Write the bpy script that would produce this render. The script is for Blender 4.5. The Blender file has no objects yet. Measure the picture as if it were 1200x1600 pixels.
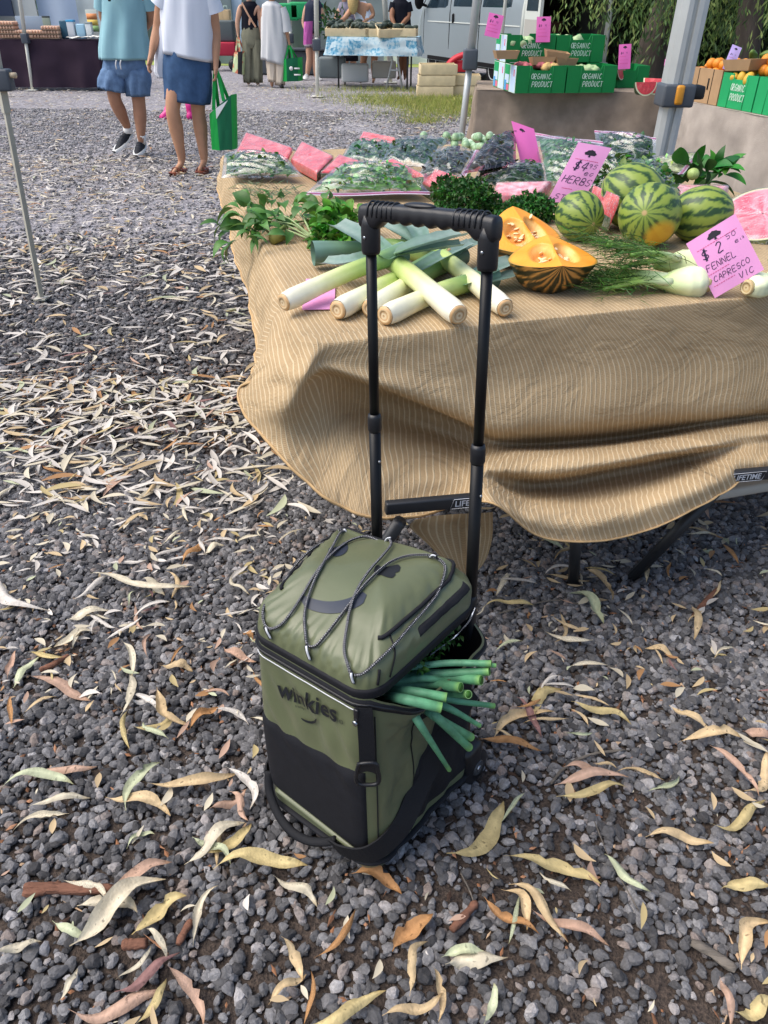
import bpy, bmesh, math, random
import numpy as np
from mathutils import Vector, Matrix, Euler, noise
from mathutils.bvhtree import BVHTree
scene = bpy.context.scene
COL = scene.collection
RAD = math.radians
V = Vector
PI = math.pi
CAM_H, PITCH, ROLL, FPX = 1.35, RAD(33.7), RAD(0.5), 1200.0
_F = V((0, math.cos(PITCH), -math.sin(PITCH)))
_R0, _U0 = V((1, 0, 0)), V((0, math.sin(PITCH), math.cos(PITCH)))
_R = _R0 * math.cos(ROLL) + _U0 * math.sin(ROLL)
_U = _U0 * math.cos(ROLL) - _R0 * math.sin(ROLL)
CAMP = V((0, 0, CAM_H))
cam_data = bpy.data.cameras.new('camera')
cam = bpy.data.objects.new('camera', cam_data)
COL.objects.link(cam)
cam_data.sensor_fit = 'VERTICAL'
cam_data.sensor_height = 36.0
cam_data.sensor_width = 27.0
cam_data.lens = 36.0 * FPX / 1600.0
cam_data.clip_start, cam_data.clip_end = 0.05, 500
m3 = Matrix((_R, _U, -_F)).transposed().to_4x4()
m3.translation = CAMP
cam.matrix_world = m3
scene.camera = cam
SUN_EL, SUN_AZ = RAD(57), RAD(-98)           # azimuth from +Y, positive towards +X
w = bpy.data.worlds.new('World')
scene.world = w
w.use_nodes = True
nt = w.node_tree
nt.nodes.clear()
sky = nt.nodes.new('ShaderNodeTexSky')
sky.sky_type = 'NISHITA'
sky.sun_disc = False
sky.sun_elevation = SUN_EL
sky.sun_rotation = SUN_AZ
sky.dust_density = 2.5
sky.air_density = 1.0
sky.ozone_density = 1.0
bg = nt.nodes.new('ShaderNodeBackground')
bg.inputs['Strength'].default_value = 0.14
wo = nt.nodes.new('ShaderNodeOutputWorld')
nt.links.new(sky.outputs[0], bg.inputs[0])
nt.links.new(bg.outputs[0], wo.inputs[0])
sl = bpy.data.lights.new('sun', 'SUN')
sl.energy = 2.4
sl.angle = RAD(60)
sl.color = (1.0, 0.94, 0.85)
sun = bpy.data.objects.new('sun', sl)
COL.objects.link(sun)
sd = V((math.sin(SUN_AZ) * math.cos(SUN_EL), math.cos(SUN_AZ) * math.cos(SUN_EL), math.sin(SUN_EL)))
sun.rotation_euler = (-sd).to_track_quat('-Z', 'Y').to_euler()
scene.view_settings.view_transform = 'Standard'
scene.view_settings.look = 'None'
scene.view_settings.gamma = 1.0
scene.view_settings.exposure = 0.6
scene.view_settings.use_curve_mapping = False
scene.render.engine = 'CYCLES'
scene.cycles.max_bounces = 8
scene.cycles.transparent_max_bounces = 12
def ray(px, py):
 return _F + _R * ((px - 600) / FPX) + _U * ((800 - py) / FPX)
def P(px, py, z=0.0):
 'point of the view ray of a photograph pixel at height z'
 d = ray(px, py)
 return CAMP + d * ((z - CAM_H) / d.z)
def Yp(px, py, y):
 'point of the view ray of a photograph pixel at distance y'
 d = ray(px, py)
 return CAMP + d * (y / d.y)
def plane_hit(px, py, o, n):
 d = ray(px, py)
 return CAMP + d * ((o - CAMP).dot(n) / d.dot(n))
def lin(h):
 h = h.lstrip('#')
 r = [int(h[i:i + 2], 16) / 255 for i in (0, 2, 4)]
 return tuple(c / 12.92 if c <= 0.04045 else ((c + 0.055) / 1.055) ** 2.4 for c in r)
def N3(x, y, z, s=1.0):
 return noise.noise(V((x * s, y * s, z * s)))
class MB:
 'collects verts and faces; build() links them as one mesh object'
 def __init__(s):
  s.v, s.f, s.c, s.uv, s.mi = [], [], [], {}, []
 def add(s, verts, faces, col=None, uvs=None, mi=0):
  o = len(s.v)
  s.v += [tuple(p) for p in verts]
  s.f += [tuple(i + o for i in f) for f in faces]
  s.mi += [mi] * len(faces)
  if col is not None:
   while len(s.c) < o: s.c.append((1, 1, 1))
   if len(col) == 3 and not hasattr(col[0], '__len__'): s.c += [tuple(col)] * len(verts)
   else: s.c += [tuple(c) for c in col]
  if uvs is not None:
   for i, u in enumerate(uvs): s.uv[o + i] = u
  return s
 def mesh(s, name, mats, smooth=True):
  me = bpy.data.meshes.new(name)
  me.from_pydata(s.v, [], s.f)
  for m in (mats if isinstance(mats, (list, tuple)) else [mats]): me.materials.append(m)
  if len(me.polygons):
   me.polygons.foreach_set('use_smooth', [smooth] * len(me.polygons))
   if any(s.mi): me.polygons.foreach_set('material_index', s.mi)
  if s.c:
   while len(s.c) < len(s.v): s.c.append((1, 1, 1))
   a = me.color_attributes.new('Col', 'FLOAT_COLOR', 'POINT')
   a.data.foreach_set('color', [x for c in s.c for x in (c[0], c[1], c[2], 1.0)])
  if s.uv:
   ul = me.uv_layers.new(name='UVMap')
   li = np.zeros(len(me.loops), dtype=np.int32)
   me.loops.foreach_get('vertex_index', li)
   tab = np.zeros((len(s.v), 2), dtype=np.float32)
   for k, u in s.uv.items(): tab[k] = u
   ul.data.foreach_set('uv', tab[li].ravel())
  me.update()
  return me
 def build(s, name, mats, parent=None, smooth=True, angle=None):
  return link(name, s.mesh(name, mats, smooth), parent, angle)
def link(name, me, parent=None, angle=None):
 o = bpy.data.objects.new(name, me)
 COL.objects.link(o)
 if parent is not None: o.parent = parent
 if angle is not None and me is not None:
  try: me.set_sharp_from_angle(angle=RAD(angle))
  except Exception: pass
 return o
def tag(o, label=None, cat=None, group=None, kind=None):
 if label: o['label'] = label
 if cat: o['category'] = cat
 if group: o['group'] = group
 if kind: o['kind'] = kind
 return o
def thing(name, label, cat, loc=(0, 0, 0), rotz=0.0, group=None, mat4=None):
 o = bpy.data.objects.new(name, None)
 COL.objects.link(o)
 o.empty_display_size = 0.05
 if mat4 is not None: o.matrix_world = mat4
 else:
  o.location = loc
  o.rotation_euler = (0, 0, rotz)
 return tag(o, label, cat, group)
def dup(root, loc=None, rot=None, label=None, group=None, scale=None):
 kids = {}
 for o in COL.objects:
  if o.parent is not None: kids.setdefault(o.parent.name, []).append(o)
 def cp(o, par):
  c = o.copy()
  COL.objects.link(c)
  if par is not None: c.parent = par
  for k in kids.get(o.name, []): cp(k, c)
  return c
 r = cp(root, None)
 if loc is not None: r.location = loc
 if rot is not None: r.rotation_euler = rot
 if scale is not None: r.scale = (scale,) * 3 if not hasattr(scale, '__len__') else scale
 if label: r['label'] = label
 if group: r['group'] = group
 return r
def catmull(pts, n):
 'n samples per span through pts'
 pts = [V(p) for p in pts]
 out = []
 for i in range(len(pts) - 1):
  p0 = pts[i - 1] if i else pts[0] * 2 - pts[1]
  p1, p2 = pts[i], pts[i + 1]
  p3 = pts[i + 2] if i + 2 < len(pts) else pts[-1] * 2 - pts[-2]
  for k in range(n):
   t = k / n
   out.append(0.5 * ((2 * p1) + (p2 - p0) * t + (2 * p0 - 5 * p1 + 4 * p2 - p3) * t * t + (3 * p1 - p0 - 3 * p2 + p3) * t ** 3))
 out.append(pts[-1])
 return out
def frames(path):
 T = []
 for i in range(len(path)):
  a = path[max(i - 1, 0)]; b = path[min(i + 1, len(path) - 1)]
  t = (b - a)
  T.append(t.normalized() if t.length > 1e-9 else V((0, 0, 1)))
 up = V((0, 0, 1)) if abs(T[0].z) < 0.9 else V((0, 1, 0))
 n = (up - T[0] * up.dot(T[0])).normalized()
 out = []
 for t in T:
  n = (n - t * n.dot(t))
  n = n.normalized() if n.length > 1e-6 else t.orthogonal().normalized()
  out.append((t, n, t.cross(n)))
 return out
def tube(mb, path, r, n=8, caps=True, col=None, flat=1.0, closed=False, uvl=None, mi=0):
 path = [V(p) for p in path]
 fr = frames(path)
 vs, cs, us = [], [], []
 L = 0
 for i, p in enumerate(path):
  if i: L += (p - path[i - 1]).length
  rr = r[i] if hasattr(r, '__len__') else r
  t, a, b = fr[i]
  for k in range(n):
   th = 2 * PI * k / n
   vs.append(p + a * (math.cos(th) * rr * flat) + b * (math.sin(th) * rr))
   us.append((L, k / n))
   if col is not None: cs.append(col[i] if hasattr(col[0], '__len__') else col)
 fs = []
 for i in range(len(path) - 1):
  for k in range(n):
   k2 = (k + 1) % n
   fs.append((i * n + k, i * n + k2, (i + 1) * n + k2, (i + 1) * n + k))
 if closed:
  i = len(path) - 1
  for k in range(n): fs.append((i * n + k, i * n + (k + 1) % n, (k + 1) % n, k))
 elif caps:
  fs.append(tuple(range(n))[::-1])
  fs.append(tuple((len(path) - 1) * n + k for k in range(n)))
 mb.add(vs, fs, cs if col is not None else None, us if uvl else None, mi)
 return mb
def lathe(mb, prof, n=24, M=None, col=None, sx=1.0, sy=1.0, mi=0):
 vs, cs = [], []
 for i, (r, z) in enumerate(prof):
  for k in range(n):
   th = 2 * PI * k / n
   p = V((r * sx * math.cos(th), r * sy * math.sin(th), z))
   vs.append(M @ p if M else p)
   if col is not None: cs.append(col[i] if hasattr(col[0], '__len__') else col)
 fs = []
 for i in range(len(prof) - 1):
  for k in range(n):
   k2 = (k + 1) % n
   fs.append((i * n + k, i * n + k2, (i + 1) * n + k2, (i + 1) * n + k))
 fs.append(tuple(range(n))[::-1])
 fs.append(tuple((len(prof) - 1) * n + k for k in range(n)))
 return mb.add(vs, fs, cs if col is not None else None, None, mi)
def box(mb, c, s, bev=0.0, M=None, col=None, mi=0):
 bm = bmesh.new()
 bmesh.ops.create_cube(bm, size=1.0)
 bmesh.ops.scale(bm, vec=V(s), verts=bm.verts)
 if bev: bmesh.ops.bevel(bm, geom=bm.edges[:], offset=bev, segments=2, profile=0.6, affect='EDGES')
 bmesh.ops.translate(bm, vec=V(c), verts=bm.verts)
 if M is not None: bmesh.ops.transform(bm, matrix=M, verts=bm.verts)
 bm.verts.index_update()
 mb.add([v.co.copy() for v in bm.verts], [tuple(v.index for v in f.verts) for f in bm.faces], col, None, mi)
 bm.free()
 return mb
def grid(mb, fn, nu, nv, col=None, uv=True, mi=0, flip=False):
 vs, us, cs = [], [], []
 for j in range(nv + 1):
  for i in range(nu + 1):
   u, v_ = i / nu, j / nv
   vs.append(fn(u, v_))
   us.append((u, v_))
   if col is not None: cs.append(col(u, v_) if callable(col) else col)
 fs = []
 for j in range(nv):
  for i in range(nu):
   a = j * (nu + 1) + i
   q = (a, a + 1, a + nu + 2, a + nu + 1)
   fs.append(q[::-1] if flip else q)
 return mb.add(vs, fs, cs if col is not None else None, us if uv else None, mi)
def ellipsoid(mb, c, r, nu=16, nv=10, M=None, col=None, colf=None, dis=None):
 vs, cs = [], []
 for j in range(nv + 1):
  ph = PI * j / nv
  for i in range(nu):
   th = 2 * PI * i / nu
   d = V((math.sin(ph) * math.cos(th), math.sin(ph) * math.sin(th), math.cos(ph)))
   k = 1 + (dis(d) if dis else 0)
   p = V((d.x * r[0] * k, d.y * r[1] * k, d.z * r[2] * k))
   if M is not None: p = M @ p
   vs.append(p + V(c))
   if colf: cs.append(colf(d, th, ph))
   elif col is not None: cs.append(col)
 fs = []
 for j in range(nv):
  for i in range(nu):
   i2 = (i + 1) % nu
   fs.append((j * nu + i, (j + 1) * nu + i, (j + 1) * nu + i2, j * nu + i2))
 return mb.add(vs, fs, cs if cs else None)
def blade(L, W, droop=0.2, fold=0.15, sick=0.0, n=8, tip=1.0, twist=0.0, stem=0.0):
 'a lanceolate leaf along +X, returns verts, faces'
 vs, fs = [], []
 for i in range(n + 1):
  t = i / n
  if stem and t < stem: wd = W * 0.05
  else:
   q = (t - stem) / (1 - stem) if stem else t
   wd = W * (math.sin(PI * min(1, q ** 0.8)) ** 0.8) * (1 - 0.15 * q) + W * 0.03 * (1 - q)
  x = L * t
  y = sick * L * math.sin(PI * t)
  z = -droop * L * (t - 0.5) ** 2 * 2
  tw = twist * (t - 0.5)
  for sgn in (-1, 0, 1):
   yy = sgn * wd * 0.5
   zz = abs(sgn) * wd * fold
   vs.append(V((x, y + yy * math.cos(tw) - zz * math.sin(tw), z + yy * math.sin(tw) + zz * math.cos(tw))))
 for i in range(n):
  a = i * 3
  fs += [(a, a + 3, a + 4, a + 1), (a + 1, a + 4, a + 5, a + 2)]
 return vs, fs
def mat(name, base, rough=0.6, spec=0.5, metal=0.0, var=0.0, vscale=20.0, bump=0.0, bscale=100.0, attr=False,
  sheen=0.0, trans=0.0, sss=0.0, rnd=0.0, second=None, sscale=5.0, sthr=(0.45, 0.6), coat=0.0, stretch=(1, 1, 1)):
 m = bpy.data.materials.new(name)
 m.use_nodes = True
 t = m.node_tree
 b = t.nodes['Principled BSDF']
 L = t.links.new
 b.inputs['Roughness'].default_value = rough
 b.inputs['Metallic'].default_value = metal
 b.inputs['Specular IOR Level'].default_value = spec
 if coat: b.inputs['Coat Weight'].default_value = coat
 if sheen:
  b.inputs['Sheen Weight'].default_value = sheen
 if isinstance(base, str): base = lin(base)
 if isinstance(second, str): second = lin(second)
 b.inputs['Base Color'].default_value = (*base, 1)
 tc = t.nodes.new('ShaderNodeTexCoord')
 mp = t.nodes.new('ShaderNodeMapping')
 mp.inputs['Scale'].default_value = stretch
 L(tc.outputs['Object'], mp.inputs[0])
 src = None
 if attr:
  a = t.nodes.new('ShaderNodeAttribute')
  a.attribute_name = 'Col'
  src = a.outputs['Color']
  if attr == 'mul':
   m0 = t.nodes.new('ShaderNodeMix'); m0.data_type = 'RGBA'; m0.blend_type = 'MULTIPLY'; m0.inputs[0].default_value = 1
   m0.inputs[6].default_value = (*base, 1); L(src, m0.inputs[7]); src = m0.outputs[2]
 if second is not None:
  n = t.nodes.new('ShaderNodeTexNoise')
  n.inputs['Scale'].default_value = sscale
  n.inputs['Detail'].default_value = 6
  L(mp.outputs[0], n.inputs['Vector'])
  mr = t.nodes.new('ShaderNodeMapRange')
  mr.inputs[1].default_value, mr.inputs[2].default_value = sthr
  L(n.outputs[0], mr.inputs[0])
  mx = t.nodes.new('ShaderNodeMix')
  mx.data_type = 'RGBA'
  L(mr.outputs[0], mx.inputs[0])
  if src is not None: L(src, mx.inputs[6])
  else: mx.inputs[6].default_value = (*base, 1)
  mx.inputs[7].default_value = (*second, 1)
  src = mx.outputs[2]
 def mul(fac_out, lo, hi, src):
  mr = t.nodes.new('ShaderNodeMapRange')
  mr.inputs[3].default_value, mr.inputs[4].default_value = lo, hi
  L(fac_out, mr.inputs[0])
  mx = t.nodes.new('ShaderNodeMix')
  mx.data_type = 'RGBA'
  mx.blend_type = 'MULTIPLY'
  mx.inputs[0].default_value = 1
  if src is not None: L(src, mx.inputs[6])
  else: mx.inputs[6].default_value = (*base, 1)
  L(mr.outputs[0], mx.inputs[7])
  return mx.outputs[2]
 if var:
  n = t.nodes.new('ShaderNodeTexNoise')
  n.inputs['Scale'].default_value = vscale
  n.inputs['Detail'].default_value = 5
  L(mp.outputs[0], n.inputs['Vector'])
  mr0 = t.nodes.new('ShaderNodeMapRange')
  mr0.inputs[1].default_value, mr0.inputs[2].default_value = 0.3, 0.7
  L(n.outputs[0], mr0.inputs[0])
  src = mul(mr0.outputs[0], 1 - var, 1 + var, src)
 if rnd:
  oi = t.nodes.new('ShaderNodeObjectInfo')
  src = mul(oi.outputs['Random'], 1 - rnd, 1 + rnd, src)
 if src is not None: L(src, b.inputs['Base Color'])
 if bump:
  n = t.nodes.new('ShaderNodeTexNoise')
  n.inputs['Scale'].default_value = bscale
  n.inputs['Detail'].default_value = 4
  L(mp.outputs[0], n.inputs['Vector'])
  bp = t.nodes.new('ShaderNodeBump')
  bp.inputs['Strength'].default_value = bump
  bp.inputs['Distance'].default_value = 0.01
  L(n.outputs[0], bp.inputs['Height'])
  L(bp.outputs[0], b.inputs['Normal'])
 if trans:
  tr = t.nodes.new('ShaderNodeBsdfTranslucent')
  ms = t.nodes.new('ShaderNodeMixShader')
  ms.inputs[0].default_value = trans
  out = t.nodes['Material Output']
  if src is not None: L(src, tr.inputs[0])
  else: tr.inputs[0].default_value = (*base, 1)
  L(b.outputs[0], ms.inputs[1]); L(tr.outputs[0], ms.inputs[2]); L(ms.outputs[0], out.inputs[0])
 return m
def plastic_film(name, tint=(1, 1, 1), haze=0.12, gl=0.25, bscale=60, bstr=0.6, streak=0.5, ss=18, stretch=(1, 3.5, 1)):
 'clear thin film: mostly see-through, glossy creases'
 m = bpy.data.materials.new(name)
 m.use_nodes = True
 t = m.node_tree
 t.nodes.clear()
 L = t.links.new
 out = t.nodes.new('ShaderNodeOutputMaterial')
 tp = t.nodes.new('ShaderNodeBsdfTransparent'); tp.inputs[0].default_value = (*tint, 1)
 g = t.nodes.new('ShaderNodeBsdfGlossy'); g.inputs['Roughness'].default_value = 0.14
 df = t.nodes.new('ShaderNodeBsdfDiffuse'); df.inputs[0].default_value = (0.85, 0.88, 0.95, 1)
 tc = t.nodes.new('ShaderNodeTexCoord')
 n = t.nodes.new('ShaderNodeTexNoise'); n.inputs['Scale'].default_value = bscale; n.inputs['Detail'].default_value = 3
 n.inputs['Distortion'].default_value = 1.5
 L(tc.outputs['Object'], n.inputs['Vector'])
 bp = t.nodes.new('ShaderNodeBump'); bp.inputs['Strength'].default_value = bstr; bp.inputs['Distance'].default_value = 0.012
 L(n.outputs[0], bp.inputs['Height'])
 L(bp.outputs[0], g.inputs['Normal'])
 lw = t.nodes.new('ShaderNodeLayerWeight'); lw.inputs[0].default_value = 0.22
 L(bp.outputs[0], lw.inputs['Normal'])
 mr = t.nodes.new('ShaderNodeMapRange')
 mr.inputs[3].default_value, mr.inputs[4].default_value = gl * 0.15, min(1, gl * 3.2)
 L(lw.outputs['Facing'], mr.inputs[0])
 a = t.nodes.new('ShaderNodeMixShader')
 mp = t.nodes.new('ShaderNodeMapping'); mp.inputs['Scale'].default_value = stretch; mp.inputs['Rotation'].default_value = (.3, .2, .6)
 L(tc.outputs['Object'], mp.inputs[0])
 ns = t.nodes.new('ShaderNodeTexNoise'); ns.inputs['Scale'].default_value = ss; ns.inputs['Detail'].default_value = 4; ns.inputs['Distortion'].default_value = 2.0
 L(mp.outputs[0], ns.inputs['Vector'])
 rg = t.nodes.new('ShaderNodeMath'); rg.operation = 'SUBTRACT'; rg.inputs[1].default_value = .5
 L(ns.outputs[0], rg.inputs[0])
 ra = t.nodes.new('ShaderNodeMath'); ra.operation = 'ABSOLUTE'; L(rg.outputs[0], ra.inputs[0])
 rm_ = t.nodes.new('ShaderNodeMapRange'); rm_.interpolation_type = 'SMOOTHSTEP'
 rm_.inputs[1].default_value, rm_.inputs[2].default_value = .0, .035
 rm_.inputs[3].default_value, rm_.inputs[4].default_value = streak, haze  # white crease streaks are highlights painted as diffuse colour
 L(ra.outputs[0], rm_.inputs[0]); L(rm_.outputs[0], a.inputs[0])
 L(tp.outputs[0], a.inputs[1]); L(df.outputs[0], a.inputs[2])
 b = t.nodes.new('ShaderNodeMixShader')
 L(mr.outputs[0], b.inputs[0]); L(a.outputs[0], b.inputs[1]); L(g.outputs[0], b.inputs[2])
 L(b.outputs[0], out.inputs[0])
 return m
MT = {}
def mk(key, *a, **k):
 MT[key] = mat(key, *a, **k)
 return MT[key]
GL = {'A': [[(0, 0), (.5, 1), (1, 0)], [(.2, .4), (.8, .4)]], 'B': [[(0, 0), (0, 1), (.7, .95), (.75, .6), (0, .52), (.85, .4), (.8, .05), (0, 0)]],
  'C': [[(.95, .85), (.5, 1), (.05, .6), (.1, .2), (.5, 0), (.95, .15)]], 'D': [[(0, 0), (0, 1), (.7, .85), (.9, .5), (.7, .1), (0, 0)]],
  'E': [[(.9, 1), (0, 1), (0, 0), (.9, 0)], [(0, .52), (.7, .52)]], 'F': [[(.9, 1), (0, 1), (0, 0)], [(0, .55), (.7, .55)]],
  'G': [[(.9, .85), (.5, 1), (.05, .6), (.1, .2), (.5, 0), (.9, .2), (.9, .45), (.55, .45)]], 'H': [[(0, 0), (0, 1)], [(.9, 0), (.9, 1)], [(0, .5), (.9, .5)]],
  'I': [[(.4, 0), (.4, 1)]], 'K': [[(0, 0), (0, 1)], [(.8, 1), (0, .45), (.9, 0)]], 'L': [[(0, 1), (0, 0), (.85, 0)]],
  'M': [[(0, 0), (.1, 1), (.5, .4), (.9, 1), (1, 0)]], 'N': [[(0, 0), (0, 1), (.9, 0), (.9, 1)]], 'O': [[(.5, 1), (.05, .7), (.05, .25), (.5, 0), (.95, .25), (.95, .7), (.5, 1)]],
  'P': [[(0, 0), (0, 1), (.8, .9), (.8, .55), (0, .45)]], 'R': [[(0, 0), (0, 1), (.8, .9), (.8, .55), (0, .48), (.9, 0)]],
  'S': [[(.9, .88), (.5, 1), (.1, .8), (.2, .55), (.8, .42), (.9, .15), (.5, 0), (.05, .12)]], 'T': [[(0, 1), (1, 1)], [(.5, 1), (.5, 0)]],
  'U': [[(0, 1), (.05, .2), (.45, 0), (.85, .2), (.9, 1)]], 'V': [[(0, 1), (.45, 0), (.95, 1)]],
  '$': [[(.9, .82), (.5, .92), (.1, .75), (.2, .55), (.8, .42), (.9, .2), (.5, .08), (.05, .2)], [(.42, 1.1), (.42, -.1)], [(.6, 1.1), (.6, -.1)]],
  '4': [[(.6, 0), (.65, 1), (0, .35), (.95, .35)]], '9': [[(.85, .75), (.5, 1), (.1, .75), (.45, .5), (.85, .75), (.7, 0)]],
  '5': [[(.85, 1), (.2, 1), (.15, .58), (.7, .6), (.85, .25), (.5, 0), (.1, .1)]], '2': [[(.1, .8), (.5, 1), (.9, .75), (.1, 0), (.95, 0)]],
  '0': [[(.5, 1), (.1, .7), (.1, .25), (.5, 0), (.9, .25), (.9, .7), (.5, 1)]], 'e': [[(.1, .3), (.85, .35), (.6, .6), (.15, .45), (.15, .1), (.5, 0), (.9, .1)]],
  'a': [[(.85, .5), (.4, .6), (.05, .3), (.3, 0), (.8, .3), (.85, .55), (.9, 0)]], ' ': []}
def strokes(mb, text, x, y, h, wd=None, lw=None, gap=0.35, slant=0.15, fn=None, seed=1):
 'flat pen strokes in the XY plane, mapped by fn(x, y) -> point'
 rr = random.Random(seed)
 wd = wd or h * 0.6
 lw = lw or h * 0.09
 for ch in text:
  jx, jy = rr.uniform(-.04, .04) * h, rr.uniform(-.05, .05) * h
  for st in GL.get(ch, []):
   pts = [V((x + jx + p[0] * wd + p[1] * h * slant, y + jy + p[1] * h, 0)) for p in st]
   if len(pts) > 2: pts = catmull(pts, 3)
   vs = []
   for i, p in enumerate(pts):
    a, b = pts[max(0, i - 1)], pts[min(len(pts) - 1, i + 1)]
    d = (b - a).normalized()
    nn = V((-d.y, d.x, 0)) * lw * 0.5
    if i == 0: p = p - d * lw * .3
    if i == len(pts) - 1: p = p + d * lw * .3
    vs += [fn(*(p + nn).xy), fn(*(p - nn).xy)]
   mb.add(vs, [(2 * i, 2 * i + 1, 2 * i + 3, 2 * i + 2) for i in range(len(pts) - 1)])
  x += wd * (1 + gap) if ch != 'I' else wd * (0.75 + gap)
 return x
def font_mesh(text, size, offset=0.0, shear=0.0):
 'verts and faces of set type, flat in XY'
 cu = bpy.data.curves.new('type', 'FONT')
 cu.body = text
 cu.size = size
 cu.offset = offset
 cu.shear = shear
 cu.resolution_u = 3
 o = bpy.data.objects.new('type', cu)
 COL.objects.link(o)
 dg = bpy.context.evaluated_depsgraph_get()
 me = o.evaluated_get(dg).to_mesh()
 bm = bmesh.new(); bm.from_mesh(me)
 bmesh.ops.triangulate(bm, faces=bm.faces[:])
 ed = [e for e in bm.edges if e.calc_length() > size * 0.12]
 bmesh.ops.subdivide_edges(bm, edges=ed, cuts=2)
 bm.verts.index_update()
 vs = [v.co.copy() for v in bm.verts]; fs = [tuple(v.index for v in f.verts) for f in bm.faces]
 bm.free()
 o.evaluated_get(dg).to_mesh_clear()
 bpy.data.objects.remove(o); bpy.data.curves.remove(cu)
 return vs, fs
# ================================================================== GROUND
def ground_material():
 m = bpy.data.materials.new('gravel_ground')
 m.use_nodes = True
 t = m.node_tree
 L = t.links.new
 b = t.nodes['Principled BSDF']
 b.inputs['Roughness'].default_value = 0.9
 tc = t.nodes.new('ShaderNodeTexCoord')
 vo = t.nodes.new('ShaderNodeTexVoronoi'); vo.inputs['Scale'].default_value = 42
 L(tc.outputs['Object'], vo.inputs['Vector'])
 bw = t.nodes.new('ShaderNodeRGBToBW'); L(vo.outputs['Color'], bw.inputs[0])
 cr = t.nodes.new('ShaderNodeValToRGB')
 e = cr.color_ramp.elements
 e[0].position, e[0].color = 0.0, (0.12, 0.112, 0.118, 1)
 e[1].position, e[1].color = 1.0, (0.46, 0.44, 0.465, 1)
 x = e.new(0.5); x.color = (0.29, 0.275, 0.295, 1)
 L(bw.outputs[0], cr.inputs[0])
 n = t.nodes.new('ShaderNodeTexNoise'); n.inputs['Scale'].default_value = 1.6; n.inputs['Detail'].default_value = 8
 L(tc.outputs['Object'], n.inputs['Vector'])
 n2 = t.nodes.new('ShaderNodeTexNoise'); n2.inputs['Scale'].default_value = 180; n2.inputs['Detail'].default_value = 3
 L(tc.outputs['Object'], n2.inputs['Vector'])
 so = t.nodes.new('ShaderNodeValToRGB')
 e = so.color_ramp.elements
 e[0].position, e[0].color = 0.3, (0.022, 0.016, 0.013, 1)
 e[1].position, e[1].color = 0.72, (0.10, 0.072, 0.056, 1)
 L(n2.outputs[0], so.inputs[0])
 gd = t.nodes.new('ShaderNodeVectorMath'); gd.operation = 'LENGTH'
 L(tc.outputs['Object'], gd.inputs[0])
 fr = t.nodes.new('ShaderNodeMapRange'); fr.inputs[1].default_value, fr.inputs[2].default_value = 2.6, 6.0  # soil fades to pale gravel with distance; far brightness is in the colour
 L(gd.outputs[1], fr.inputs[0])
 mr = t.nodes.new('ShaderNodeMapRange'); mr.inputs[1].default_value, mr.inputs[2].default_value = 0.8, 0.6
 L(n.outputs[0], mr.inputs[0])
 mm = t.nodes.new('ShaderNodeMath'); mm.operation = 'MULTIPLY'
 L(fr.outputs[0], mm.inputs[0]); L(mr.outputs[0], mm.inputs[1])
 mx = t.nodes.new('ShaderNodeMix'); mx.data_type = 'RGBA'
 L(mm.outputs[0], mx.inputs[0]); L(so.outputs[0], mx.inputs[6]); L(cr.outputs[0], mx.inputs[7])
 L(mx.outputs[2], b.inputs['Base Color'])
 bp = t.nodes.new('ShaderNodeBump'); bp.inputs['Strength'].default_value = 0.8; bp.inputs['Distance'].default_value = 0.012
 ad = t.nodes.new('ShaderNodeMath'); ad.operation = 'ADD'
 L(vo.outputs['Distance'], ad.inputs[0]); L(n2.outputs[0], ad.inputs[1])
 L(ad.outputs[0], bp.inputs['Height']); L(bp.outputs[0], b.inputs['Normal'])
 return m
def hgt(x, y):
 return 0.012 * N3(x, y, 0.3, 1.7) + 0.006 * N3(x, y, 2.3, 5.0)
gm = ground_material()
mb = MB()
xs = [-90, -45, -20] + [-9 + 0.12 * i for i in range(134)] + [14, 30, 90]
ys = [-30, -8, -2] + [0.1 + 0.12 * i for i in range(85)] + [13, 18, 28, 50, 120]
vs = [(x, y, hgt(x, y) - 0.012 if -9 <= x <= 8 and 0 < y < 11 else -0.012) for y in ys for x in xs]
nx = len(xs)
fs = [(j * nx + i, j * nx + i + 1, (j + 1) * nx + i + 1, (j + 1) * nx + i) for j in range(len(ys) - 1) for i in range(nx - 1)]
mb.add(vs, fs)
tag(mb.build('ground', gm), kind='structure')
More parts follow.
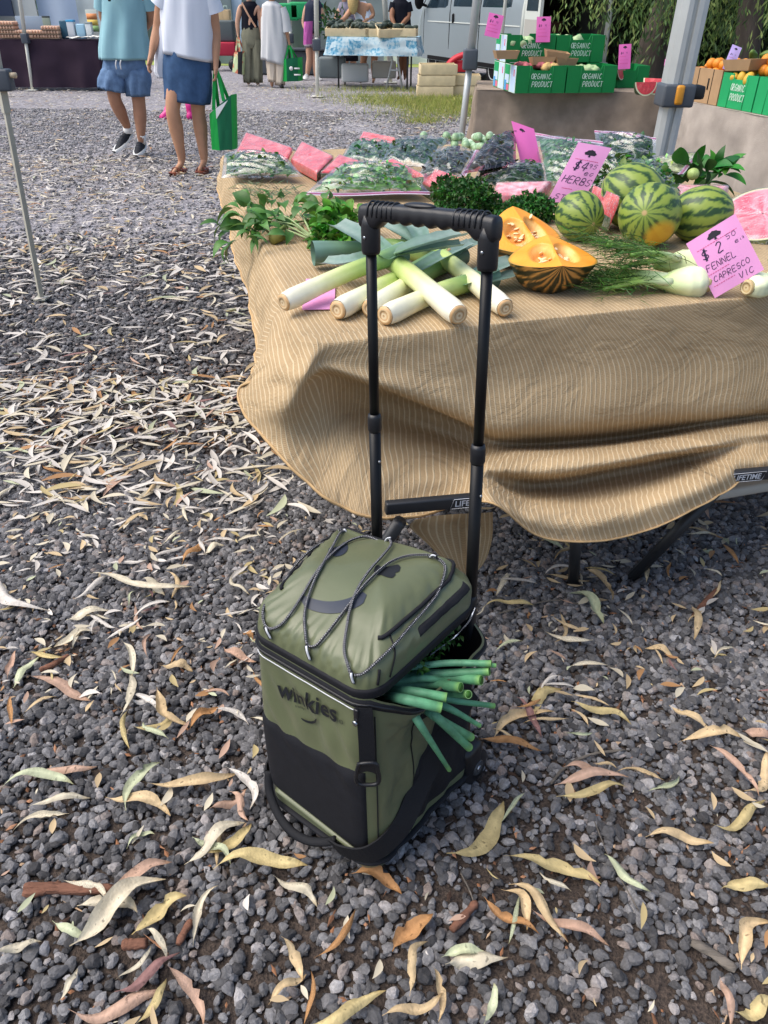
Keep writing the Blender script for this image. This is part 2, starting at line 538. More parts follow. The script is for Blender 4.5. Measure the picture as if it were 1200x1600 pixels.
def stone_material(nm='basalt_stone', g=1.0):
 m = bpy.data.materials.new(nm)
 m.use_nodes = True
 t = m.node_tree
 L = t.links.new
 b = t.nodes['Principled BSDF']
 b.inputs['Roughness'].default_value = 0.85
 b.inputs['Specular IOR Level'].default_value = 0.3
 oi = t.nodes.new('ShaderNodeObjectInfo')
 cr = t.nodes.new('ShaderNodeValToRGB')
 e = cr.color_ramp.elements
 e[0].position, e[0].color = 0.0, (0.055, 0.053, 0.055, 1)
 e[1].position, e[1].color = 1.0, (0.42, 0.41, 0.415, 1)
 for p, c in ((0.3, (0.11, 0.108, 0.112, 1)), (0.62, (0.178, 0.174, 0.18, 1)), (0.85, (0.26, 0.254, 0.258, 1)), (0.93, (0.24, 0.19, 0.165, 1))):
  x = e.new(p); x.color = c
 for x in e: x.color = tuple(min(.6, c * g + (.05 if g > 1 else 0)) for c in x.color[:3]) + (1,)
 L(oi.outputs['Random'], cr.inputs[0])
 tc = t.nodes.new('ShaderNodeTexCoord')
 n = t.nodes.new('ShaderNodeTexNoise'); n.inputs['Scale'].default_value = 2.2; n.inputs['Detail'].default_value = 6
 L(tc.outputs['Object'], n.inputs['Vector'])
 mr = t.nodes.new('ShaderNodeMapRange'); mr.inputs[1].default_value, mr.inputs[2].default_value = 0.3, 0.7
 mr.inputs[3].default_value, mr.inputs[4].default_value = 0.7, 1.25
 L(n.outputs[0], mr.inputs[0])
 mx = t.nodes.new('ShaderNodeMix'); mx.data_type = 'RGBA'; mx.blend_type = 'MULTIPLY'; mx.inputs[0].default_value = 1
 L(cr.outputs[0], mx.inputs[6]); L(mr.outputs[0], mx.inputs[7])
 L(mx.outputs[2], b.inputs['Base Color'])
 n2 = t.nodes.new('ShaderNodeTexNoise'); n2.inputs['Scale'].default_value = 9; n2.inputs['Detail'].default_value = 4
 L(tc.outputs['Object'], n2.inputs['Vector'])
 bp = t.nodes.new('ShaderNodeBump'); bp.inputs['Strength'].default_value = 0.35; bp.inputs['Distance'].default_value = 0.12
 L(n2.outputs[0], bp.inputs['Height']); L(bp.outputs[0], b.inputs['Normal'])
 return m
def gravel(name, pts, rot, scl, sub, seed, mt):
 me = bpy.data.meshes.new(name)
 me.from_pydata(pts.tolist(), [], [])
 for nm, arr in (('rot', rot), ('scl', scl)):
  a = me.attributes.new(nm, 'FLOAT_VECTOR', 'POINT')
  a.data.foreach_set('vector', np.asarray(arr, dtype=np.float32).ravel())
 a = me.attributes.new('idx', 'INT', 'POINT')
 a.data.foreach_set('value', np.random.RandomState(seed).randint(0, 8, len(pts)).astype(np.int32))
 me.materials.append(mt)
 o = link(name, me)
 g = bpy.data.node_groups.new(name, 'GeometryNodeTree')
 g.interface.new_socket('Geometry', in_out='INPUT', socket_type='NodeSocketGeometry')
 g.interface.new_socket('Geometry', in_out='OUTPUT', socket_type='NodeSocketGeometry')
 n = g.nodes.new; L = g.links.new
 gi, go = n('NodeGroupInput'), n('NodeGroupOutput')
 g2i = n('GeometryNodeGeometryToInstance')
 for k in range(8):
  ic = n('GeometryNodeMeshIcoSphere'); ic.inputs['Radius'].default_value = 1.0; ic.inputs['Subdivisions'].default_value = sub
  sp = n('GeometryNodeSetPosition')
  nz = n('ShaderNodeTexNoise'); nz.noise_dimensions = '4D'
  nz.inputs['W'].default_value = k * 3.7 + seed; nz.inputs['Scale'].default_value = 0.75; nz.inputs['Detail'].default_value = 2
  sb = n('ShaderNodeVectorMath'); sb.operation = 'SUBTRACT'; sb.inputs[1].default_value = (0.5, 0.5, 0.5)
  sc = n('ShaderNodeVectorMath'); sc.operation = 'SCALE'; sc.inputs['Scale'].default_value = 2.0
  L(nz.outputs['Color'], sb.inputs[0]); L(sb.outputs[0], sc.inputs[0])
  L(ic.outputs[0], sp.inputs['Geometry']); L(sc.outputs[0], sp.inputs['Offset'])
  L(sp.outputs[0], g2i.inputs[0])
 ip = n('GeometryNodeInstanceOnPoints'); ip.inputs['Pick Instance'].default_value = True
 L(gi.outputs[0], ip.inputs['Points']); L(g2i.outputs[0], ip.inputs['Instance'])
 def attr(nm, ty, sock):
  x = n('GeometryNodeInputNamedAttribute'); x.data_type = ty
  x.inputs['Name'].default_value = nm
  L(x.outputs['Attribute'], ip.inputs[sock])
 attr('idx', 'INT', 'Instance Index')
 e2r = n('FunctionNodeEulerToRotation')
 x = n('GeometryNodeInputNamedAttribute'); x.data_type = 'FLOAT_VECTOR'; x.inputs['Name'].default_value = 'rot'
 L(x.outputs['Attribute'], e2r.inputs[0]); L(e2r.outputs[0], ip.inputs['Rotation'])
 attr('scl', 'FLOAT_VECTOR', 'Scale')
 sm = n('GeometryNodeSetMaterial'); sm.inputs['Material'].default_value = mt
 L(ip.outputs[0], sm.inputs['Geometry']); L(sm.outputs[0], go.inputs[0])
 md = o.modifiers.new('stones', 'NODES'); md.node_group = g
 return tag(o, kind='stuff')
rs = np.random.RandomState(11)
def scatter_view(n, y0, y1, marg=0.25, power=1.0):
 'random ground points inside the wedge of ground seen from the stall front'
 out = np.zeros((0, 2))
 while len(out) < n:
  y = np.sqrt(rs.uniform(y0 * y0, y1 * y1, n * 2))
  hw = 0.5 * (0.832 * y + 0.75) + marg
  x = rs.uniform(-1, 1, n * 2) * (0.5 * (0.832 * y1 + 0.75) + marg)
  k = np.abs(x) < hw
  out = np.vstack([out, np.stack([x[k], y[k]], 1)])
 return out[:n]
def bare(x, y):
 'bare earth patches, 0..1'
 return max(0.0, min(1.0, (N3(x, y, 4.2, 2.3) * 0.6 + N3(x, y, 1.1, 6.0) * 0.4 - 0.3) * 5))
SM = stone_material()
SMP = stone_material('far_lit_stone', 1.45)  # same stone as the near gravel, brighter far light put into its colour
def make_gravel(name, n, y0, y1, rmin, rmax, sub, seed, thin=0.75):
 q = scatter_view(n, y0, y1, 0.5)
 pts, rot, scl = [], [], []
 for x, y in q:
  bfac = bare(x, y)
  if rs.rand() < bfac * thin: continue
  if y1 == 5.6 and rs.rand() < (y - 3.6) / 2.0: continue
  if y1 > 6 and rs.rand() > (y - 3.4) / 1.8: continue
  big = 1.0 - 0.55 * (rs.rand() < 0.3)
  r = (rmin + (rmax - rmin) * rs.rand() ** 1.6) * big * (1 - 0.35 * bfac)
  pts.append((x, y, hgt(x, y) - 0.009 + r * (0.2 + 0.45 * rs.rand())))
  rot.append((rs.uniform(-.5, .5), rs.uniform(-.5, .5), rs.uniform(0, 6.3)))
  scl.append((r * rs.uniform(.85, 1.3), r * rs.uniform(.75, 1.05), r * rs.uniform(.55, .85) * (1 if y1 < 6 else .6)))
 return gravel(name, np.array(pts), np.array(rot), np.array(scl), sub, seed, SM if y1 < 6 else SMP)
make_gravel('gravel', 78000, 0.35, 2.4, 0.0056, 0.0132, 2, 1, .6)
make_gravel('gravel', 64000, 2.4, 5.6, 0.0075, 0.0145, 2, 2, .5)
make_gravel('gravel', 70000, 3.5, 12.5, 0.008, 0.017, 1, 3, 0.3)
def crumbs():
 mbc = MB()
 q = scatter_view(22000, 0.35, 3.2, 0.3)
 cols = [lin('#6b4a35'), lin('#8a5f42'), lin('#3e2c22'), lin('#a5785a'), lin('#57504d'), lin('#b79a7c')]
 for x, y in q:
  bf = bare(x, y)
  if rs.rand() > 0.3 + 0.7 * bf: continue
  L_, W_ = rs.uniform(.003, .013) * (1 + (rs.rand() < .1) * 2), rs.uniform(.0015, .005)
  a = rs.uniform(0, 6.3); ca, sa = math.cos(a), math.sin(a)
  z = hgt(x, y) - 0.006 + rs.uniform(0, .006)
  h = W_ * .5
  vs = [(x + ca * L_, y + sa * L_, z), (x - sa * W_, y + ca * W_, z), (x - ca * L_, y - sa * L_, z), (x + sa * W_, y - ca * W_, z), (x, y, z + h)]
  mbc.add(vs, [(0, 1, 4), (1, 2, 4), (2, 3, 4), (3, 0, 4)], cols[rs.randint(0, 6)])
 tag(mbc.build('bark_crumbs', mk('crumb', (1, 1, 1), 0.95, attr=True), smooth=False), kind='stuff')
crumbs()
LEAFC = {'cream': '#cfc5ae', 'pale green': '#b7bc9c', 'tan': '#c8b08a', 'yellow': '#c0ae7e', 'pink brown': '#ba9a86', 'orange brown': '#ad8258', 'white grey': '#d2cbc2', 'mauve': '#8a6864'}
LM = {}
for k, h in LEAFC.items():
 LM[k] = mat('gum_leaf_' + k.replace(' ', '_'), lin(h), 0.78, 0.2, var=0.22, vscale=45, bump=0.3, bscale=220, trans=0.18, rnd=0.14, attr='mul',
    second=tuple(c * 0.45 for c in lin(h)), sscale=90, sthr=(0.62, 0.7))
def leaf_mesh(L, W, sick, rr, name='dry_leaf', mt=None, n=16):
 vs, fs, cs = [], [], []
 cup = rr.uniform(-.35, .45)
 tw = rr.uniform(-1.9, 1.9)
 arch = rr.uniform(-.05, .16)
 ph = rr.uniform(0, 6)
 bites = [rr.randint(3, n - 3) for _ in range(rr.choice([0, 0, 1, 2]))]
 s2 = rr.uniform(-.06, .06)
 for i in range(n + 1):
  t = i / n
  st = 0.08
  wd = W * 0.06 if t < st else W * max(0.03, (math.sin(PI * ((t - st) / (1 - st)) ** rr.uniform(.82, .9))) ** 0.8)
  x = L * (t - 0.5)
  y = sick * L * (1 - (2 * t - 1) ** 2) + s2 * L * math.sin(2 * PI * t)
  dy = -sick * 4 * (2 * t - 1) + s2 * 6.28 * math.cos(2 * PI * t)
  h_ = math.hypot(1, dy)
  nx_, ny_ = -dy / h_, 1 / h_
  z = arch * L * (1 - (2 * t - 1) ** 2) + 0.005 * math.sin(t * 9 + ph)
  a = tw * (t - .5)
  tipc = 1 - .4 * sm_(.86, 1, t) - .25 * sm_(.1, 0, t)
  for sg in (-1, -.5, 0, .5, 1):
   ww = sg * wd * .5 * (1 + .1 * math.sin(t * 17 + ph * sg) + rr.uniform(-.05, .05))
   if i in bites and sg == 1: ww *= rr.uniform(.2, .6)
   zz = sg * sg * wd * cup
   vs.append((x + nx_ * ww, y + ny_ * ww * math.cos(a), z + zz + ww * math.sin(a)))
   k = tipc * (1.22 if sg == 0 else 1.0 if abs(sg) < 1 else .86) * rr.uniform(.93, 1.06)
   cs.append((k, k * (1 if tipc > .95 else .93), k * (1 if tipc > .95 else .82)))
 for i in range(n):
  for k in range(4):
   a = i * 5 + k
   fs.append((a, a + 5, a + 6, a + 1))
 return MB().add(vs, fs, cs).mesh(name, mt or LM['tan'])
def sm_(a, b, x):
 t = max(0, min(1, (x - a) / (b - a)))
 return t * t * (3 - 2 * t)
def region(p):
 q = p - CAMP
 zc = q.dot(_F)
 px, py = 600 + FPX * q.dot(_R) / zc, 800 - FPX * q.dot(_U) / zc
 for x0, x1, y0, y1, nm in ((0, 1200, 0, 420, 'beyond the left end of the market table'), (0, 200, 420, 700, 'near the foot of the left tent leg'), (200, 600, 420, 700, 'left of the drooping cloth corner'), (600, 1200, 420, 930, 'under the market table'),
        (0, 190, 700, 900, 'at the left edge level with the bench'), (190, 600, 700, 900, 'just behind and left of the bag lid'), (0, 200, 900, 1120, 'at the left edge beside the lid'), (200, 440, 900, 1120, 'beside the logo corner of the bag'),
        (600, 860, 900, 1130, 'below the spring onion tips'), (860, 1200, 900, 1130, 'on open gravel right of the onions'), (0, 200, 1120, 1340, 'left of the bag above the thick stick'), (200, 450, 1120, 1340, 'beside the black pocket of the bag'),
        (700, 900, 1130, 1300, 'by the bag wheel'), (900, 1200, 1130, 1300, 'at the right edge level with the wheel'), (0, 200, 1340, 1480, 'around the thick stick'), (200, 400, 1340, 1480, 'left in front of the grab handle'),
        (400, 720, 1300, 1480, 'right in front of the bag'), (720, 960, 1300, 1480, 'near the wooden peg'), (960, 1200, 1300, 1480, 'near the weathered bark splinter'), (0, 300, 1480, 1700, 'in the bottom left corner'),
        (300, 620, 1480, 1700, 'at the bottom edge left of centre'), (620, 900, 1480, 1700, 'at the bottom edge right of centre'), (900, 1300, 1480, 1700, 'in the bottom right corner')):
  if x0 <= px < x1 and y0 <= py < y1: return nm
 return 'at the side of the open gravel'
def leaf_words(me, s=(1, 1)):
 xs_ = [v.co.x for v in me.vertices]; ys_ = [v.co.y for v in me.vertices]
 L_, W_2 = (max(xs_) - min(xs_)) * s[0], (max(ys_) - min(ys_)) * s[1]
 a = 'tiny' if L_ < .05 else 'short' if L_ < .075 else 'medium' if L_ < .1 else 'long' if L_ < .135 else 'big'
 r = W_2 / max(L_, 1e-4)
 return a, 'slender' if r < .17 else 'bowed' if r < .22 else 'curved' if r < .27 else 'hooked'
def leaf_dir(a):
 return ('pointing right', 'pointing up right', 'pointing away', 'pointing up left', 'lying level', 'pointing down left', 'pointing forward', 'pointing down right')[int(((a % (2 * PI)) + PI / 8) / (PI / 4)) % 8]
n_ind = 0
def place_leaf(p, ang, me, cname, tilt=(0, 0), sc=(1, 1)):
 global n_ind
 o = link('dry_leaf', me)
 o.location = p
 o.rotation_euler = (tilt[0], tilt[1], ang)
 if o.data.materials[0] != LM[cname]:
  o.material_slots[0].link = 'OBJECT'
  o.material_slots[0].material = LM[cname]
 reg = region(p)
 a_, b_ = leaf_words(me, sc)
 tag(o, f'{a_} {b_} {cname} leaf {leaf_dir(ang)} {reg}', 'leaf', 'fallen gum leaves on the gravel')
 n_ind += 1
 return o
T, Y_, G_, C_, K, O_, W_, Mv = 'tan', 'yellow', 'pale green', 'cream', 'pink brown', 'orange brown', 'white grey', 'mauve'
HAND = [(335, 1362, 480, 1357, 22, .05, Y_), (428, 1372, 495, 1416, 15, .08, C_), (83, 1440, 152, 1461, 13, -.1, G_), (112, 1482, 258, 1375, 40, .05, C_),
  (122, 1418, 215, 1430, 22, .12, C_), (208, 1463, 292, 1405, 22, .1, Y_), (302, 1478, 342, 1388, 15, .14, C_), (165, 1402, 268, 1347, 18, .06, K),
  (290, 1355, 382, 1285, 18, .06, C_), (320, 1338, 392, 1288, 17, -.16, Y_), (302, 1312, 360, 1352, 12, .08, G_), (198, 1325, 242, 1306, 8, .25, G_),
  (0, 1232, 114, 1226, 15, .16, G_), (30, 1216, 150, 1196, 13, .06, K), (45, 1262, 140, 1245, 12, .05, C_), (198, 1268, 250, 1190, 22, .1, G_),
  (225, 1222, 370, 1205, 17, -.12, T), (165, 1245, 265, 1273, 17, .08, T), (352, 1195, 390, 1266, 17, .2, W_), (358, 1235, 388, 1286, 14, .05, K),
  (328, 1262, 385, 1235, 13, -.1, K), (206, 1128, 270, 1112, 13, -.2, Y_), (295, 1135, 341, 1105, 14, .05, O_), (186, 1112, 203, 1046, 16, -.12, C_),
  (202, 1090, 252, 1089, 9, .1, W_), (245, 1073, 302, 1130, 14, -.2, T), (20, 1072, 62, 1028, 16, .12, G_), (12, 1060, 25, 1018, 13, .05, K),
  (230, 1455, 262, 1507, 12, .1, C_), (183, 1536, 236, 1480, 9, -.18, C_), (182, 1554, 281, 1488, 15, -.08, Mv), (260, 1508, 318, 1606, 21, .1, K),
  (110, 1580, 256, 1543, 20, -.1, K), (213, 1606, 260, 1530, 17, -.08, Y_), (93, 1567, 123, 1518, 13, -.1, C_), (440, 1466, 473, 1532, 19, .08, T),
  (420, 1570, 478, 1524, 12, .05, T), (470, 1602, 602, 1550, 19, -.1, Y_), (-5, 1497, 66, 1474, 14, .08, C_), (550, 1364, 627, 1401, 19, .1, O_),
  (698, 1337, 786, 1254, 24, -.18, Y_), (788, 1340, 936, 1386, 20, .06, Y_), (1010, 1306, 1113, 1321, 15, .12, T), (1108, 1288, 1196, 1248, 14, -.1, Y_),
  (1127, 1390, 1204, 1382, 19, .1, Y_), (757, 1405, 842, 1462, 14, -.08, O_), (795, 1384, 886, 1476, 18, .08, T), (783, 1390, 822, 1457, 19, .22, T),
  (826, 1424, 950, 1478, 15, -.05, K), (696, 1512, 793, 1497, 25, .06, C_), (690, 1500, 762, 1488, 15, .1, G_), (755, 1604, 771, 1538, 15, -.1, G_),
  (1146, 1582, 1204, 1556, 20, -.12, Y_), (1160, 1512, 1206, 1442, 24, .22, T), (1124, 1528, 1140, 1604, 15, .05, K), (868, 1223, 982, 1216, 15, .04, K),
  (870, 1245, 982, 1228, 13, -.06, Y_), (882, 1196, 945, 1209, 14, .05, K), (893, 1096, 987, 1128, 13, .04, Y_), (836, 1116, 878, 1075, 17, .24, Y_),
  (772, 1152, 866, 1112, 17, .18, T), (808, 1088, 846, 1152, 14, .06, Mv), (750, 1154, 847, 1171, 14, .06, O_), (1060, 1162, 1162, 1150, 17, .06, T),
  (1110, 1164, 1184, 1246, 15, .02, K), (1163, 1236, 1198, 1172, 19, -.16, T), (1046, 1103, 1113, 1141, 13, -.08, T), (917, 888, 955, 942, 14, .06, T),
  (882, 927, 942, 978, 15, .14, G_), (755, 950, 834, 946, 10, .06, Y_), (1004, 1011, 1053, 1024, 11, .1, T), (944, 1338, 1016, 1394, 12, -.1, G_),
  (614, 1490, 676, 1430, 26, .06, O_), (640, 1560, 668, 1472, 16, .14, T), (598, 1588, 690, 1556, 14, -.14, T), (1160, 1145, 1210, 1158, 18, .1, K),
  (700, 905, 735, 912, 12, .05, O_), (1080, 945, 1084, 1000, 14, .05, T), (1000, 880, 1010, 910, 10, .1, T), (676, 1510, 684, 1600, 15, .1, T),
  (105, 970, 172, 952, 16, .08, C_), (130, 900, 300, 920, 13, -.1, C_), (150, 985, 85, 1012, 14, .1, C_), (0, 900, 85, 955, 18, -.2, W_),
  (220, 905, 258, 933, 12, .05, C_), (260, 895, 268, 935, 10, .2, T), (285, 880, 320, 850, 14, .05, O_), (315, 868, 350, 850, 9, .1, C_),
  (190, 1000, 205, 1055, 12, .1, C_), (250, 1040, 300, 1045, 15, .1, T), (205, 1085, 250, 1110, 10, .1, W_), (40, 1050, 140, 1095, 16, .06, K),
  (350, 1010, 400, 1035, 15, -.15, K), (378, 990, 395, 1000, 10, .1, O_), (365, 895, 390, 925, 8, -.2, C_)]
rl = random.Random(5)
for (x1, y1, x2, y2, wpx, sick, cn) in HAND:
 a, b = P(x1, y1, 0.016), P(x2, y2, 0.016)
 c = (a + b) / 2
 Lh = (b - a).length
 zc = (c - CAMP).dot(_F)
 W = .76 * wpx / FPX * zc * (1.15 if abs(x2 - x1) < abs(y2 - y1) else 1.5)
 me = leaf_mesh(Lh * 1.02, min(W, 0.04), sick * (1 if x2 > x1 else -1), rl, mt=LM[cn], n=14)
 c.z = hgt(c.x, c.y) + 0.013 + rl.uniform(0, .004)
 place_leaf(c, math.atan2(b.y - a.y, b.x - a.x), me, cn, (rl.uniform(-.08, .08), rl.uniform(-.04, .04)))
VAR = [leaf_mesh(1.0, rl.uniform(.10, .165), rl.uniform(-.2, .2), rl) for _ in range(14)]
def pick_col(x, y):
 r = rl.random()
 far = min(1, max(0, (y - .8) / 1.4)) if x < 0.2 else 0
 if r < 0.15 + 0.55 * far: return W_ if rl.random() < .3 + .5 * far else C_
 return rl.choice([T, T, T, Y_, C_, K, O_, G_, C_, Mv if rl.random() < .2 else T])
BAGC = V((-0.02, 1.0, 0))
cands = []
q = scatter_view(300, 0.4, 2.0, 0.05)
cands += [(x, y) for x, y in q if (V((x, y, 0)) - BAGC).length > 0.27 and N3(x, y, 9.1, 1.6) > -0.12][:105]
q = scatter_view(2600, 1.25, 3.0, 0.05)
cl = [(x, y) for x, y in q if x < -0.05 * y - 0.12 or (x > .2 and y < 2.0 and rl.random() < .2)]
cl = [c for c in cl if N3(c[0], c[1], 7.7, 1.9) > -0.1 or rl.random() < .45]
cands += cl[:900]
for x, y in cands[:300 - len(HAND)]:
 me = rl.choice(VAR)
 s = rl.uniform(.055, .12) if rl.random() < .75 else rl.uniform(.03, .05)
 sy = s * rl.uniform(.6, 1.0)
 o = place_leaf(V((x, y, hgt(x, y) + 0.011 + rl.uniform(0, .006))), rl.uniform(0, 6.3), me, pick_col(x, y), (rl.uniform(-.25, .25), rl.uniform(-.15, .15)), (s, sy))
 o.scale = (s, sy, s)
def litter():
 mbl = MB()
 cols = {k: lin(h) for k, h in LEAFC.items()}
 pts = [(x, y) for x, y in cands[300 - len(HAND):]]
 pts += [(x, y) for x, y in scatter_view(3600, 2.4, 5.2, .2) if x < 0.15 and N3(x, y, 7.7, 1.2) > -0.25 - .7 * rl.random()]
 pts += [(x, y) for x, y in scatter_view(13000, 5.0, 17, .3) if N3(x, y, 7.7, .8) > -0.2 - .4 * rl.random()]
 pts += [(x, y) for x, y in scatter_view(6500, 5.0, 8.5, .2) if x < .6 and N3(x, y, 7.7, .9) > -0.3 - .5 * rl.random()]
 pts += [(x, y) for x, y in scatter_view(2600, 0.4, 3.0, .2) if rl.random() < .5]
 for x, y in pts:
  L_ = rl.uniform(.045, .12) if rl.random() < .7 else rl.uniform(.015, .045)
  W = L_ * rl.uniform(.09, .17)
  if y > 4: W *= 1.2
  if 2 < y < 5: L_ *= 1.15; W *= 1.4
  if y < 2: L_ *= .45
  sick = rl.uniform(-.2, .2)
  a = rl.uniform(0, 6.3)
  M = Matrix.Translation((x, y, hgt(x, y) + .012 + rl.uniform(0, .008))) @ Euler((rl.uniform(-.25, .25), rl.uniform(-.15, .15), a)).to_matrix().to_4x4()
  vs, n = [], 6
  for i in range(n + 1):
   t = i / n
   wd = W * max(.05, math.sin(PI * t ** .85)) * .5
   yy = sick * L_ * (1 - (2 * t - 1) ** 2)
   for sg in (-1, 0, 1):
    vs.append(M @ V((L_ * (t - .5), yy + sg * wd, abs(sg) * wd * .3)))
  fs = [(i * 3 + k, i * 3 + k + 3, i * 3 + k + 4, i * 3 + k + 1) for i in range(n) for k in (0, 1)]
  c = cols[pick_col(x, y)]
  j = rl.uniform(.75, 1.1)
  mbl.add(vs, fs, tuple(v * j for v in c))
 tag(mbl.build('leaf_litter', mk('litter', (1, 1, 1), .65, .3, attr=True, trans=.15)), kind='stuff')
litter()
BARK = mk('bark', lin('#7a5646'), .9, .2, var=.3, vscale=40, bump=.8, bscale=120, stretch=(.3, 1, 1))
BARKG = mk('grey_wood', lin('#6d665e'), .9, .2, var=.35, vscale=60, bump=.9, bscale=120, stretch=(.15, 1, 1))
def stick(pts, wpx, label, mt, name='stick', flat=1.0):
 ps = [P(x, y, 0.018) for x, y in pts]
 zc = (ps[0] - CAMP).dot(_F)
 r = wpx / FPX * zc * .5
 c = sum(ps, V()) / len(ps)
 rr = random.Random(len(label))
 path = catmull([p - c for p in ps], 5)
 path = [p + V((0, 0, rr.uniform(-.1, .1) * r)) for p in path]
 rad = [r * rr.uniform(.82, 1.12) * (1 if 0 < i < len(path) - 1 else .7) for i in range(len(path))]
 o = tube(MB(), path, rad, 9, flat=flat).build(name, mt)
 c.z = hgt(c.x, c.y) + r * .7 * flat + .004
 o.location = c
 tag(o, label, 'stick')
stick([(38, 1384), (80, 1386), (130, 1388), (176, 1386)], 17, 'short thick reddish brown bark stick lying left of the trolley bag', BARK)
stick([(35, 1394), (60, 1392), (95, 1380)], 15, 'broken bark piece tucked under the left end of the thick stick', BARK)
stick([(192, 1477), (212, 1476), (230, 1474)], 18, 'stubby pale brown twig end below the large cream leaf', BARK)
stick([(278, 1475), (288, 1455), (299, 1437)], 12, 'small dark twig stub leaning between leaves in front of the bag', BARK)
stick([(706, 1452), (726, 1430), (745, 1408)], 14, 'short brown wooden peg lying in front of the trolley bag', BARK)
stick([(1082, 1468), (1115, 1485), (1152, 1512)], 17, 'weathered grey splinter of bark at the right edge of the gravel', BARKG, flat=.5)
stick([(862, 1218), (885, 1192), (925, 1172), (978, 1165)], 5, 'thin grey bent twig right of the spring onions', BARKG)
stick([(60, 1042), (80, 1034), (106, 1019)], 9, 'reddish brown twig beside the pale green leaf on the left', BARK)
stick([(930, 1280), (955, 1340), (1000, 1420)], 2, 'thin dry grass stalk lying on gravel right of the bag', BARKG)
stick([(720, 1360), (735, 1390), (742, 1412)], 2.5, 'wiry dark twig just in front of the trolley bag', BARKG)
stick([(780, 955), (860, 935), (905, 940)], 3, 'long thin stalk on the gravel under the market table', BARKG)
stick([(1085, 960), (1105, 935), (1125, 915)], 10, 'flake of brown bark on gravel right of the table legs', BARK, flat=.4)
# ================================================================== TROLLEY BAG
BW, BD, BH = 0.277, 0.304, 0.425
BROT = Matrix.Rotation(RAD(-39.1), 4, 'Z')
_tb, _tl = RAD(3.0), RAD(-4.0)
def _tilt(p):
 x, y, z = p
 y, z = y * math.cos(_tb) + z * math.sin(_tb), -y * math.sin(_tb) + z * math.cos(_tb)
 x, z = x * math.cos(_tl) + z * math.sin(_tl), -x * math.sin(_tl) + z * math.cos(_tl)
 return V((x, y, z))
_mt = Matrix((_tilt((1, 0, 0)), _tilt((0, 1, 0)), _tilt((0, 0, 1)))).transposed().to_4x4()
BAGM = Matrix.Translation((-0.022, 0.985, 0.004)) @ BROT @ _mt
BAGI = BAGM.inverted()
def bag_ray(px, py):
 return BAGI @ CAMP, (BAGI.to_3x3() @ ray(px, py)).normalized()
OLIVE = mk('olive_nylon', '#5c6247', .36, .5, var=.08, vscale=9, bump=.05, bscale=30, sheen=.05)
BLACKF = mk('black_fabric', '#15161c', .75, .3, var=.15, vscale=60, bump=.1, bscale=400)
WEBB = mk('black_webbing', '#121318', .7, .3, bump=.25, bscale=700)
BPLA = mk('black_plastic', '#14151a', .42, .5, bump=.03, bscale=300)
BTUB = mk('black_tube', '#08080a', .4, .3)
PRINT = mk('black_print', '#15181d', .55, .4)
BLUEP = mk('navy_print', '#272e3c', .45, .5)
REFL = mk('reflective_grey', '#c9cbd0', .4, .5)
LINING = mk('dark_lining', '#0b0b0d', .8, .2)
STEEL = mk('steel', '#a9adb2', .3, .5, metal=1)
CORDM = bpy.data.materials.new('flecked_cord'); CORDM.use_nodes = True
def _cord():
 t = CORDM.node_tree; L = t.links.new
 b = t.nodes['Principled BSDF']; b.inputs['Roughness'].default_value = .7
 uv = t.nodes.new('ShaderNodeUVMap')
 mp = t.nodes.new('ShaderNodeMapping'); mp.inputs['Scale'].default_value = (280, 4, 1)
 L(uv.outputs[0], mp.inputs[0])
 ck = t.nodes.new('ShaderNodeTexChecker'); ck.inputs['Scale'].default_value = 1.0
 ck.inputs[1].default_value = (.012, .012, .016, 1); ck.inputs[2].default_value = (.5, .5, .52, 1)
 vo = t.nodes.new('ShaderNodeTexVoronoi'); vo.voronoi_dimensions = '2D'; vo.inputs['Scale'].default_value = 1.0; vo.inputs['Randomness'].default_value = 0.25
 L(mp.outputs[0], vo.inputs['Vector'])
 mr = t.nodes.new('ShaderNodeMapRange'); mr.inputs[1].default_value, mr.inputs[2].default_value = .17, .24
 L(vo.outputs['Distance'], mr.inputs[0])
 mx = t.nodes.new('ShaderNodeMix'); mx.data_type = 'RGBA'
 mx.inputs[6].default_value = (.5, .5, .52, 1); mx.inputs[7].default_value = (.01, .01, .014, 1)
 L(mr.outputs[0], mx.inputs[0]); L(mx.outputs[2], b.inputs['Base Color'])
_cord()
bag = thing('trolley_bag', 'olive green wheeled shopping trolley bag with tall black pull handle on the gravel', 'trolley bag', mat4=BAGM)
RC = 0.042
PER = 2 * (BW + BD)
def rim_pt(s):
 'point and outward normal on the rounded rectangle outline; s along front, right, back, left'
 s = s % PER
 if s < BW: p = V((-BW / 2 + s, -BD / 2))
 elif s < BW + BD: p = V((BW / 2, -BD / 2 + s - BW))
 elif s < 2 * BW + BD: p = V((BW / 2 - (s - BW - BD), BD / 2))
 else: p = V((-BW / 2, BD / 2 - (s - 2 * BW - BD)))
 q = V((max(-BW / 2 + RC, min(BW / 2 - RC, p.x)), max(-BD / 2 + RC, min(BD / 2 - RC, p.y))))
 d = (p - q)
 d = d.normalized() if d.length > 1e-6 else V((0, -1))
 return q + d * RC, d
def sm(a, b, x):
 t = max(0, min(1, (x - a) / (b - a)))
 return t * t * (3 - 2 * t)
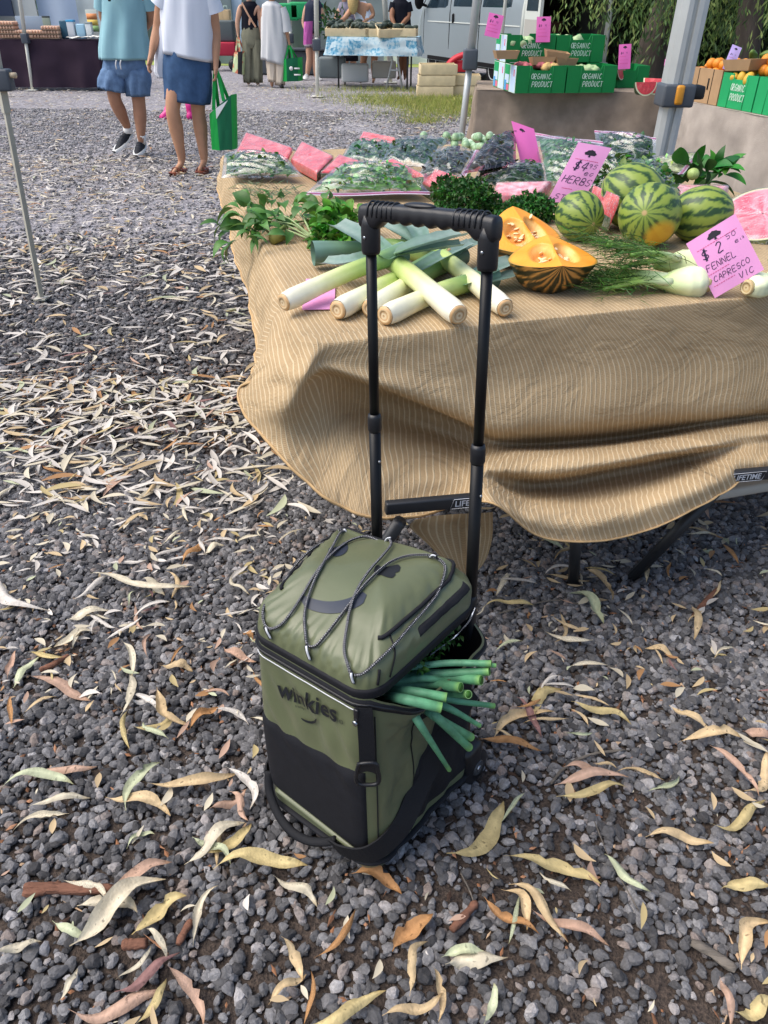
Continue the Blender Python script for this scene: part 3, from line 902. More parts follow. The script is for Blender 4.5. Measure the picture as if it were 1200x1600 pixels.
def body_pt(s, z, off=0.0):
 p, d = rim_pt(s)
 t = z / BH
 o = 0.006 * math.sin(PI * min(1, max(0, t))) - 0.014 * (1 - min(1, z / 0.04)) ** 2
 sx = s % PER
 fr = sm(0.02, 0.06, sx) * (1 - sm(BW - .05, BW - .01, sx)) * sm(.17, .26, z) * (1 - sm(.37, .415, z))
 o += fr * (0.0042 * math.sin((sx * 1.0 + z * 0.75) * 95 + 2.5 * N3(sx, z, 0, 9)) * (0.5 + 0.8 * N3(sx, z, 3, 11)) + 0.0028 * N3(sx * 2, z, 5, 14))
 sd = sm(BW + .01, BW + .05, sx) * (1 - sm(BW + BD - .04, BW + BD, sx))
 o += sd * (0.006 * N3(sx * 1.5, z * .8, 8, 16) + 0.003 * N3(sx, z, 8, 40))
 mo = sm(BW + .0, BW + .1, sx) * (1 - sm(BW + BD + .0, BW + BD + .06, sx))
 o += mo * 0.028 * sm(.3, BH, z)
 zz = z - mo * 0.05 * sm(.3, BH, z)
 return V((p.x + d.x * (o + off), p.y + d.y * (o + off), zz))
NS = 220
mb = MB()
zs = [0.004, .012, .025, .04, .06] + [.06 + (BH - .06) * i / 52 for i in range(1, 53)]
ring = lambda z, off: [body_pt(PER * k / NS, z, off) for k in range(NS)]
rings = [ring(z, 0) for z in zs] + [ring(BH, -.004), ring(BH - .02, -.006), ring(BH - .12, -.012)]
vs = [p for r in rings for p in r]
fs, mi = [], []
for i in range(len(rings) - 1):
 for k in range(NS):
  fs.append((i * NS + k, i * NS + (k + 1) % NS, (i + 1) * NS + (k + 1) % NS, (i + 1) * NS + k))
  mi.append(0 if i < len(zs) else 1)
fs.append(tuple(range(NS))[::-1]); mi.append(0)
fs.append(tuple((len(rings) - 1) * NS + k for k in range(NS))); mi.append(1)
mb.add(vs, fs); mb.mi = mi
bag_body = mb.build('body', [OLIVE, LINING], bag, angle=60)
def patch(name, s0, s1, zlo, zhi, off, mt, n=40, m=16, parent=None, th=0.0025):
 'a panel sewn on the body between heights zlo(s) and zhi(s), with edge thickness'
 def fn(u, v_):
  s = s0 + (s1 - s0) * u
  a, b = zlo(s), zhi(s)
  e = min(u, 1 - u, v_, 1 - v_)
  o = off if e > 0.001 else -0.001
  return body_pt(s, a + (b - a) * v_, o)
 return grid(MB(), fn, n, m).build(name, mt, parent or bag)
f2u = lambda s: s / BW
patch('front_pocket', .004, BW - .012, lambda s: .062 + .02 * (1 - f2u(s)), lambda s: .262 + .012 * f2u(s) - .008 * math.sin(PI * f2u(s)), .0035, BLACKF, 44, 20)
patch('side_panel', BW + .105, BW + BD - .004, lambda s: .06, lambda s: .20 + .13 * sm(BW + .1, BW + .24, s), .0035, BLACKF, 40, 20)
patch('side_panel', BW + .108, BW + .15, lambda s: .305, lambda s: .372 - .06 * (s - BW - .108) / .042, .003, BLACKF, 10, 10)
patch('side_panel', -BD + .004, -.012, lambda s: .05, lambda s: .27, .0035, BLACKF, 20, 10)
for s_ in (BW + .014, BW + .102):
 tube(MB(), [body_pt(s_, .05 + i * .0155, .001) for i in range(23)], .0011, 5).build('seam', BLACKF, bag)
patch('seam', .03, BW - .04, lambda s: .075 - .02 * f2u(s), lambda s: .082 - .02 * f2u(s), .006, OLIVE, 30, 3)
tube(MB(), [body_pt(PER * k / 90, .042, .001) for k in range(90)], .0085, 8, closed=True, flat=.45).build('base_trim', BLACKF, bag)
def band(name, s0, s1, z0, z1, off, mt, n=90, f=body_pt):
 return grid(MB(), lambda u, v_: f(s0 + (s1 - s0) * u, z0 + (z1 - z0) * v_, off if 0.02 < v_ < .98 else 0), n, 4).build(name, mt, bag)
band('zip_band', 0, PER, BH - .02, BH - .002, .003, BLACKF)
tube(MB(), [body_pt(.012 + (BW - .03) * k / 30, BH - .023, .002) for k in range(31)], .0012, 5).build('piping', REFL, bag)
tube(MB(), [body_pt(PER * k / 100, BH - .009, .004) for k in range(100)], .0022, 5, closed=True).build('zip_teeth', BPLA, bag)
LH = 0.097
def lid_k(s):
 'how far in the lid keeps rising, as a fraction of the way to the crown'
 p, d = rim_pt(s)
 fr, bk, sd = max(0, -d.y) ** 2, max(0, d.y) ** 2, d.x ** 2
 return (fr * .88 + bk * .24 + sd * .55) / (fr + bk + sd)
LCEN = V((0, .055, 0))
def lid_lift(x, y):
 return 0.012 * sm(-BW * .2, BW / 2, x) * sm(-BD / 2 + .03, BD * .35, y)
def lid_pt(s, k, off=0.0):
 p, d = rim_pt(s)
 q = V((p.x, p.y, 0)) * (1 - k) + LCEN * k
 kb = lid_k(s)
 t = min(1, k / kb)
 z = LH * (1 - (1 - t) ** 2.05) ** (1 / 2.05) + .007 * k
 bel = .011 * math.sin(PI * min(1, k / kb * 3.2)) if k / kb < 1 / 3.2 else 0
 cr = max(0, -d.y) * sm(0, .05, k) * (1 - sm(.12, .3, k))
 o = off + cr * .0022 * math.sin(s * 260 + 3 * N3(s, k, 1, 30)) + .0025 * N3(q.x, q.y, 5, 22) * sm(0, .1, k)
 sd_ = abs(d.x) * sm(.02, .08, k) * (1 - sm(.25, .5, k))
 o += sd_ * .004 * N3(s * 2, k * .6, 4, 20)
 q = V((q.x + d.x * bel, q.y + d.y * bel, 0))
 n = V((d.x * (1 - t), d.y * (1 - t), .25 + t)).normalized()
 q.x -= .11 * sm(-BD / 2, BD / 2, q.y) * sm(.04, -.12, q.x) * (.4 + .6 * t) + .022 * sm(0, BD / 2, q.y) * sm(0, .13, q.x) * t
 z -= .024 * t * sm(-.03, BD / 2, q.y) * sm(.0, -.14, q.x)
 return V((q.x, q.y, BH + z + lid_lift(q.x, q.y))) + n * o
ks = [0, .012, .025, .04, .06, .085, .11, .14, .18, .22, .27, .33, .4, .48, .56, .65, .74, .83, .91, .97]
mb = MB()
rings = [[lid_pt(PER * j / NS, .06, -.02) - V((0, 0, .03)) for j in range(NS)], [lid_pt(PER * j / NS, 0, -.006) for j in range(NS)]]
rings += [[lid_pt(PER * j / NS, k) for j in range(NS)] for k in ks]
vs = [p for r in rings for p in r]
fs = [(i * NS + k, i * NS + (k + 1) % NS, (i + 1) * NS + (k + 1) % NS, (i + 1) * NS + k) for i in range(len(rings) - 1) for k in range(NS)]
o = len(vs)
vs.append(sum(rings[-1], V()) / NS)
fs += [((len(rings) - 1) * NS + k, (len(rings) - 1) * NS + (k + 1) % NS, o) for k in range(NS)]
lid = mb.add(vs, fs).build('lid', OLIVE, bag)
LBVH = BVHTree.FromPolygons([V(v) for v in vs], fs)
def lid_hit(px, py, off=.002):
 o_, d_ = bag_ray(px, py)
 h = LBVH.ray_cast(o_, d_)
 if h[0] is None:
  h = min((LBVH.find_nearest(o_ + d_ * (1 + .01 * i)) for i in range(90)), key=lambda q: q[3])
 n = h[1] if h[1].dot(d_) < 0 else -h[1]
 return h[0] + n * off
def lid_down(p, off):
 h = LBVH.ray_cast(V((p.x, p.y, BH + .4)), V((0, 0, -1)))
 return (h[0] + h[1] * off) if h[0] else p
grid(MB(), lambda u, v_: lid_pt(PER * u, .012 * v_, .0035 if .02 < v_ < .98 else 0), 110, 4).build('zip_band', BLACKF, lid)
pipe = [lid_pt(s, lid_k(s) * (.36 + .12 * max(0, rim_pt(s)[1].y)), .002) for s in [BW + .02 + (BD * 2 + BW - .04) * i / 70 for i in range(71)]]
tube(MB(), pipe, .0036, 7).build('piping', BLACKF, lid)
grid(MB(), lambda u, v_: lid_pt(BW + .12 + .165 * u, .075 + .05 * v_ - .02 * math.sin(PI * u) * 0, .0032 if 0 < v_ < 1 and 0 < u < 1 else -.001), 20, 6).build('pocket_zip', BLACKF, lid)
tube(MB(), [lid_pt(BW + .045 + .01 * t, .02 + .16 * t, .0012) for t in [i / 10 for i in range(11)]], .0013, 5).build('seam', BLACKF, lid)
tube(MB(), [lid_pt(BW + .02, .02 + .06 * t, .002) for t in [i / 6 for i in range(7)]], .0022, 5).build('seam', BLACKF, lid)
def print_on(name, pts_rows, mt):
 'rows of paired pixels -> strip lying on the lid'
 mbp = MB()
 vs = []
 nn = 5
 for (a, b) in pts_rows:
  for k in range(nn):
   t = k / (nn - 1)
   vs.append(lid_hit(a[0] + (b[0] - a[0]) * t, a[1] + (b[1] - a[1]) * t, .0011))
 fs = [(i * nn + k, i * nn + k + 1, (i + 1) * nn + k + 1, (i + 1) * nn + k) for i in range(len(pts_rows) - 1) for k in range(nn - 1)]
 mbp.add(vs, fs).build(name, mt, lid)
def bar_rows(x0, y0, x1, y1, wpx, bow=0.0, n=18):
 rows = []
 L_ = math.hypot(x1 - x0, y1 - y0)
 ux, uy = (x1 - x0) / L_, (y1 - y0) / L_
 r = wpx / 2
 for i in range(n + 1):
  t = i / n
  a = t * L_
  ww = r
  if a < r: ww = math.sqrt(max(0.02, r * r - (r - a) ** 2))
  if L_ - a < r: ww = math.sqrt(max(0.02, r * r - (r - (L_ - a)) ** 2))
  bx = bow * 4 * t * (1 - t)
  cx, cy = x0 + ux * a - uy * bx, y0 + uy * a + ux * bx
  rows.append(((cx - uy * ww, cy + ux * ww), (cx + uy * ww, cy - ux * ww)))
 return rows
print_on('printed_mouth', bar_rows(470, 937, 573, 930, 19, 16), BLUEP)
print_on('printed_eye', bar_rows(513, 862, 543, 850, 15, 6), BLUEP)
print_on('printed_wink', bar_rows(584, 893, 626, 887, 12, 2), PRINT)
print_on('printed_wink', bar_rows(586, 886, 618, 899, 11, 3), PRINT)
def zc8(pts): return [(400 + x * .3, 800 + y * .3) for x, y in pts]
cordA = zc8([(480, 66), (430, 66), (350, 92), (250, 160), (170, 240), (100, 340), (55, 440), (42, 520), (50, 580), (82, 606), (130, 595), (180, 545), (240, 450), (300, 345), (360, 265), (430, 200), (500, 155), (580, 138), (660, 143), (690, 150)])
cordB = zc8([(484, 72), (440, 120), (400, 190), (350, 280), (310, 360), (275, 460), (258, 550), (260, 640), (284, 698), (320, 700), (370, 650), (430, 570), (500, 480), (560, 400), (630, 330), (700, 275), (780, 245), (860, 238), (920, 245), (970, 280), (975, 330), (940, 430), (880, 510), (800, 600), (720, 690), (640, 780), (570, 838), (514, 845)])
cordC = zc8([(506, 842), (480, 790), (470, 720), (478, 620), (500, 500), (540, 400), (600, 310), (650, 255), (702, 190), (698, 156)])
for k, c in enumerate((cordA, cordB, cordC)):
 raw = [lid_hit(x, y, .0042 + .0012 * k) for x, y in c]
 tube(MB(), catmull(raw, 7), .0025, 8, uvl=True).build('bungee_cord', CORDM, bag)
for (x0, y0, x1, y1) in [(72, 603, 80, 655), (278, 698, 284, 766), (510, 830, 512, 888), (494, 54, 462, 74), (700, 156, 676, 146), (935, 250, 906, 240)]:
 (a, b), (c, d) = zc8([(x0, y0), (x1, y1)])
 p, q_ = lid_hit(a, b, .008), lid_hit(c, d, .002)
 m_ = (p + q_) / 2 + V((0, -.002, .004))
 lp = tube(MB(), catmull([q_, m_, p, p + (p - m_) * .25 - V((0, 0, .004))], 5), .0042, 8, flat=.5).build('cord_loop', BLACKF, bag)
 tc_ = (BAGI @ CAMP - m_).normalized() * .004
 tube(MB(), catmull([q_ + tc_, m_ + tc_ * 1.1, p + tc_], 5), .0026, 6, flat=.6).build('reflective_strip', REFL, lp)
def front_sz(px, py):
 o_, d_ = bag_ray(px, py)
 t = (-BD / 2 - .006 - o_.y) / d_.y
 p = o_ + d_ * t
 return p.x + BW / 2, p.z
def on_front(name, vs, fs, mt, off=.0038, parent=None):
 MB().add([body_pt(x, z, off) for x, z in vs], fs).build(name, mt, parent or bag, smooth=False)
a, b = front_sz(437, 1086), front_sz(527, 1128)
tw = b[0] - a[0]
vs, fs = font_mesh('winkies', .05, .0009)
mxw = max(v.x for v in vs); k = tw / mxw
sl_ = (b[1] - a[1]) / tw
on_front('printed_name', [(a[0] + v.x * k, a[1] + v.x * k * sl_ + v.y * k * 1.1) for v in vs], fs, PRINT)
vs, fs = font_mesh('trolleys', .012)
a2 = front_sz(462, 1104)
on_front('printed_name', [(a2[0] + v.x * .62, a2[1] + v.x * .62 * sl_ + v.y * .62) for v in vs], fs, PRINT)
c0 = front_sz(533, 1128)
def disc(cx, cz, r0, r1, n=16):
 v_ = [(cx + r * math.cos(2 * PI * i / n), cz + r * math.sin(2 * PI * i / n)) for i in range(n) for r in (r0, r1)]
 return v_, [(2 * i, 2 * i + 1, (2 * i + 3) % (2 * n), (2 * i + 2) % (2 * n)) for i in range(n)]
v_, f_ = disc(c0[0], c0[1], .0031, .004); on_front('printed_mark', v_, f_, PRINT)
vs, fs = font_mesh('R', .006); on_front('printed_mark', [(c0[0] - .002 + v.x * .9, c0[1] - .002 + v.y * .9) for v in vs], fs, PRINT)
s0, s1 = front_sz(472, 1121), front_sz(497, 1122)
v_, f_ = [], []
for i in range(15):
 t = i / 14
 wv = .0032 * (.45 + .75 * t) * (1 if 0 < i < 14 else .5)
 x = s0[0] + (s1[0] - s0[0]) * t; z = s0[1] + (s1[1] - s0[1]) * t - .013 * 4 * t * (1 - t) * (.75 + .25 * t)
 v_ += [(x, z + wv), (x, z - wv)]
 if i: f_.append((2 * i - 2, 2 * i - 1, 2 * i + 1, 2 * i))
on_front('printed_smile', v_, f_, PRINT)
tp = [body_pt(BW - .012, BH - .012, .006), body_pt(BW - .010, BH - .03, .008), body_pt(BW - .008, BH - .08, .01), body_pt(BW - .008, BH - .125, .011)]
def ribbon(name, path, wid, th, mt, parent, side):
 mbr = MB()
 vs = []
 path = catmull(path, 6)
 for i, p in enumerate(path):
  t = (path[min(i + 1, len(path) - 1)] - path[max(i - 1, 0)]).normalized()
  sv = side(p, t).normalized()
  n = t.cross(sv).normalized()
  vs += [p + sv * wid / 2 + n * th / 2, p - sv * wid / 2 + n * th / 2, p - sv * wid / 2 - n * th / 2, p + sv * wid / 2 - n * th / 2]
 fs = [(i * 4 + k, i * 4 + (k + 1) % 4, i * 4 + 4 + (k + 1) % 4, i * 4 + 4 + k) for i in range(len(path) - 1) for k in range(4)]
 e = (len(path) - 1) * 4
 fs += [(3, 2, 1, 0), (e, e + 1, e + 2, e + 3)]
 return mbr.add(vs, fs).build(name, mt, parent, smooth=False)
cn = (rim_pt(BW - .008)[1]); cside = V((-cn.y, cn.x, 0))
tab = ribbon('hanging_tab', tp, .026, .003, WEBB, bag, lambda p, t: cside)
pc = tp[-1]
rg = [pc + cside * x + V((0, 0, z)) + V((cn.x, cn.y, 0)) * .003 for x, z in [(-.013, .006), (-.017, -.012), (-.019, -.032), (-.012, -.042), (.012, -.042), (.019, -.032), (.017, -.012), (.013, .006)]]
tube(MB(), catmull(rg + [rg[0]], 4)[:-1], .0036, 7, closed=True).build('opener_ring', BPLA, tab)
grid(MB(), lambda u, v_: pc + cside * (.014 * (2 * u - 1)) + V((0, 0, .008 - .026 * v_ * (1 - .25 * math.sin(PI * u)))) + V((cn.x, cn.y, 0)) * .004, 8, 5).build('opener_plate', BPLA, tab)
zp = body_pt(BW - .024, BH - .012, .008)
box(MB(), zp - V((0, .002, .016)), (.009, .005, .03), .002).build('zip_pull', BPLA, bag)
lathe(MB(), [(.001, -.002), (.005, -.0015), (.005, .0015), (.001, .002)], 12, Matrix.Translation(zp - V((0, .006, .028))) @ Matrix.Rotation(PI / 2, 4, 'X')).build('zip_eyelet', STEEL, bag)
def sside(p, t): return t.cross(V((.75, -.65, .05)))
dg = [body_pt(BW + BD - .03, .27, .007), body_pt(BW + .19, .235, .008), body_pt(BW + .12, .17, .009), body_pt(BW + .05, .115, .012), body_pt(BW - .005, .085, .014), body_pt(BW - .05, .062, .014), body_pt(BW - .085, .05, .012)]
ribbon('carry_strap', dg, .042, .0035, WEBB, bag, sside)
lh = [body_pt(.012, .105, .005), body_pt(.03, .075, .014), body_pt(.06, .05, .026), body_pt(.1, .036, .032), body_pt(.14, .036, .027), body_pt(.175, .05, .016), body_pt(.195, .066, .01)]
tube(MB(), catmull(lh, 7), .0085, 9, flat=.6).build('grab_handle', WEBB, bag)
lh2 = [body_pt(-.06, .12, .008), body_pt(-.02, .09, .012), body_pt(.0, .085, .012)]
ribbon('side_strap', lh2, .03, .003, WEBB, bag, lambda p, t: V((0, 0, 1)))
HS, HV, HT = 0.111, 0.166, 1.088
ph = MB()
for sg in (-1, 1):
 ot = tube(MB(), [V((sg * HS, HV, z)) for z in (.06, .3, .5, .735)], .0108, 14).build('outer_tube', BTUB, bag)
 tube(MB(), [V((sg * HS, HV, z)) for z in (.712, .716, .74, .746)], [.0112, .0128, .0128, .0112], 14).build('collar', BPLA, ot)
 lathe(MB(), [(.0005, .0), (.0032, .0), (.0026, .0025), (.0005, .003)], 10, Matrix.Translation((sg * HS + .0105, HV - .002, .655)) @ Matrix.Rotation(PI / 2, 4, 'Y')).build('lock_button', STEEL, ot)
 tube(MB(), [V((sg * HS, HV, z)) for z in (.70, .85, HT - .03)], .0089, 14).build('inner_tube', BTUB, bag)
box(MB(), (0, BD / 2 + .012, .25), (BW - .03, .02, .40), .008).build('back_plate', BPLA, bag)
GX = HS + .017
def grip_sec(u):
 x = (2 * u - 1) * GX
 e = min(1, (GX - abs(x)) / .006)
 rr_ = math.sqrt(max(0, 1 - (1 - e) ** 2)) if e < 1 else 1
 top = HT + .0145 - .004 * (abs(x) / GX) ** 3
 wave = .0022 * math.cos(x * 2 * PI / .024) if abs(x) < .066 else 0
 bot = HT - .0135 + wave
 if abs(x) > .076: bot = HT - .0135 - .012 * sm(.076, .096, abs(x))
 return x, top * 1.0, bot, .0148 * (.55 + .45 * rr_), rr_
mb = MB()
vs, nu, nk = [], 90, 18
for i in range(nu + 1):
 x, tp_, bt, dy, rr_ = grip_sec(i / nu)
 cz, hz = (tp_ + bt) / 2, (tp_ - bt) / 2 * (.6 + .4 * rr_)
 for k in range(nk):
  th = 2 * PI * k / nk
  c_, s_ = math.cos(th), math.sin(th)
  q_ = 3.2
  vs.append(V((x, HV + dy * abs(c_) ** (2 / q_) * (1 if c_ >= 0 else -1), cz + hz * abs(s_) ** (2 / q_) * (1 if s_ >= 0 else -1))))
fs = [(i * nk + k, (i + 1) * nk + k, (i + 1) * nk + (k + 1) % nk, i * nk + (k + 1) % nk) for i in range(nu) for k in range(nk)]
fs += [tuple(range(nk)), tuple(nu * nk + k for k in range(nk))[::-1]]
grip = mb.add(vs, fs).build('grip', BPLA, bag)
for sg in (-1, 1):
 tube(MB(), [V((sg * (HS + .0), HV, z)) for z in (HT - .065, HT - .0648, HT - .06, HT - .02, HT - .005)], [.004, .014, .0155, .0158, .015], 16).build('grip_leg', BPLA, grip)
 lathe(MB(), [(.0005, 0), (.0026, 0), (.0026, .0012), (.0005, .0012)], 10, Matrix.Translation((sg * HS, HV - .0157, HT - .038)) @ Matrix.Rotation(PI / 2, 4, 'X')).build('rivet', STEEL, grip)
 rib0 = None
 for k in range(6):
  x = sg * (.058 + .0095 * k)
  pts_ = [V((0, .0151 * math.cos(a) * (1 if abs(math.cos(a)) > .1 else 1), .0 + .0149 * math.sin(a))) for a in [PI * (-.15 + 1.3 * i / 16) for i in range(17)]]
  if rib0 is None:
   rib0 = tube(MB(), pts_, .0019, 6).mesh('rib', BPLA)
  r_ = link('rib', rib0, grip); r_.location = (x, HV, HT + .0005)
ellipsoid(MB(), (-.012, HV - .001, HT + .0148), (.03, .011, .005), 20, 8).build('release_button', BPLA, grip)
for sg in (-1, 1):
 whl = lathe(MB(), [(.006, -.014), (.03, -.014), (.038, -.011), (.0395, 0), (.038, .011), (.03, .014), (.006, .014)], 28, Matrix.Rotation(PI / 2, 4, 'Y')).build('wheel', BPLA, bag, angle=50)
 whl.location = (sg * (BW / 2 - .002), BD / 2 + .012, .036)
 lathe(MB(), [(.001, -.0165), (.016, -.0165), (.019, -.012), (.019, .012), (.016, .0165), (.001, .0165)], 20, Matrix.Rotation(PI / 2, 4, 'Y')).build('rim', mk('grey_hub', '#3c3e42', .35), whl, angle=40)
 lathe(MB(), [(.0005, -.0185), (.006, -.0185), (.007, -.0165), (.007, .0165), (.006, .0185), (.0005, .0185)], 12, Matrix.Rotation(PI / 2, 4, 'Y')).build('axle_cap', STEEL, whl, angle=40)
 box(MB(), (sg * (BW / 2 - .012), BD / 2 + .0, .065), (.05, .06, .075), .014).build('wheel_housing', BPLA, bag)
box(MB(), (0, BD / 2 - .01, .03), (BW - .04, .03, .03), .008).build('axle_cover', BPLA, bag)
box(MB(), (0, -BD / 2 + .07, .004), (BW - .1, .05, .016), .004).build('front_foot', BPLA, bag)
ONI = mk('onion_green', (1, 1, 1), .5, .35, attr=True, var=.18, vscale=70, bump=.1, bscale=200, stretch=(1, 1, 1))
def oni_col(t, r_):
 a, b_, c_ = lin('#6fa591'), lin('#5f9f70'), lin('#78a95c')
 j = r_.uniform(.8, 1.1)
 c = [x * (1 - t) + y * t for x, y in zip(a, b_)]
 if t > .95: c = c_
 return tuple(v * j * .85 for v in c)
def side_hit(px, py, e):
 o_, d_ = bag_ray(px, py)
 t = (BW / 2 + e - o_.x) / d_.x
 return o_ + d_ * t
stalks = [((640, 1043, -.03), (700, 1036, .02), (768, 1037, .085), 4.4, 1), ((640, 1053, -.04), (700, 1052, .02), (765, 1049, .085), 5.6, 1),
   ((640, 1060, -.03), (700, 1058, .02), (752, 1063, .08), 6.6, 1), ((622, 1070, -.04), (670, 1068, .0), (720, 1074, .06), 6.6, 1),
   ((602, 1080, -.05), (640, 1080, .01), (698, 1090, .065), 6.2, 1), ((596, 1088, -.05), (630, 1092, .015), (690, 1106, .07), 6.8, 1),
   ((660, 1078, -.02), (700, 1083, .02), (732, 1085, .07), 5.4, 1), ((660, 1082, -.02), (705, 1094, .02), (772, 1103, .07), 4.6, .8),
   ((655, 1088, -.02), (702, 1107, .03), (750, 1134, .07), 5.6, .55), ((655, 1098, -.02), (680, 1120, .03), (736, 1152, .06), 5.8, 1),
   ((652, 1096, -.03), (684, 1122, .035), (733, 1168, .06), 6.4, .9), ((634, 1095, -.03), (655, 1130, .03), (702, 1203, .045), 6.6, .5),
   ((690, 1036, .0), (730, 1036, .05), (775, 1040, .09), 3.6, .8), ((630, 1064, -.03), (665, 1060, .0), (708, 1066, .03), 5.0, .8)]
ro = random.Random(3)
for i, (a, b_, c_, rpx, tap) in enumerate(stalks):
 pa, pb, pd = BAGM @ side_hit(*a), BAGM @ side_hit(*b_), BAGM @ side_hit(*c_)
 base = pa + (pa - pb).normalized() * .05
 path = catmull([base, pa, pb, pd], 6)
 zc = (pb - CAMP).dot(_F)
 r0 = rpx / FPX * zc * 1.22
 n = len(path)
 rad = [r0 * (.72 + .28 * sm(0, .5, k / (n - 1))) * (1 - (1 - tap) * sm(.45, 1, k / (n - 1))) for k in range(n)]
 col = [oni_col(k / (n - 1), random.Random(i * 50 + k)) for k in range(n)]
 o_ = thing('spring_onion', '', 'spring onion', path[0])
 loc = [p - path[0] for p in path]
 s_ = tube(MB(), loc, rad, 12, caps=False, col=col)
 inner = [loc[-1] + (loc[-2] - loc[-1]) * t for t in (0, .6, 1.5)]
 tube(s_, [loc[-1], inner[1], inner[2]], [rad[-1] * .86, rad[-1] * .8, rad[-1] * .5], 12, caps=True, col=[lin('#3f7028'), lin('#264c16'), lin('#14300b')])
 fr = frames(loc)[-1]
 vs = []
 for k in range(12):
  th = 2 * PI * k / 12
  dd = fr[1] * math.cos(th) + fr[2] * math.sin(th)
  vs += [loc[-1] + dd * rad[-1], loc[-1] + dd * rad[-1] * .86]
 s_.add(vs, [(2 * k, 2 * k + 1, (2 * k + 3) % 24, (2 * k + 2) % 24) for k in range(12)], lin('#8fb878'))
 s_.build('stalk', ONI, o_)
 lab = ['uppermost straight green onion stalk poking out of the bag mouth', 'second straight onion stalk below the uppermost one in the bag mouth', 'third straight onion stalk with wide open cut end',
   'shorter onion stalk ending above the middle of the bundle', 'thick onion stalk ending left of the others above the lowest straight one', 'lowest straight thick onion stalk with its open end facing right',
   'short onion stalk seen between two longer ones', 'dark thin onion stalk reaching right under the straight ones', 'tapering onion stalk drooping far right to a pinched tip',
   'drooping open ended onion stalk lying behind the fattest drooping one', 'fat drooping onion stalk with torn open end', 'long flat onion leaf hanging steeply down the side of the bag',
   'thin onion stalk peeping out behind the uppermost stalk', 'small onion leaf lying on top of the bundle'][i]
 tag(o_, lab, None, 'spring onions sticking out of the trolley bag')
SILV = mk('silver_film', '#b9bfcb', .22, .6, metal=.7, bump=.8, bscale=40)
def herbs_in():
 mbp = MB()
 r_ = random.Random(8)
 for _ in range(260):
  p = V((r_.uniform(.07, .135), r_.uniform(-.02, .11), BH - .02 + r_.uniform(-.02, .022)))
  vs, fs = blade(r_.uniform(.01, .018), .008, .3, .2, 0, 3)
  M = Matrix.Translation(BAGM @ p) @ Euler((r_.uniform(-1, 1), r_.uniform(-1, 1), r_.uniform(0, 6))).to_matrix().to_4x4()
  mbp.add([M @ v for v in vs], fs, tuple(c * r_.uniform(.5, 1.1) for c in lin('#3c6a2b')))
 t = mbp.build('herb_bunch', mk('herb_dark', (1, 1, 1), .6, .3, attr=True))
 tag(t, 'dark curly herb leaves just visible inside the open bag mouth', 'herbs')
herbs_in()
pl = [BAGM @ V((x, y, z)) for x, y, z in [(.128, .02, BH - .015), (.142, .06, BH + .0), (.150, .1, BH + .018), (.146, .128, BH + .034)]]
pl = catmull(pl, 6)
def film(u, v_):
 i = min(len(pl) - 2, int(u * (len(pl) - 1)))
 p = pl[i].lerp(pl[i + 1], u * (len(pl) - 1) - i)
 wv = .016 * math.sin(PI * u) ** .7
 return p + V((.3, -.3, .5)) * (v_ - .5) * wv + V((0, 0, .003 * N3(u, v_, 1, 9)))
tag(grid(MB(), film, 20, 6).build('silver_wrapper', SILV), 'crumpled silver foil wrapper peeking from the back of the bag mouth', 'wrapper')
# ================================================================== MARKET TABLE
TO = V((-0.170, 1.565, 0))
TYAW = RAD(16.875)
E1, E2 = V((math.cos(TYAW), math.sin(TYAW), 0)), V((-math.sin(TYAW), math.cos(TYAW), 0))
def TP(a, b, z): return TO + E1 * a + E2 * b + V((0, 0, z))
def TBp(px, py, b): return plane_hit(px, py, TO + E2 * b, E2)
def TAp(px, py, a): return plane_hit(px, py, TO + E1 * a, E1)
TZ = 0.742                                            # top of the cloth
TTOP = mk('table_plastic', '#b7b2a8', .5, bump=.05)
TLEG = mk('table_steel', '#24262a', .45, .5)
tM = Matrix.Translation(TO) @ Matrix.Rotation(TYAW, 4, 'Z')
tbl = thing('picnic_table', 'folding picnic table with dark steel legs and side bench hidden under brown woven cloth', 'table', mat4=tM)
box(MB(), (.93, .40, .712), (1.8, .74, .04), .012).build('tabletop', TTOP, tbl)
box(MB(), (1.0, -.11, .27), (1.0, .12, .03), .01).build('bench', TTOP, tbl)
RM = Matrix.Translation((.66, -.232, .402)) @ Matrix.Rotation(RAD(2.9), 4, 'Y') @ Matrix.Rotation(RAD(-2.2), 4, 'Z')
brl = box(MB(), (-.43, 0, 0), (.23, .02, .029), .004, RM).build('bench_rail', TLEG, tbl)
box(MB(), (.55, 0, 0), (.44, .02, .029), .004, RM).build('bench_rail', TLEG, tbl)
for px_ in (745, 1192):
 p = tM.inverted() @ TBp(px_, 795 if px_ == 745 else 742, -.303)
 vs, fs = font_mesh('LIFETIME', .021, .0004)
 mx_ = max(v.x for v in vs)
 cx = (.312 if px_ == 745 else 1.03) - .66
 MB().add([RM @ V((cx - .04 + v.x * .08 / mx_, -.0112, -.007 + v.y)) for v in vs], fs).build('rail_lettering', REFL, brl, smooth=False)
 tube(MB(), [RM @ V((cx + x, -.0112, z)) for x, z in [(-.05, -.012), (.045, -.012), (.052, .012), (-.043, .012)]], .0008, 4, closed=True).build('rail_frame', REFL, brl)
for pts_ in ([(.645, -.152, .23), (.70, -.10, .0)], [(1.0, -.2, .31), (.875, -.12, .0)], [(.15, -.215, .39), (.035, -.04, .0)], [(1.5, -.2, .42), (1.62, -.1, 0)],
    [(.9, .7, .69), (.8, .8, 0)], [(.2, .7, .69), (.1, .8, 0)]):
 tube(MB(), [V(p) for p in pts_], .0155, 10).build('leg', TLEG, tbl)
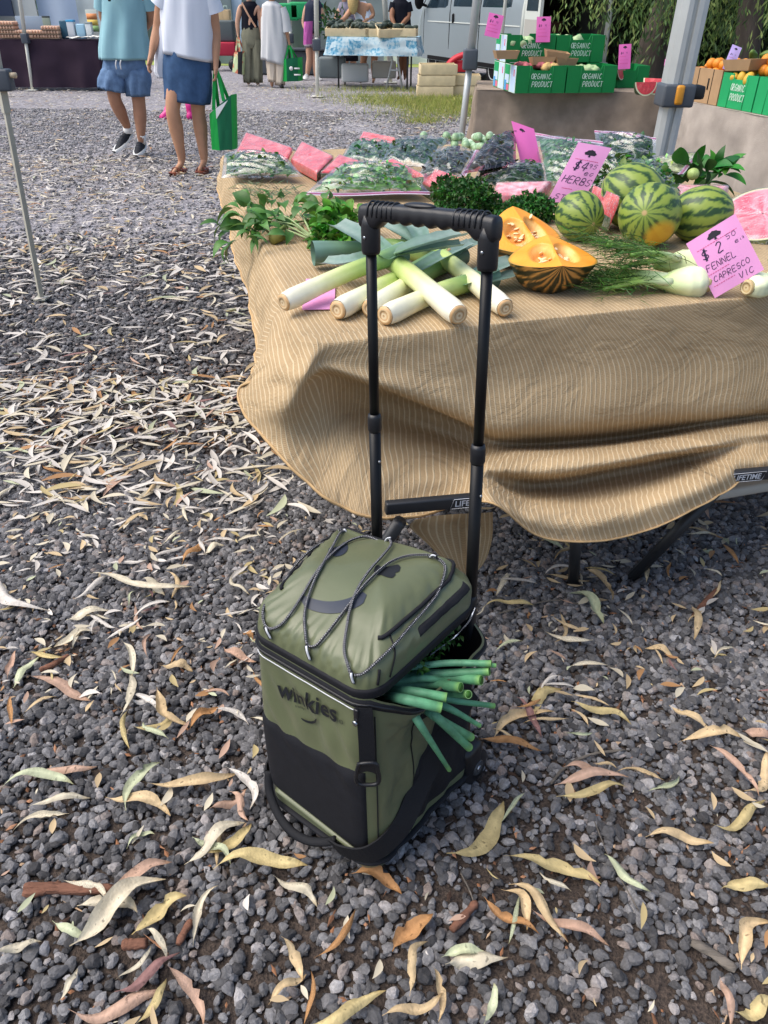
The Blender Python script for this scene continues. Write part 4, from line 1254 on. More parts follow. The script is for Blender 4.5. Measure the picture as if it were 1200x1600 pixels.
for k, (b0, a0) in enumerate([(.80, .06), (1.58, .1)]):
 t2 = thing('folding_table', ['middle folding table of the row under the brown woven cloth', 'rear folding table of the row under the brown woven cloth'][k], 'table', mat4=tM @ Matrix.Translation((a0, b0, 0)))
 box(MB(), (.93, .38, .712), (1.8, .74, .04), .012).build('tabletop', TTOP, t2)
 for x in (.2, 1.65):
  for y in (.08, .68): tube(MB(), [V((x, y, .69)), V((x, y, 0))], .014, 8).build('leg', TLEG, t2)
def weave(name, base, light, dark, period=0.0112, opn=True):
 m = bpy.data.materials.new(name); m.use_nodes = True
 t = m.node_tree; L = t.links.new
 b = t.nodes['Principled BSDF']; b.inputs['Roughness'].default_value = .85; b.inputs['Specular IOR Level'].default_value = .2
 uv = t.nodes.new('ShaderNodeUVMap')
 sx = t.nodes.new('ShaderNodeSeparateXYZ')
 nz = t.nodes.new('ShaderNodeTexNoise'); nz.inputs['Scale'].default_value = 9; nz.inputs['Detail'].default_value = 2
 L(uv.outputs[0], nz.inputs['Vector'])
 ws = t.nodes.new('ShaderNodeVectorMath'); ws.operation = 'MULTIPLY_ADD'
 ws.inputs[1].default_value = (.007, .007, 0)
 L(nz.outputs['Color'], ws.inputs[0]); L(uv.outputs[0], ws.inputs[2])
 L(ws.outputs[0], sx.inputs[0])
 def mth(op, a, b_=None, c=None):
  n = t.nodes.new('ShaderNodeMath'); n.operation = op
  for i, x in enumerate((a, b_, c)):
   if x is None: continue
   if hasattr(x, 'links'): L(x, n.inputs[i])
   else: n.inputs[i].default_value = x
  return n.outputs[0]
 u = mth('DIVIDE', sx.outputs[0], period)
 fr = mth('FRACT', u)
 rib = mth('ABSOLUTE', mth('SUBTRACT', fr, .5))              # 0 at rib centre .. .5
 mr = t.nodes.new('ShaderNodeMapRange'); mr.interpolation_type = 'SMOOTHSTEP'
 mr.inputs[1].default_value, mr.inputs[2].default_value = .17, .07
 L(rib, mr.inputs[0])
 vv = mth('DIVIDE', sx.outputs[1], .0042)
 sl = mth('MULTIPLY_ADD', rib, 1.2, vv)
 ho = mth('ABSOLUTE', mth('SUBTRACT', mth('FRACT', sl), .5))
 mh = t.nodes.new('ShaderNodeMapRange'); mh.interpolation_type = 'SMOOTHSTEP'
 mh.inputs[1].default_value, mh.inputs[2].default_value = .30, .14
 L(ho, mh.inputs[0])
 gap = mth('MULTIPLY', mh.outputs[0], mth('SUBTRACT', 1.0, mr.outputs[0]))
 n2 = t.nodes.new('ShaderNodeTexNoise'); n2.inputs['Scale'].default_value = 4.5; n2.inputs['Detail'].default_value = 7
 L(uv.outputs[0], n2.inputs['Vector'])
 a = t.nodes.new('ShaderNodeMix'); a.data_type = 'RGBA'
 a.inputs[6].default_value = (*lin(base), 1); a.inputs[7].default_value = (*lin(light), 1)
 L(mr.outputs[0], a.inputs[0])
 c = t.nodes.new('ShaderNodeMix'); c.data_type = 'RGBA'
 c.inputs[7].default_value = (*lin(dark), 1)
 L(mth('MULTIPLY', gap, .7), c.inputs[0]); L(a.outputs[2], c.inputs[6])
 d = t.nodes.new('ShaderNodeMix'); d.data_type = 'RGBA'; d.blend_type = 'MULTIPLY'; d.inputs[0].default_value = 1
 m2 = t.nodes.new('ShaderNodeMapRange'); m2.inputs[1].default_value, m2.inputs[2].default_value = .3, .7
 m2.inputs[3].default_value, m2.inputs[4].default_value = .82, 1.14
 L(n2.outputs[0], m2.inputs[0]); L(c.outputs[2], d.inputs[6]); L(m2.outputs[0], d.inputs[7])
 L(d.outputs[2], b.inputs['Base Color'])
 bp = t.nodes.new('ShaderNodeBump'); bp.inputs['Strength'].default_value = .5; bp.inputs['Distance'].default_value = .0015
 hh = mth('SUBTRACT', mr.outputs[0], gap)
 L(hh, bp.inputs['Height'])
 n3 = t.nodes.new('ShaderNodeTexNoise'); n3.inputs['Scale'].default_value = 11; n3.inputs['Detail'].default_value = 7; n3.inputs['Distortion'].default_value = 1.2
 L(uv.outputs[0], n3.inputs['Vector'])
 b3 = t.nodes.new('ShaderNodeBump'); b3.inputs['Strength'].default_value = .55; b3.inputs['Distance'].default_value = .02
 L(n3.outputs[0], b3.inputs['Height']); L(bp.outputs[0], b3.inputs['Normal']); L(b3.outputs[0], b.inputs['Normal'])
 tr = t.nodes.new('ShaderNodeBsdfTranslucent'); L(d.outputs[2], tr.inputs[0])
 ms = t.nodes.new('ShaderNodeMixShader'); ms.inputs[0].default_value = .15
 L(b.outputs[0], ms.inputs[1]); L(tr.outputs[0], ms.inputs[2]); L(ms.outputs[0], t.nodes['Material Output'].inputs[0])
 return m
CLOTH = weave('woven_shade_cloth', '#c4aa84', '#d3c09e', '#a58a69')
def B(*q): return [TBp(x, y, b) for x, y, b in q]
def Zz(*q): return [P(x, y, z) for x, y, z in q]
cols = []      # (a0, b0, outward fabric direction, drop points)
def edge_pts(a, b, d):
 i = TP(a, b, TZ) - (E1 * d[0] + E2 * d[1]) * .03
 return [i, TP(a, b, TZ - .002), TP(a, b, TZ - .011) + (E1 * d[0] + E2 * d[1]) * .012]
def col(a, b, d, pts_):
 if len(pts_) == 6:
  c_ = catmull(pts_, 14)
  pts_ = [c_[round(i * (len(c_) - 1) / 7)] for i in range(8)]
 cols.append((a, b, d, edge_pts(a, b, d) + pts_))
LD = (-1.0, 0.0)
def side_col(a, b, dr, out):
 o = TP(a, b, 0)
 col(a, b, LD, [o - E1 * (.018 + out * t) + V((0, 0, TZ - .012 - dr * t)) for t in (.18, .4, .6, .8, .9, 1)])
side_col(.115, 2.42, .12, .03)
side_col(.10, 2.1, .13, .035)
side_col(.085, 1.7, .14, .03)
side_col(.065, 1.3, .15, .045)
side_col(.05, .95, .15, .04)
side_col(.035, .65, .15, .05)
side_col(.02, .42, .15, .06)
col(.012, .24, (-.97, -.24), Zz((436, 490, .715), (425, 510, .69), (414, 535, .665), (407, 556, .64), (399, 576, .62), (394, 590, .605)))
col(.0, .10, (-.85, -.5), Zz((448, 530, .71), (432, 550, .68), (412, 573, .645), (395, 590, .615), (380, 602, .59), (371, 608, .578)))
col(.0, .03, (-.7, -.7), Zz((462, 560, .70), (445, 585, .665), (425, 610, .625), (407, 630, .585), (393, 643, .555), (386, 650, .54)))
col(.02, .0, (-.5, -.86), Zz((482, 574, .70), (468, 602, .66), (455, 633, .61), (442, 662, .56), (431, 686, .52), (426, 698, .502)))
col(.06, .0, (-.3, -.95), B((503, 562, -.012), (505, 577, -.02), (503, 588, .03), (499, 620, .04), (497, 662, .02), (497, 705, -.03), (499, 745, -.08)) + Zz((502, 772, .435)))
col(.13, .0, (-.05, -1), B((556, 570, -.018), (564, 594, -.03), (566, 602, .09), (562, 632, .13), (556, 676, .02), (560, 722, -.08), (566, 768, -.14), (572, 806, -.18)))
col(.22, .0, (0, -1), B((630, 575, -.02), (640, 620, -.04), (643, 629, .12), (644, 660, .16), (648, 698, .03), (650, 738, -.09), (648, 776, -.15), (645, 808, -.19)))
col(.31, .0, (0, -1), B((704, 585, -.02), (716, 650, -.045), (722, 662, .09), (726, 690, .10), (730, 716, .0), (728, 742, -.10), (722, 770, -.15), (716, 791, -.19)))
col(.385, .0, (0, -1), B((762, 590, -.02), (772, 668, -.065), (774, 690, .02), (770, 706, -.04), (762, 728, -.13), (756, 746, -.16), (758, 768, -.24), (770, 786, -.292)))
col(.47, .0, (0, -1), B((826, 585, -.02), (828, 668, -.065), (828, 694, .075), (824, 708, -.10), (818, 738, -.17), (818, 760, -.09), (822, 800, -.285), (838, 836, -.312)))
col(.56, .0, (0, -1), B((890, 580, -.02), (890, 664, -.06), (888, 692, .075), (886, 708, -.13), (884, 738, -.20), (884, 756, -.09), (892, 806, -.29), (906, 846, -.318)))
col(.66, .0, (0, -1), B((958, 572, -.02), (956, 658, -.055), (954, 686, .075), (954, 702, -.13), (956, 724, -.20), (958, 742, -.09), (968, 796, -.295), (980, 838, -.318)))
col(.76, .0, (0, -1), B((1030, 565, -.02), (1028, 650, -.05), (1026, 676, .075), (1028, 692, -.13), (1034, 710, -.20), (1038, 726, -.09), (1048, 772, -.295), (1060, 808, -.318)))
col(.86, .0, (0, -1), B((1104, 558, -.02), (1100, 642, -.05), (1098, 664, .02), (1102, 680, -.10), (1110, 696, -.17), (1114, 710, -.13), (1122, 744, -.27), (1132, 770, -.29)))
col(.93, .0, (0, -1), B((1156, 553, -.02), (1152, 638, -.045), (1150, 656, .02), (1152, 670, -.08), (1156, 684, -.13), (1158, 698, -.13), (1160, 720, -.2), (1164, 742, -.22)))
last = cols[-1][3][3:]
for a_ in (1.0, 1.12, 1.35, 1.62, 1.92):
 col(a_, .0, (0, -1), [q + E1 * (a_ - .93) + V((0, 0, .012 * N3(a_ * 3, i, 7, 1))) for i, q in enumerate(last)])
NSUB, NROW = 7, 7
def resample(cols):
 nr = len(cols[0][3])
 rows = []
 for r in range(nr): rows.append(catmull([c[3][r] for c in cols], NSUB))
 meta = []
 for i in range(len(cols) - 1):
  for k in range(NSUB):
   t = k / NSUB
   meta.append([cols[i][j] * (1 - t) + cols[i + 1][j] * t for j in (0, 1)] + [V((*cols[i][2], 0)).lerp(V((*cols[i + 1][2], 0)), t)])
 meta.append([cols[-1][0], cols[-1][1], V((*cols[-1][2], 0))])
 return rows, meta
rows, meta = resample(cols)
NC = len(rows[0])
mb = MB()
vs, us = [], []
colpts = []
for j in range(NC):
 path = catmull([rows[r][j] for r in range(len(rows))], NROW)
 a0, b0, d = meta[j]
 d = d.normalized()
 L_ = -.03
 for i, p in enumerate(path):
  if i: L_ += (p - path[i - 1]).length
  t = i / (len(path) - 1)
  fx, fy = a0 + d.x * L_, b0 + d.y * L_
  if i > 2 * NROW:
   nrm = V((d.x * E1.x + d.y * E2.x, d.x * E1.y + d.y * E2.y, .3)).normalized()
   k = sm(.25, .45, t)
   p = p + nrm * (.007 * N3(fx, fy, 2.2, 7) + .0035 * N3(fx, fy, 4.1, 19)) * k
   if a0 > .33: p = p + nrm * .006 * math.sin(L_ * 60 + 6 * N3(fx, fy, 1.7, 6)) * sm(.5, .6, t) * (1 - sm(.9, .98, t)) * (.4 + .9 * abs(N3(fx, 0, 3.3, 4)))
   else: p = p + nrm * .004 * math.sin(L_ * 50 + 8 * N3(fx, fy, 1.7, 5)) * k
  vs.append(p); us.append((fx, fy))
 colpts.append(len(path))
npth = colpts[0]
fs = [(j * npth + i, j * npth + i + 1, (j + 1) * npth + i + 1, (j + 1) * npth + i) for j in range(NC - 1) for i in range(npth - 1)]
top_ids = [j * npth for j in range(NC)]
o = len(vs)
BACK = 2.45
nb = 14
for j in range(NC):
 p = vs[j * npth]
front = [j for j in range(NC) if meta[j][1] <= .0001 and meta[j][0] >= .0]
cloth = mb.add(vs, fs, None, us).build('tablecloth', CLOTH)
mt_ = MB()
bm = bmesh.new()
loop = [bm.verts.new(vs[i]) for i in top_ids]
loop += [bm.verts.new(TP(1.92, BACK, TZ)), bm.verts.new(TP(.15, BACK, TZ))]
bm.faces.new(loop[::-1])
bmesh.ops.triangulate(bm, faces=bm.faces[:])
bm.verts.index_update()
tvs = [v.co.copy() for v in bm.verts]
mt_.add(tvs, [tuple(v.index for v in f.verts) for f in bm.faces], None, [((p - TO).dot(E1), (p - TO).dot(E2)) for p in tvs])
bm.free()
mt_.build('cloth_top', CLOTH, cloth)
tc_ = [B((648, 812, -.20), (640, 822, -.17), (648, 832, -.16), (670, 852, -.155), (695, 876, -.15), (712, 893, -.15)),
  B((680, 806, -.20), (678, 822, -.19), (682, 840, -.18), (694, 862, -.175), (708, 884, -.17), (722, 898, -.17)),
  B((715, 803, -.20), (712, 820, -.16), (714, 840, -.15), (718, 862, -.145), (722, 884, -.15), (728, 902, -.15)),
  B((745, 802, -.20), (746, 820, -.2), (748, 840, -.195), (746, 862, -.185), (742, 884, -.18), (738, 898, -.17)),
  B((770, 800, -.20), (770, 820, -.17), (769, 840, -.165), (764, 862, -.155), (756, 880, -.155), (748, 890, -.15))]
rws = [catmull([c[r] for c in tc_], 6) for r in range(6)]
nn_ = len(rws[0])
vs, us, fs = [], [], []
for j in range(nn_):
 pth = catmull([rws[r][j] for r in range(6)], 5)
 for i, p in enumerate(pth): vs.append(p); us.append((j * .0055, i * .007))
np_ = len(pth)
fs = [(j * np_ + i, j * np_ + i + 1, (j + 1) * np_ + i + 1, (j + 1) * np_ + i) for j in range(nn_ - 1) for i in range(np_ - 1)]
MB().add(vs, fs, None, us).build('loose_corner', CLOTH, cloth)
hem = [V(mb.v[j * npth + npth - 1]) for j in range(NC)]
HEM = mk('hem_band', '#bd9d70', .85, var=.15, vscale=60)
tube(MB(), hem, .0042, 6, flat=.6).build('hem', HEM, cloth)
tag(cloth, 'brown woven shade cloth draped over the near market table and its bench', 'tablecloth')
# ================================================================== PRODUCE ON THE NEAR TABLE
rp = random.Random(21)
WHT = mk('leek_skin', (1, 1, 1), .38, .4, attr=True, var=.07, vscale=30, sss=0, stretch=(1, 1, 1))
LEAFG = mk('veg_leaf', (1, 1, 1), .5, .35, attr=True, var=.1, vscale=60, trans=.2)
def mixc(cs, t):
 t = max(0, min(.9999, t)) * (len(cs) - 1)
 i = int(t); f = t - i
 return tuple(a * (1 - f) + b * f for a, b in zip(cs[i], cs[i + 1]))
LK = [lin('#e9e4d0'), lin('#e6e3c2'), lin('#d3d99a'), lin('#adc070'), lin('#7f9f56'), lin('#63865f'), lin('#688579')]
def leek(pts, rpx, label, leaves=(), t_off=0.0, flare=1.25):
 ps = [P(x, y, z) for x, y, z in pts]
 o = thing('leek', label, 'leek', ps[0], group='leeks heaped on the near table corner')
 zc = (ps[0] - CAMP).dot(_F)
 r = rpx / FPX * zc
 path = catmull([p - ps[0] for p in ps], 8)
 n = len(path)
 rad = [r * (1.04 - .12 * sm(0, .35, i / n) + (flare - .92) * sm(.65, 1, i / n)) for i in range(n)]
 rad[0] *= .86
 cols_ = [mixc(LK, t_off + (1 - t_off) * (i / (n - 1)) ** 1.15) for i in range(n)]
 sh = tube(MB(), path, rad, 16, caps=False, col=cols_)
 for i in range(n):
  for k in range(16):
   a_ = 2 * PI * k / 16
   j = 1 + (.22 * N3(math.cos(a_) * 3, math.sin(a_) * 3, i * .05 + ps[0].x * 9, 1.6) + .1 * N3(math.cos(a_) * 9, math.sin(a_) * 9, i * .04, 2)) * (.35 + i / n)
   t2 = max(0, min(1, t_off + (1 - t_off) * (i / (n - 1)) ** 1.15 + .12 * N3(math.cos(a_) * 2, math.sin(a_) * 2, ps[0].y * 7, 2)))
   sh.c[i * 16 + k] = tuple(x * j for x in mixc(LK, t2))
   q_ = V(sh.v[i * 16 + k]); sh.v[i * 16 + k] = tuple(q_ + (q_ - path[i]) * .06 * N3(a_ * 1.5, i * .12, ps[0].x * 5, 1))
 sh.build('shaft', WHT, o)
 fr = frames(path)[0]
 e = MB()
 ring_ = [(.86, 0), (.8, -.004), (.5, -.006), (.45, -.004), (.2, -.006), (.02, -.005)]
 vs = []
 for q, dz in ring_:
  for k in range(16):
   th = 2 * PI * k / 16
   vs.append(path[0] + (fr[1] * math.cos(th) + fr[2] * math.sin(th)) * r * q + fr[0] * dz + V((0, 0, rp.uniform(-1, 1) * .0008)))
 fsx = [(i * 16 + k, i * 16 + (k + 1) % 16, i * 16 + 16 + (k + 1) % 16, i * 16 + 16 + k) for i in range(len(ring_) - 1) for k in range(16)]
 cc = [lin(h) for h in ('#d8b78c', '#c99f6d', '#dcc59c', '#b98f60', '#e3d2ae', '#a87f55') for _ in range(16)]
 e.add(vs, fsx, cc).build('root_end', WHT, o)
 for lf in leaves:
  lp = [P(x, y, z) - ps[0] for x, y, z, *_ in lf]
  ws = [q[3] / FPX * zc for q in lf]
  path2 = catmull(lp, 6)
  m = len(path2)
  mbl = MB()
  vs, cl = [], []
  f2 = frames(path2)
  for i, p in enumerate(path2):
   t = i / (m - 1)
   k = t * (len(ws) - 1); a = min(len(ws) - 2, int(k))
   wd = ws[a] * (1 - (k - a)) + ws[a + 1] * (k - a)
   side = f2[i][2]; up = f2[i][1]
   for q in (-1, -.6, -.2, 0, .2, .6, 1):
    vs.append(p + side * wd * .5 * q + up * (abs(q) ** 1.5 * wd * .22 + .003 * N3(q * 2, t * 3, rp.random() * .02, 2)))
    c = mixc([lin('#6b8f62'), lin('#6a8a7a'), lin('#7d978e'), lin('#96a9a0')], .2 + .75 * t + .15 * math.sin(q * 9))
    cl.append(c)
  fsx = [(i * 7 + k, i * 7 + k + 1, i * 7 + 8 + k, i * 7 + 7 + k) for i in range(m - 1) for k in range(6)]
  mbl.add(vs, fsx, cl).build('leaf', LEAFG, o)
 return o
leek([(528, 484, .767), (600, 446, .77), (690, 405, .775)], 17, 'leek lying low whose round root end faces left beside the pink card',
  [[(650, 425, .79, 30), (700, 398, .80, 34), (740, 380, .80, 30)]])
leek([(578, 482, .765), (650, 436, .768), (720, 400, .77)], 16, 'leek half hidden behind the left handle tube with pale tip',
  [[(690, 410, .78, 30), (735, 385, .79, 34), (770, 372, .79, 28)]])
leek([(602, 493, .766), (690, 455, .768), (770, 432, .77)], 17, 'frontmost leek with split root end pointing at the left handle tube',
  [[(720, 446, .775, 36), (770, 424, .78, 44), (815, 405, .785, 40)], [(735, 445, .772, 30), (780, 438, .772, 34), (822, 425, .772, 26)]])
leek([(789, 481, .767), (705, 412, .785), (640, 372, .80)], 16, 'leek with clean white root end lying right of the right handle tube',
  [[(670, 392, .80, 36), (625, 365, .82, 50), (590, 348, .83, 44)], [(660, 385, .815, 30), (650, 360, .83, 40), (630, 345, .84, 34)]])
leek([(700, 402, .785), (620, 388, .785), (560, 391, .785), (489, 396, .785)], 16, 'leek lying crosswise behind with its dark green cut end to the left', (), .55, 1.2)
leek([(716, 492, .776), (640, 428, .80), (590, 392, .81)], 18.5, 'thick white leek slanting down right between the handle tubes',
  [[(610, 405, .825, 40), (565, 375, .83, 58), (522, 352, .83, 50)], [(600, 398, .815, 40), (545, 412, .80, 46), (505, 410, .775, 30)]])
leek([(444, 472, .776), (540, 428, .80), (632, 393, .83)], 15.5, 'topmost long leek with its white end jutting out to the left of the heap',
  [[(616, 398, .835, 34), (665, 383, .855, 50), (725, 368, .865, 46)], [(620, 400, .83, 30), (668, 392, .842, 42), (722, 384, .85, 34)]], 0, 1.15)
FLESH = mk('pumpkin_flesh', (1, 1, 1), .38, .5, attr=True, bump=.12, bscale=160)
SKIN = mk('pumpkin_skin', (1, 1, 1), .45, .4, attr=True)
SEED = mk('pumpkin_seed', '#ecd0a0', .4, .5)
def pumpkin_piece(base, yaw, pitch, R, L, half, label, seed):
 o = thing('pumpkin_piece', label, 'pumpkin', base)
 Mx = Matrix.Rotation(yaw, 4, 'Z') @ Matrix.Rotation(pitch, 4, 'X')
 rr = random.Random(seed)
 def prof(t): return R * (max(0, math.sin(PI * min(1, max(0, t)))) ** .55) * (1 - .08 * math.cos(2 * PI * t))
 nt_, na = 30, 56
 vs, cl = [], []
 for i in range(nt_ + 1):
  t = i / nt_
  r = prof(t) * (1 - .25 * math.exp(-((t - 0) / .06) ** 2))
  for k in range(na + 1):
   a = -half + 2 * half * k / na
   lob = 1 + .022 * math.cos(a * 9)
   vs.append(Mx @ V((r * lob * math.sin(a), L * (t - .5), R - r * lob * math.cos(a))))
   s_ = math.sin(a * 24 + 3.5 * N3(a * 2, t * 3, seed, 2)) + .9 * N3(a * 7, t * 5, seed + 3, 3)
   s_ += (.9 - t * 3) if t < .3 else 0
   c = mixc([lin('#2c2c16'), lin('#3b371a'), lin('#7a5a2a'), lin('#c08a45')], .5 + .5 * max(-1, min(1, (s_ - .55) * 1.6)))
   cl.append(c)
 fs = [(i * (na + 1) + k, i * (na + 1) + k + 1, (i + 1) * (na + 1) + k + 1, (i + 1) * (na + 1) + k) for i in range(nt_) for k in range(na)]
 MB().add(vs, fs, cl).build('rind', SKIN, o)
 for sg in (-1, 1):
  vs, cl = [], []
  nq = 24
  dirv = V((math.sin(sg * half), 0, -math.cos(sg * half)))
  nrm = V((-sg * math.cos(half), 0, -math.sin(half) * 1.0)) * -1
  nrm = V((sg * -math.cos(half) * -1, 0, 0)) if False else V((math.cos(half) * sg, 0, math.sin(half)))
  for i in range(nt_ * 2 + 1):
   t = i / (nt_ * 2)
   r = prof(t) * (1 - .25 * math.exp(-((t - 0) / .06) ** 2)) * (1 + .022 * math.cos(half * 9))
   for k in range(nq + 1):
    q = k / nq * r
    ex = ((t - .5) / .3) ** 2 + ((q - .30 * R) / (.30 * R)) ** 2
    cav = sm(1.0, .45, ex) if ex < 1 else 0
    cav = max(0, min(1, (1 - ex) * 1.6))
    dep = .026 * cav + cav * .006 * N3(t * 9, q * 60, seed, 1)
    p = V((0, L * (t - .5), R)) + dirv * q - nrm * dep
    vs.append(Mx @ p)
    edge = sm(.93, .995, q / max(r, 1e-6))
    c = mixc([lin('#f49318'), lin('#fbab38')], .5 + .5 * N3(t * 5, q * 20, seed, 1))
    c = mixc([c, lin('#f7c877'), lin('#e9a85a'), lin('#d98a3a')], cav * .9 + .15 * N3(t * 30, q * 200, 1, 1) * cav)
    c = mixc([c, lin('#7b7a35')], edge)
    cl.append(c)
  fs = [(i * (nq + 1) + k, i * (nq + 1) + k + 1, (i + 1) * (nq + 1) + k + 1, (i + 1) * (nq + 1) + k) for i in range(nt_ * 2) for k in range(nq)]
  fc = MB().add(vs, fs, cl).build('cut_face', FLESH, o)
  sme = ellipsoid(MB(), (0, 0, 0), (.0085, .0052, .0022), 10, 6).mesh('seed', SEED)
  for _ in range(13):
   t = rr.gauss(.5, .1); q = R * rr.gauss(.3, .09)
   ex = ((t - .5) / .3) ** 2 + ((q - .30 * R) / (.30 * R)) ** 2
   p = V((0, L * (t - .5), R)) + dirv * q - nrm * (.026 * max(0, min(1, (1 - ex) * 1.6)) - .004)
   s_ = link('seed', sme, fc)
   s_.location = Mx @ p
   s_.rotation_euler = (rr.uniform(-.5, .5), -sg * (PI / 2 - half) + rr.uniform(-.5, .5), rr.uniform(0, 3.1))
 return o
pb = P(800, 420, TZ)
pumpkin_piece(P(812, 428, TZ) + V((0, .08, .012)), RAD(22), RAD(24), .105, .19, RAD(74), 'rear cut pumpkin piece with pale orange flesh leaning behind the front piece', 2)
pumpkin_piece(P(857, 455, TZ) + V((0, .01, .002)), RAD(3), RAD(10), .104, .17, RAD(76), 'front pumpkin piece showing two orange cut faces and striped green rind', 5)
MEL = mk('melon_rind', (1, 1, 1), .42, .45, attr=True, bump=.04, bscale=60)
def melon_col(th, ph, seed, yellow=None, d=None):
 k = 13
 s_ = -.35 + math.cos(th * k + 2.0 * N3(math.cos(th) * 3, math.sin(th) * 3, ph * 2.2 + seed, 1.5) + .8 * N3(math.cos(th) * 9, math.sin(th) * 9, ph * 9 + seed, 1))
 s_ += .8 * N3(math.cos(th) * 14, math.sin(th) * 14 + ph * 12, seed, 1) + .4 * N3(th * 30, ph * 30, seed, 1)
 fade = sm(.05, .5, ph) * sm(.05, .4, PI - ph)
 a = mixc([lin('#84963f'), lin('#748a38'), lin('#5f7a32'), lin('#33502a'), lin('#284424')], .5 + .5 * max(-1, min(1, s_ * 1.9)))
 c = mixc([lin('#7d9340'), a], .35 + .65 * fade)
 if ph < .1: c = lin('#b59a6a')
 if yellow and d is not None:
  q = sm(.82, .95, d.dot(yellow))
  c = mixc([c, lin('#d6a62a')], q * .85)
 return c
def melon(cpx, cpy, rpx, base_py, axis, label, seed, ratio=1.12, yellow=None):
 b = P(cpx, base_py, TZ)
 zc = (b - CAMP).dot(_F)
 r = rpx / FPX * zc
 ax = V(axis).normalized()
 M = ax.to_track_quat('Z', 'Y').to_matrix().to_4x4()
 y_ = (M.to_3x3().inverted() @ V(yellow).normalized()) if yellow else None
 o = ellipsoid(MB(), (0, 0, 0), (r, r, r * ratio), 120, 60, M, colf=lambda d, th, ph: melon_col(th, ph, seed, y_, d),
     dis=lambda d: .008 * N3(d.x, d.y, d.z + seed, 2)).build('watermelon', MEL)
 c = plane_hit(cpx, cpy, b + V((0, r * .55, 0)), V((0, 1, 0)))
 o.location = V((c.x, b.y + r * .75, TZ + r * .985))
 tag(o, label, 'watermelon', None)
 return o
melon(1015, 354, 48, 394, (-.45, -.85, .25), 'front watermelon with yellow ground spot and stem scar facing left', 1.0, 1.05, (.2, -.85, -.45))
melon(1008, 330, 50, 382, (-.8, .3, .5), 'watermelon standing just behind the front yellow spotted melon', 5.0, 1.1).location += V((0, .13, .0))
melon(1100, 346, 42, 388, (.9, -.35, .2), 'light green watermelon behind the pink fennel price card', 9.0, 1.15).location += V((0, .02, 0))
melon(906, 345, 37, 382, (.35, -.85, -.1), 'small round watermelon left of the others beside the curly parsley', 13.0, 1.04)
FILM = plastic_film('cling_film', (1, .97, .97), .04, .13, 9, .35, .34, 20)
BAGF = plastic_film('zip_bag_film', (.97, .98, 1), .0, .2, 6, .4, .2, 6)
BAGP = plastic_film('purple_bag_film', (.78, .5, .62), .0, .2, 6, .4, .2, 6)
RED = mk('melon_flesh', '#cc434c', .4, .5, var=.2, vscale=45, bump=.2, bscale=120, second='#f08a86', sscale=18, sthr=(.5, .75))  # second tone paints film highlights into the flesh colour
ZIPW = mk('zip_strip', '#d9d2e2', .3, .5, trans=.3)
ZIPP = mk('zip_line', '#c06a9a', .3, .5)
def slab(c4, th, label, rind_edge=None, name='watermelon_wedge', flesh=None, grp=None):
 'wedge of melon in film: four top corners given as pixel and height, cut away downwards'
 ps = [P(x, y, z) for x, y, z in c4]
 c = sum(ps, V()) / 4
 o = thing(name, label, 'watermelon slice', c)
 n_ = 10
 def top(u, v_): return (ps[0] * (1 - u) * (1 - v_) + ps[1] * u * (1 - v_) + ps[2] * u * v_ + ps[3] * (1 - u) * v_) - c
 mbx = MB()
 def inset(p, k, dz): return V((p.x * k, p.y * k, p.z + dz))
 vs = []
 lay = [(.9, .0), (.97, -.002), (1.0, -.006), (1.0, -th * .5), (.9, -th)]
 bord = [(u / 6, 0) for u in range(6)] + [(1, v_ / 6) for v_ in range(6)] + [(1 - u / 6, 1) for u in range(6)] + [(0, 1 - v_ / 6) for v_ in range(6)]
 nb_ = len(bord)
 for k, dz in lay:
  for u, v_ in bord: vs.append(inset(top(u, v_), k, dz))
 fs, mi_ = [], []
 for i in range(len(lay) - 1):
  for k in range(nb_):
   fs.append((i * nb_ + k, i * nb_ + (k + 1) % nb_, (i + 1) * nb_ + (k + 1) % nb_, (i + 1) * nb_ + k))
   mi_.append(1 if rind_edge is not None and k // 6 in rind_edge and i >= 2 else 0)
 fs.append(tuple(range(nb_))); mi_.append(0)
 fs.append(tuple((len(lay) - 1) * nb_ + k for k in range(nb_))[::-1]); mi_.append(1)
 mbx.add(vs, fs); mbx.mi = mi_
 me = mbx.build('flesh', [flesh or RED, MEL_D], o, angle=40)
 mf = MB()
 vs2 = []
 lay2 = [(.05, .004), (.5, .004), (.9, .004), (1.02, .001), (1.035, -.006), (1.035, -th * .5), (.96, -th * .9)]
 bord2 = [(u / 14, 0) for u in range(14)] + [(1, v_ / 14) for v_ in range(14)] + [(1 - u / 14, 1) for u in range(14)] + [(0, 1 - v_ / 14) for v_ in range(14)]
 for k, dz in lay2:
  for u, v_ in bord2:
   p = top(u, v_)
   q = V((p.x * k, p.y * k, p.z * (k if k < 1 else 1) + dz))
   vs2.append(q + V((0, 0, 1)) * .0022 * abs(N3(q.x, q.y, q.z + c.x, 60)))
 m2 = len(bord2)
 fs2 = [(i * m2 + k, i * m2 + (k + 1) % m2, (i + 1) * m2 + (k + 1) % m2, (i + 1) * m2 + k) for i in range(len(lay2) - 1) for k in range(m2)]
 mf.add(vs2, fs2).build('cling_film', FILM, o)
 return o
MEL_D = mk('rind_dark', '#33512a', .45, .4, var=.3, vscale=25)
PALE = mk('melon_flesh_pale', '#d9808c', .35, .5, var=.2, vscale=45, second='#f3c9cc', sscale=35, sthr=(.4, .65))
slab([(369, 236, .79), (384, 206, .82), (456, 230, .82), (448, 247, .79)], .04, 'film wrapped watermelon wedge at the far left corner of the table', (1,))
slab([(455, 247, .79), (471, 220, .83), (520, 243, .82), (495, 268, .79)], .04, 'upright film wrapped watermelon wedge with a rounded top', (2,))
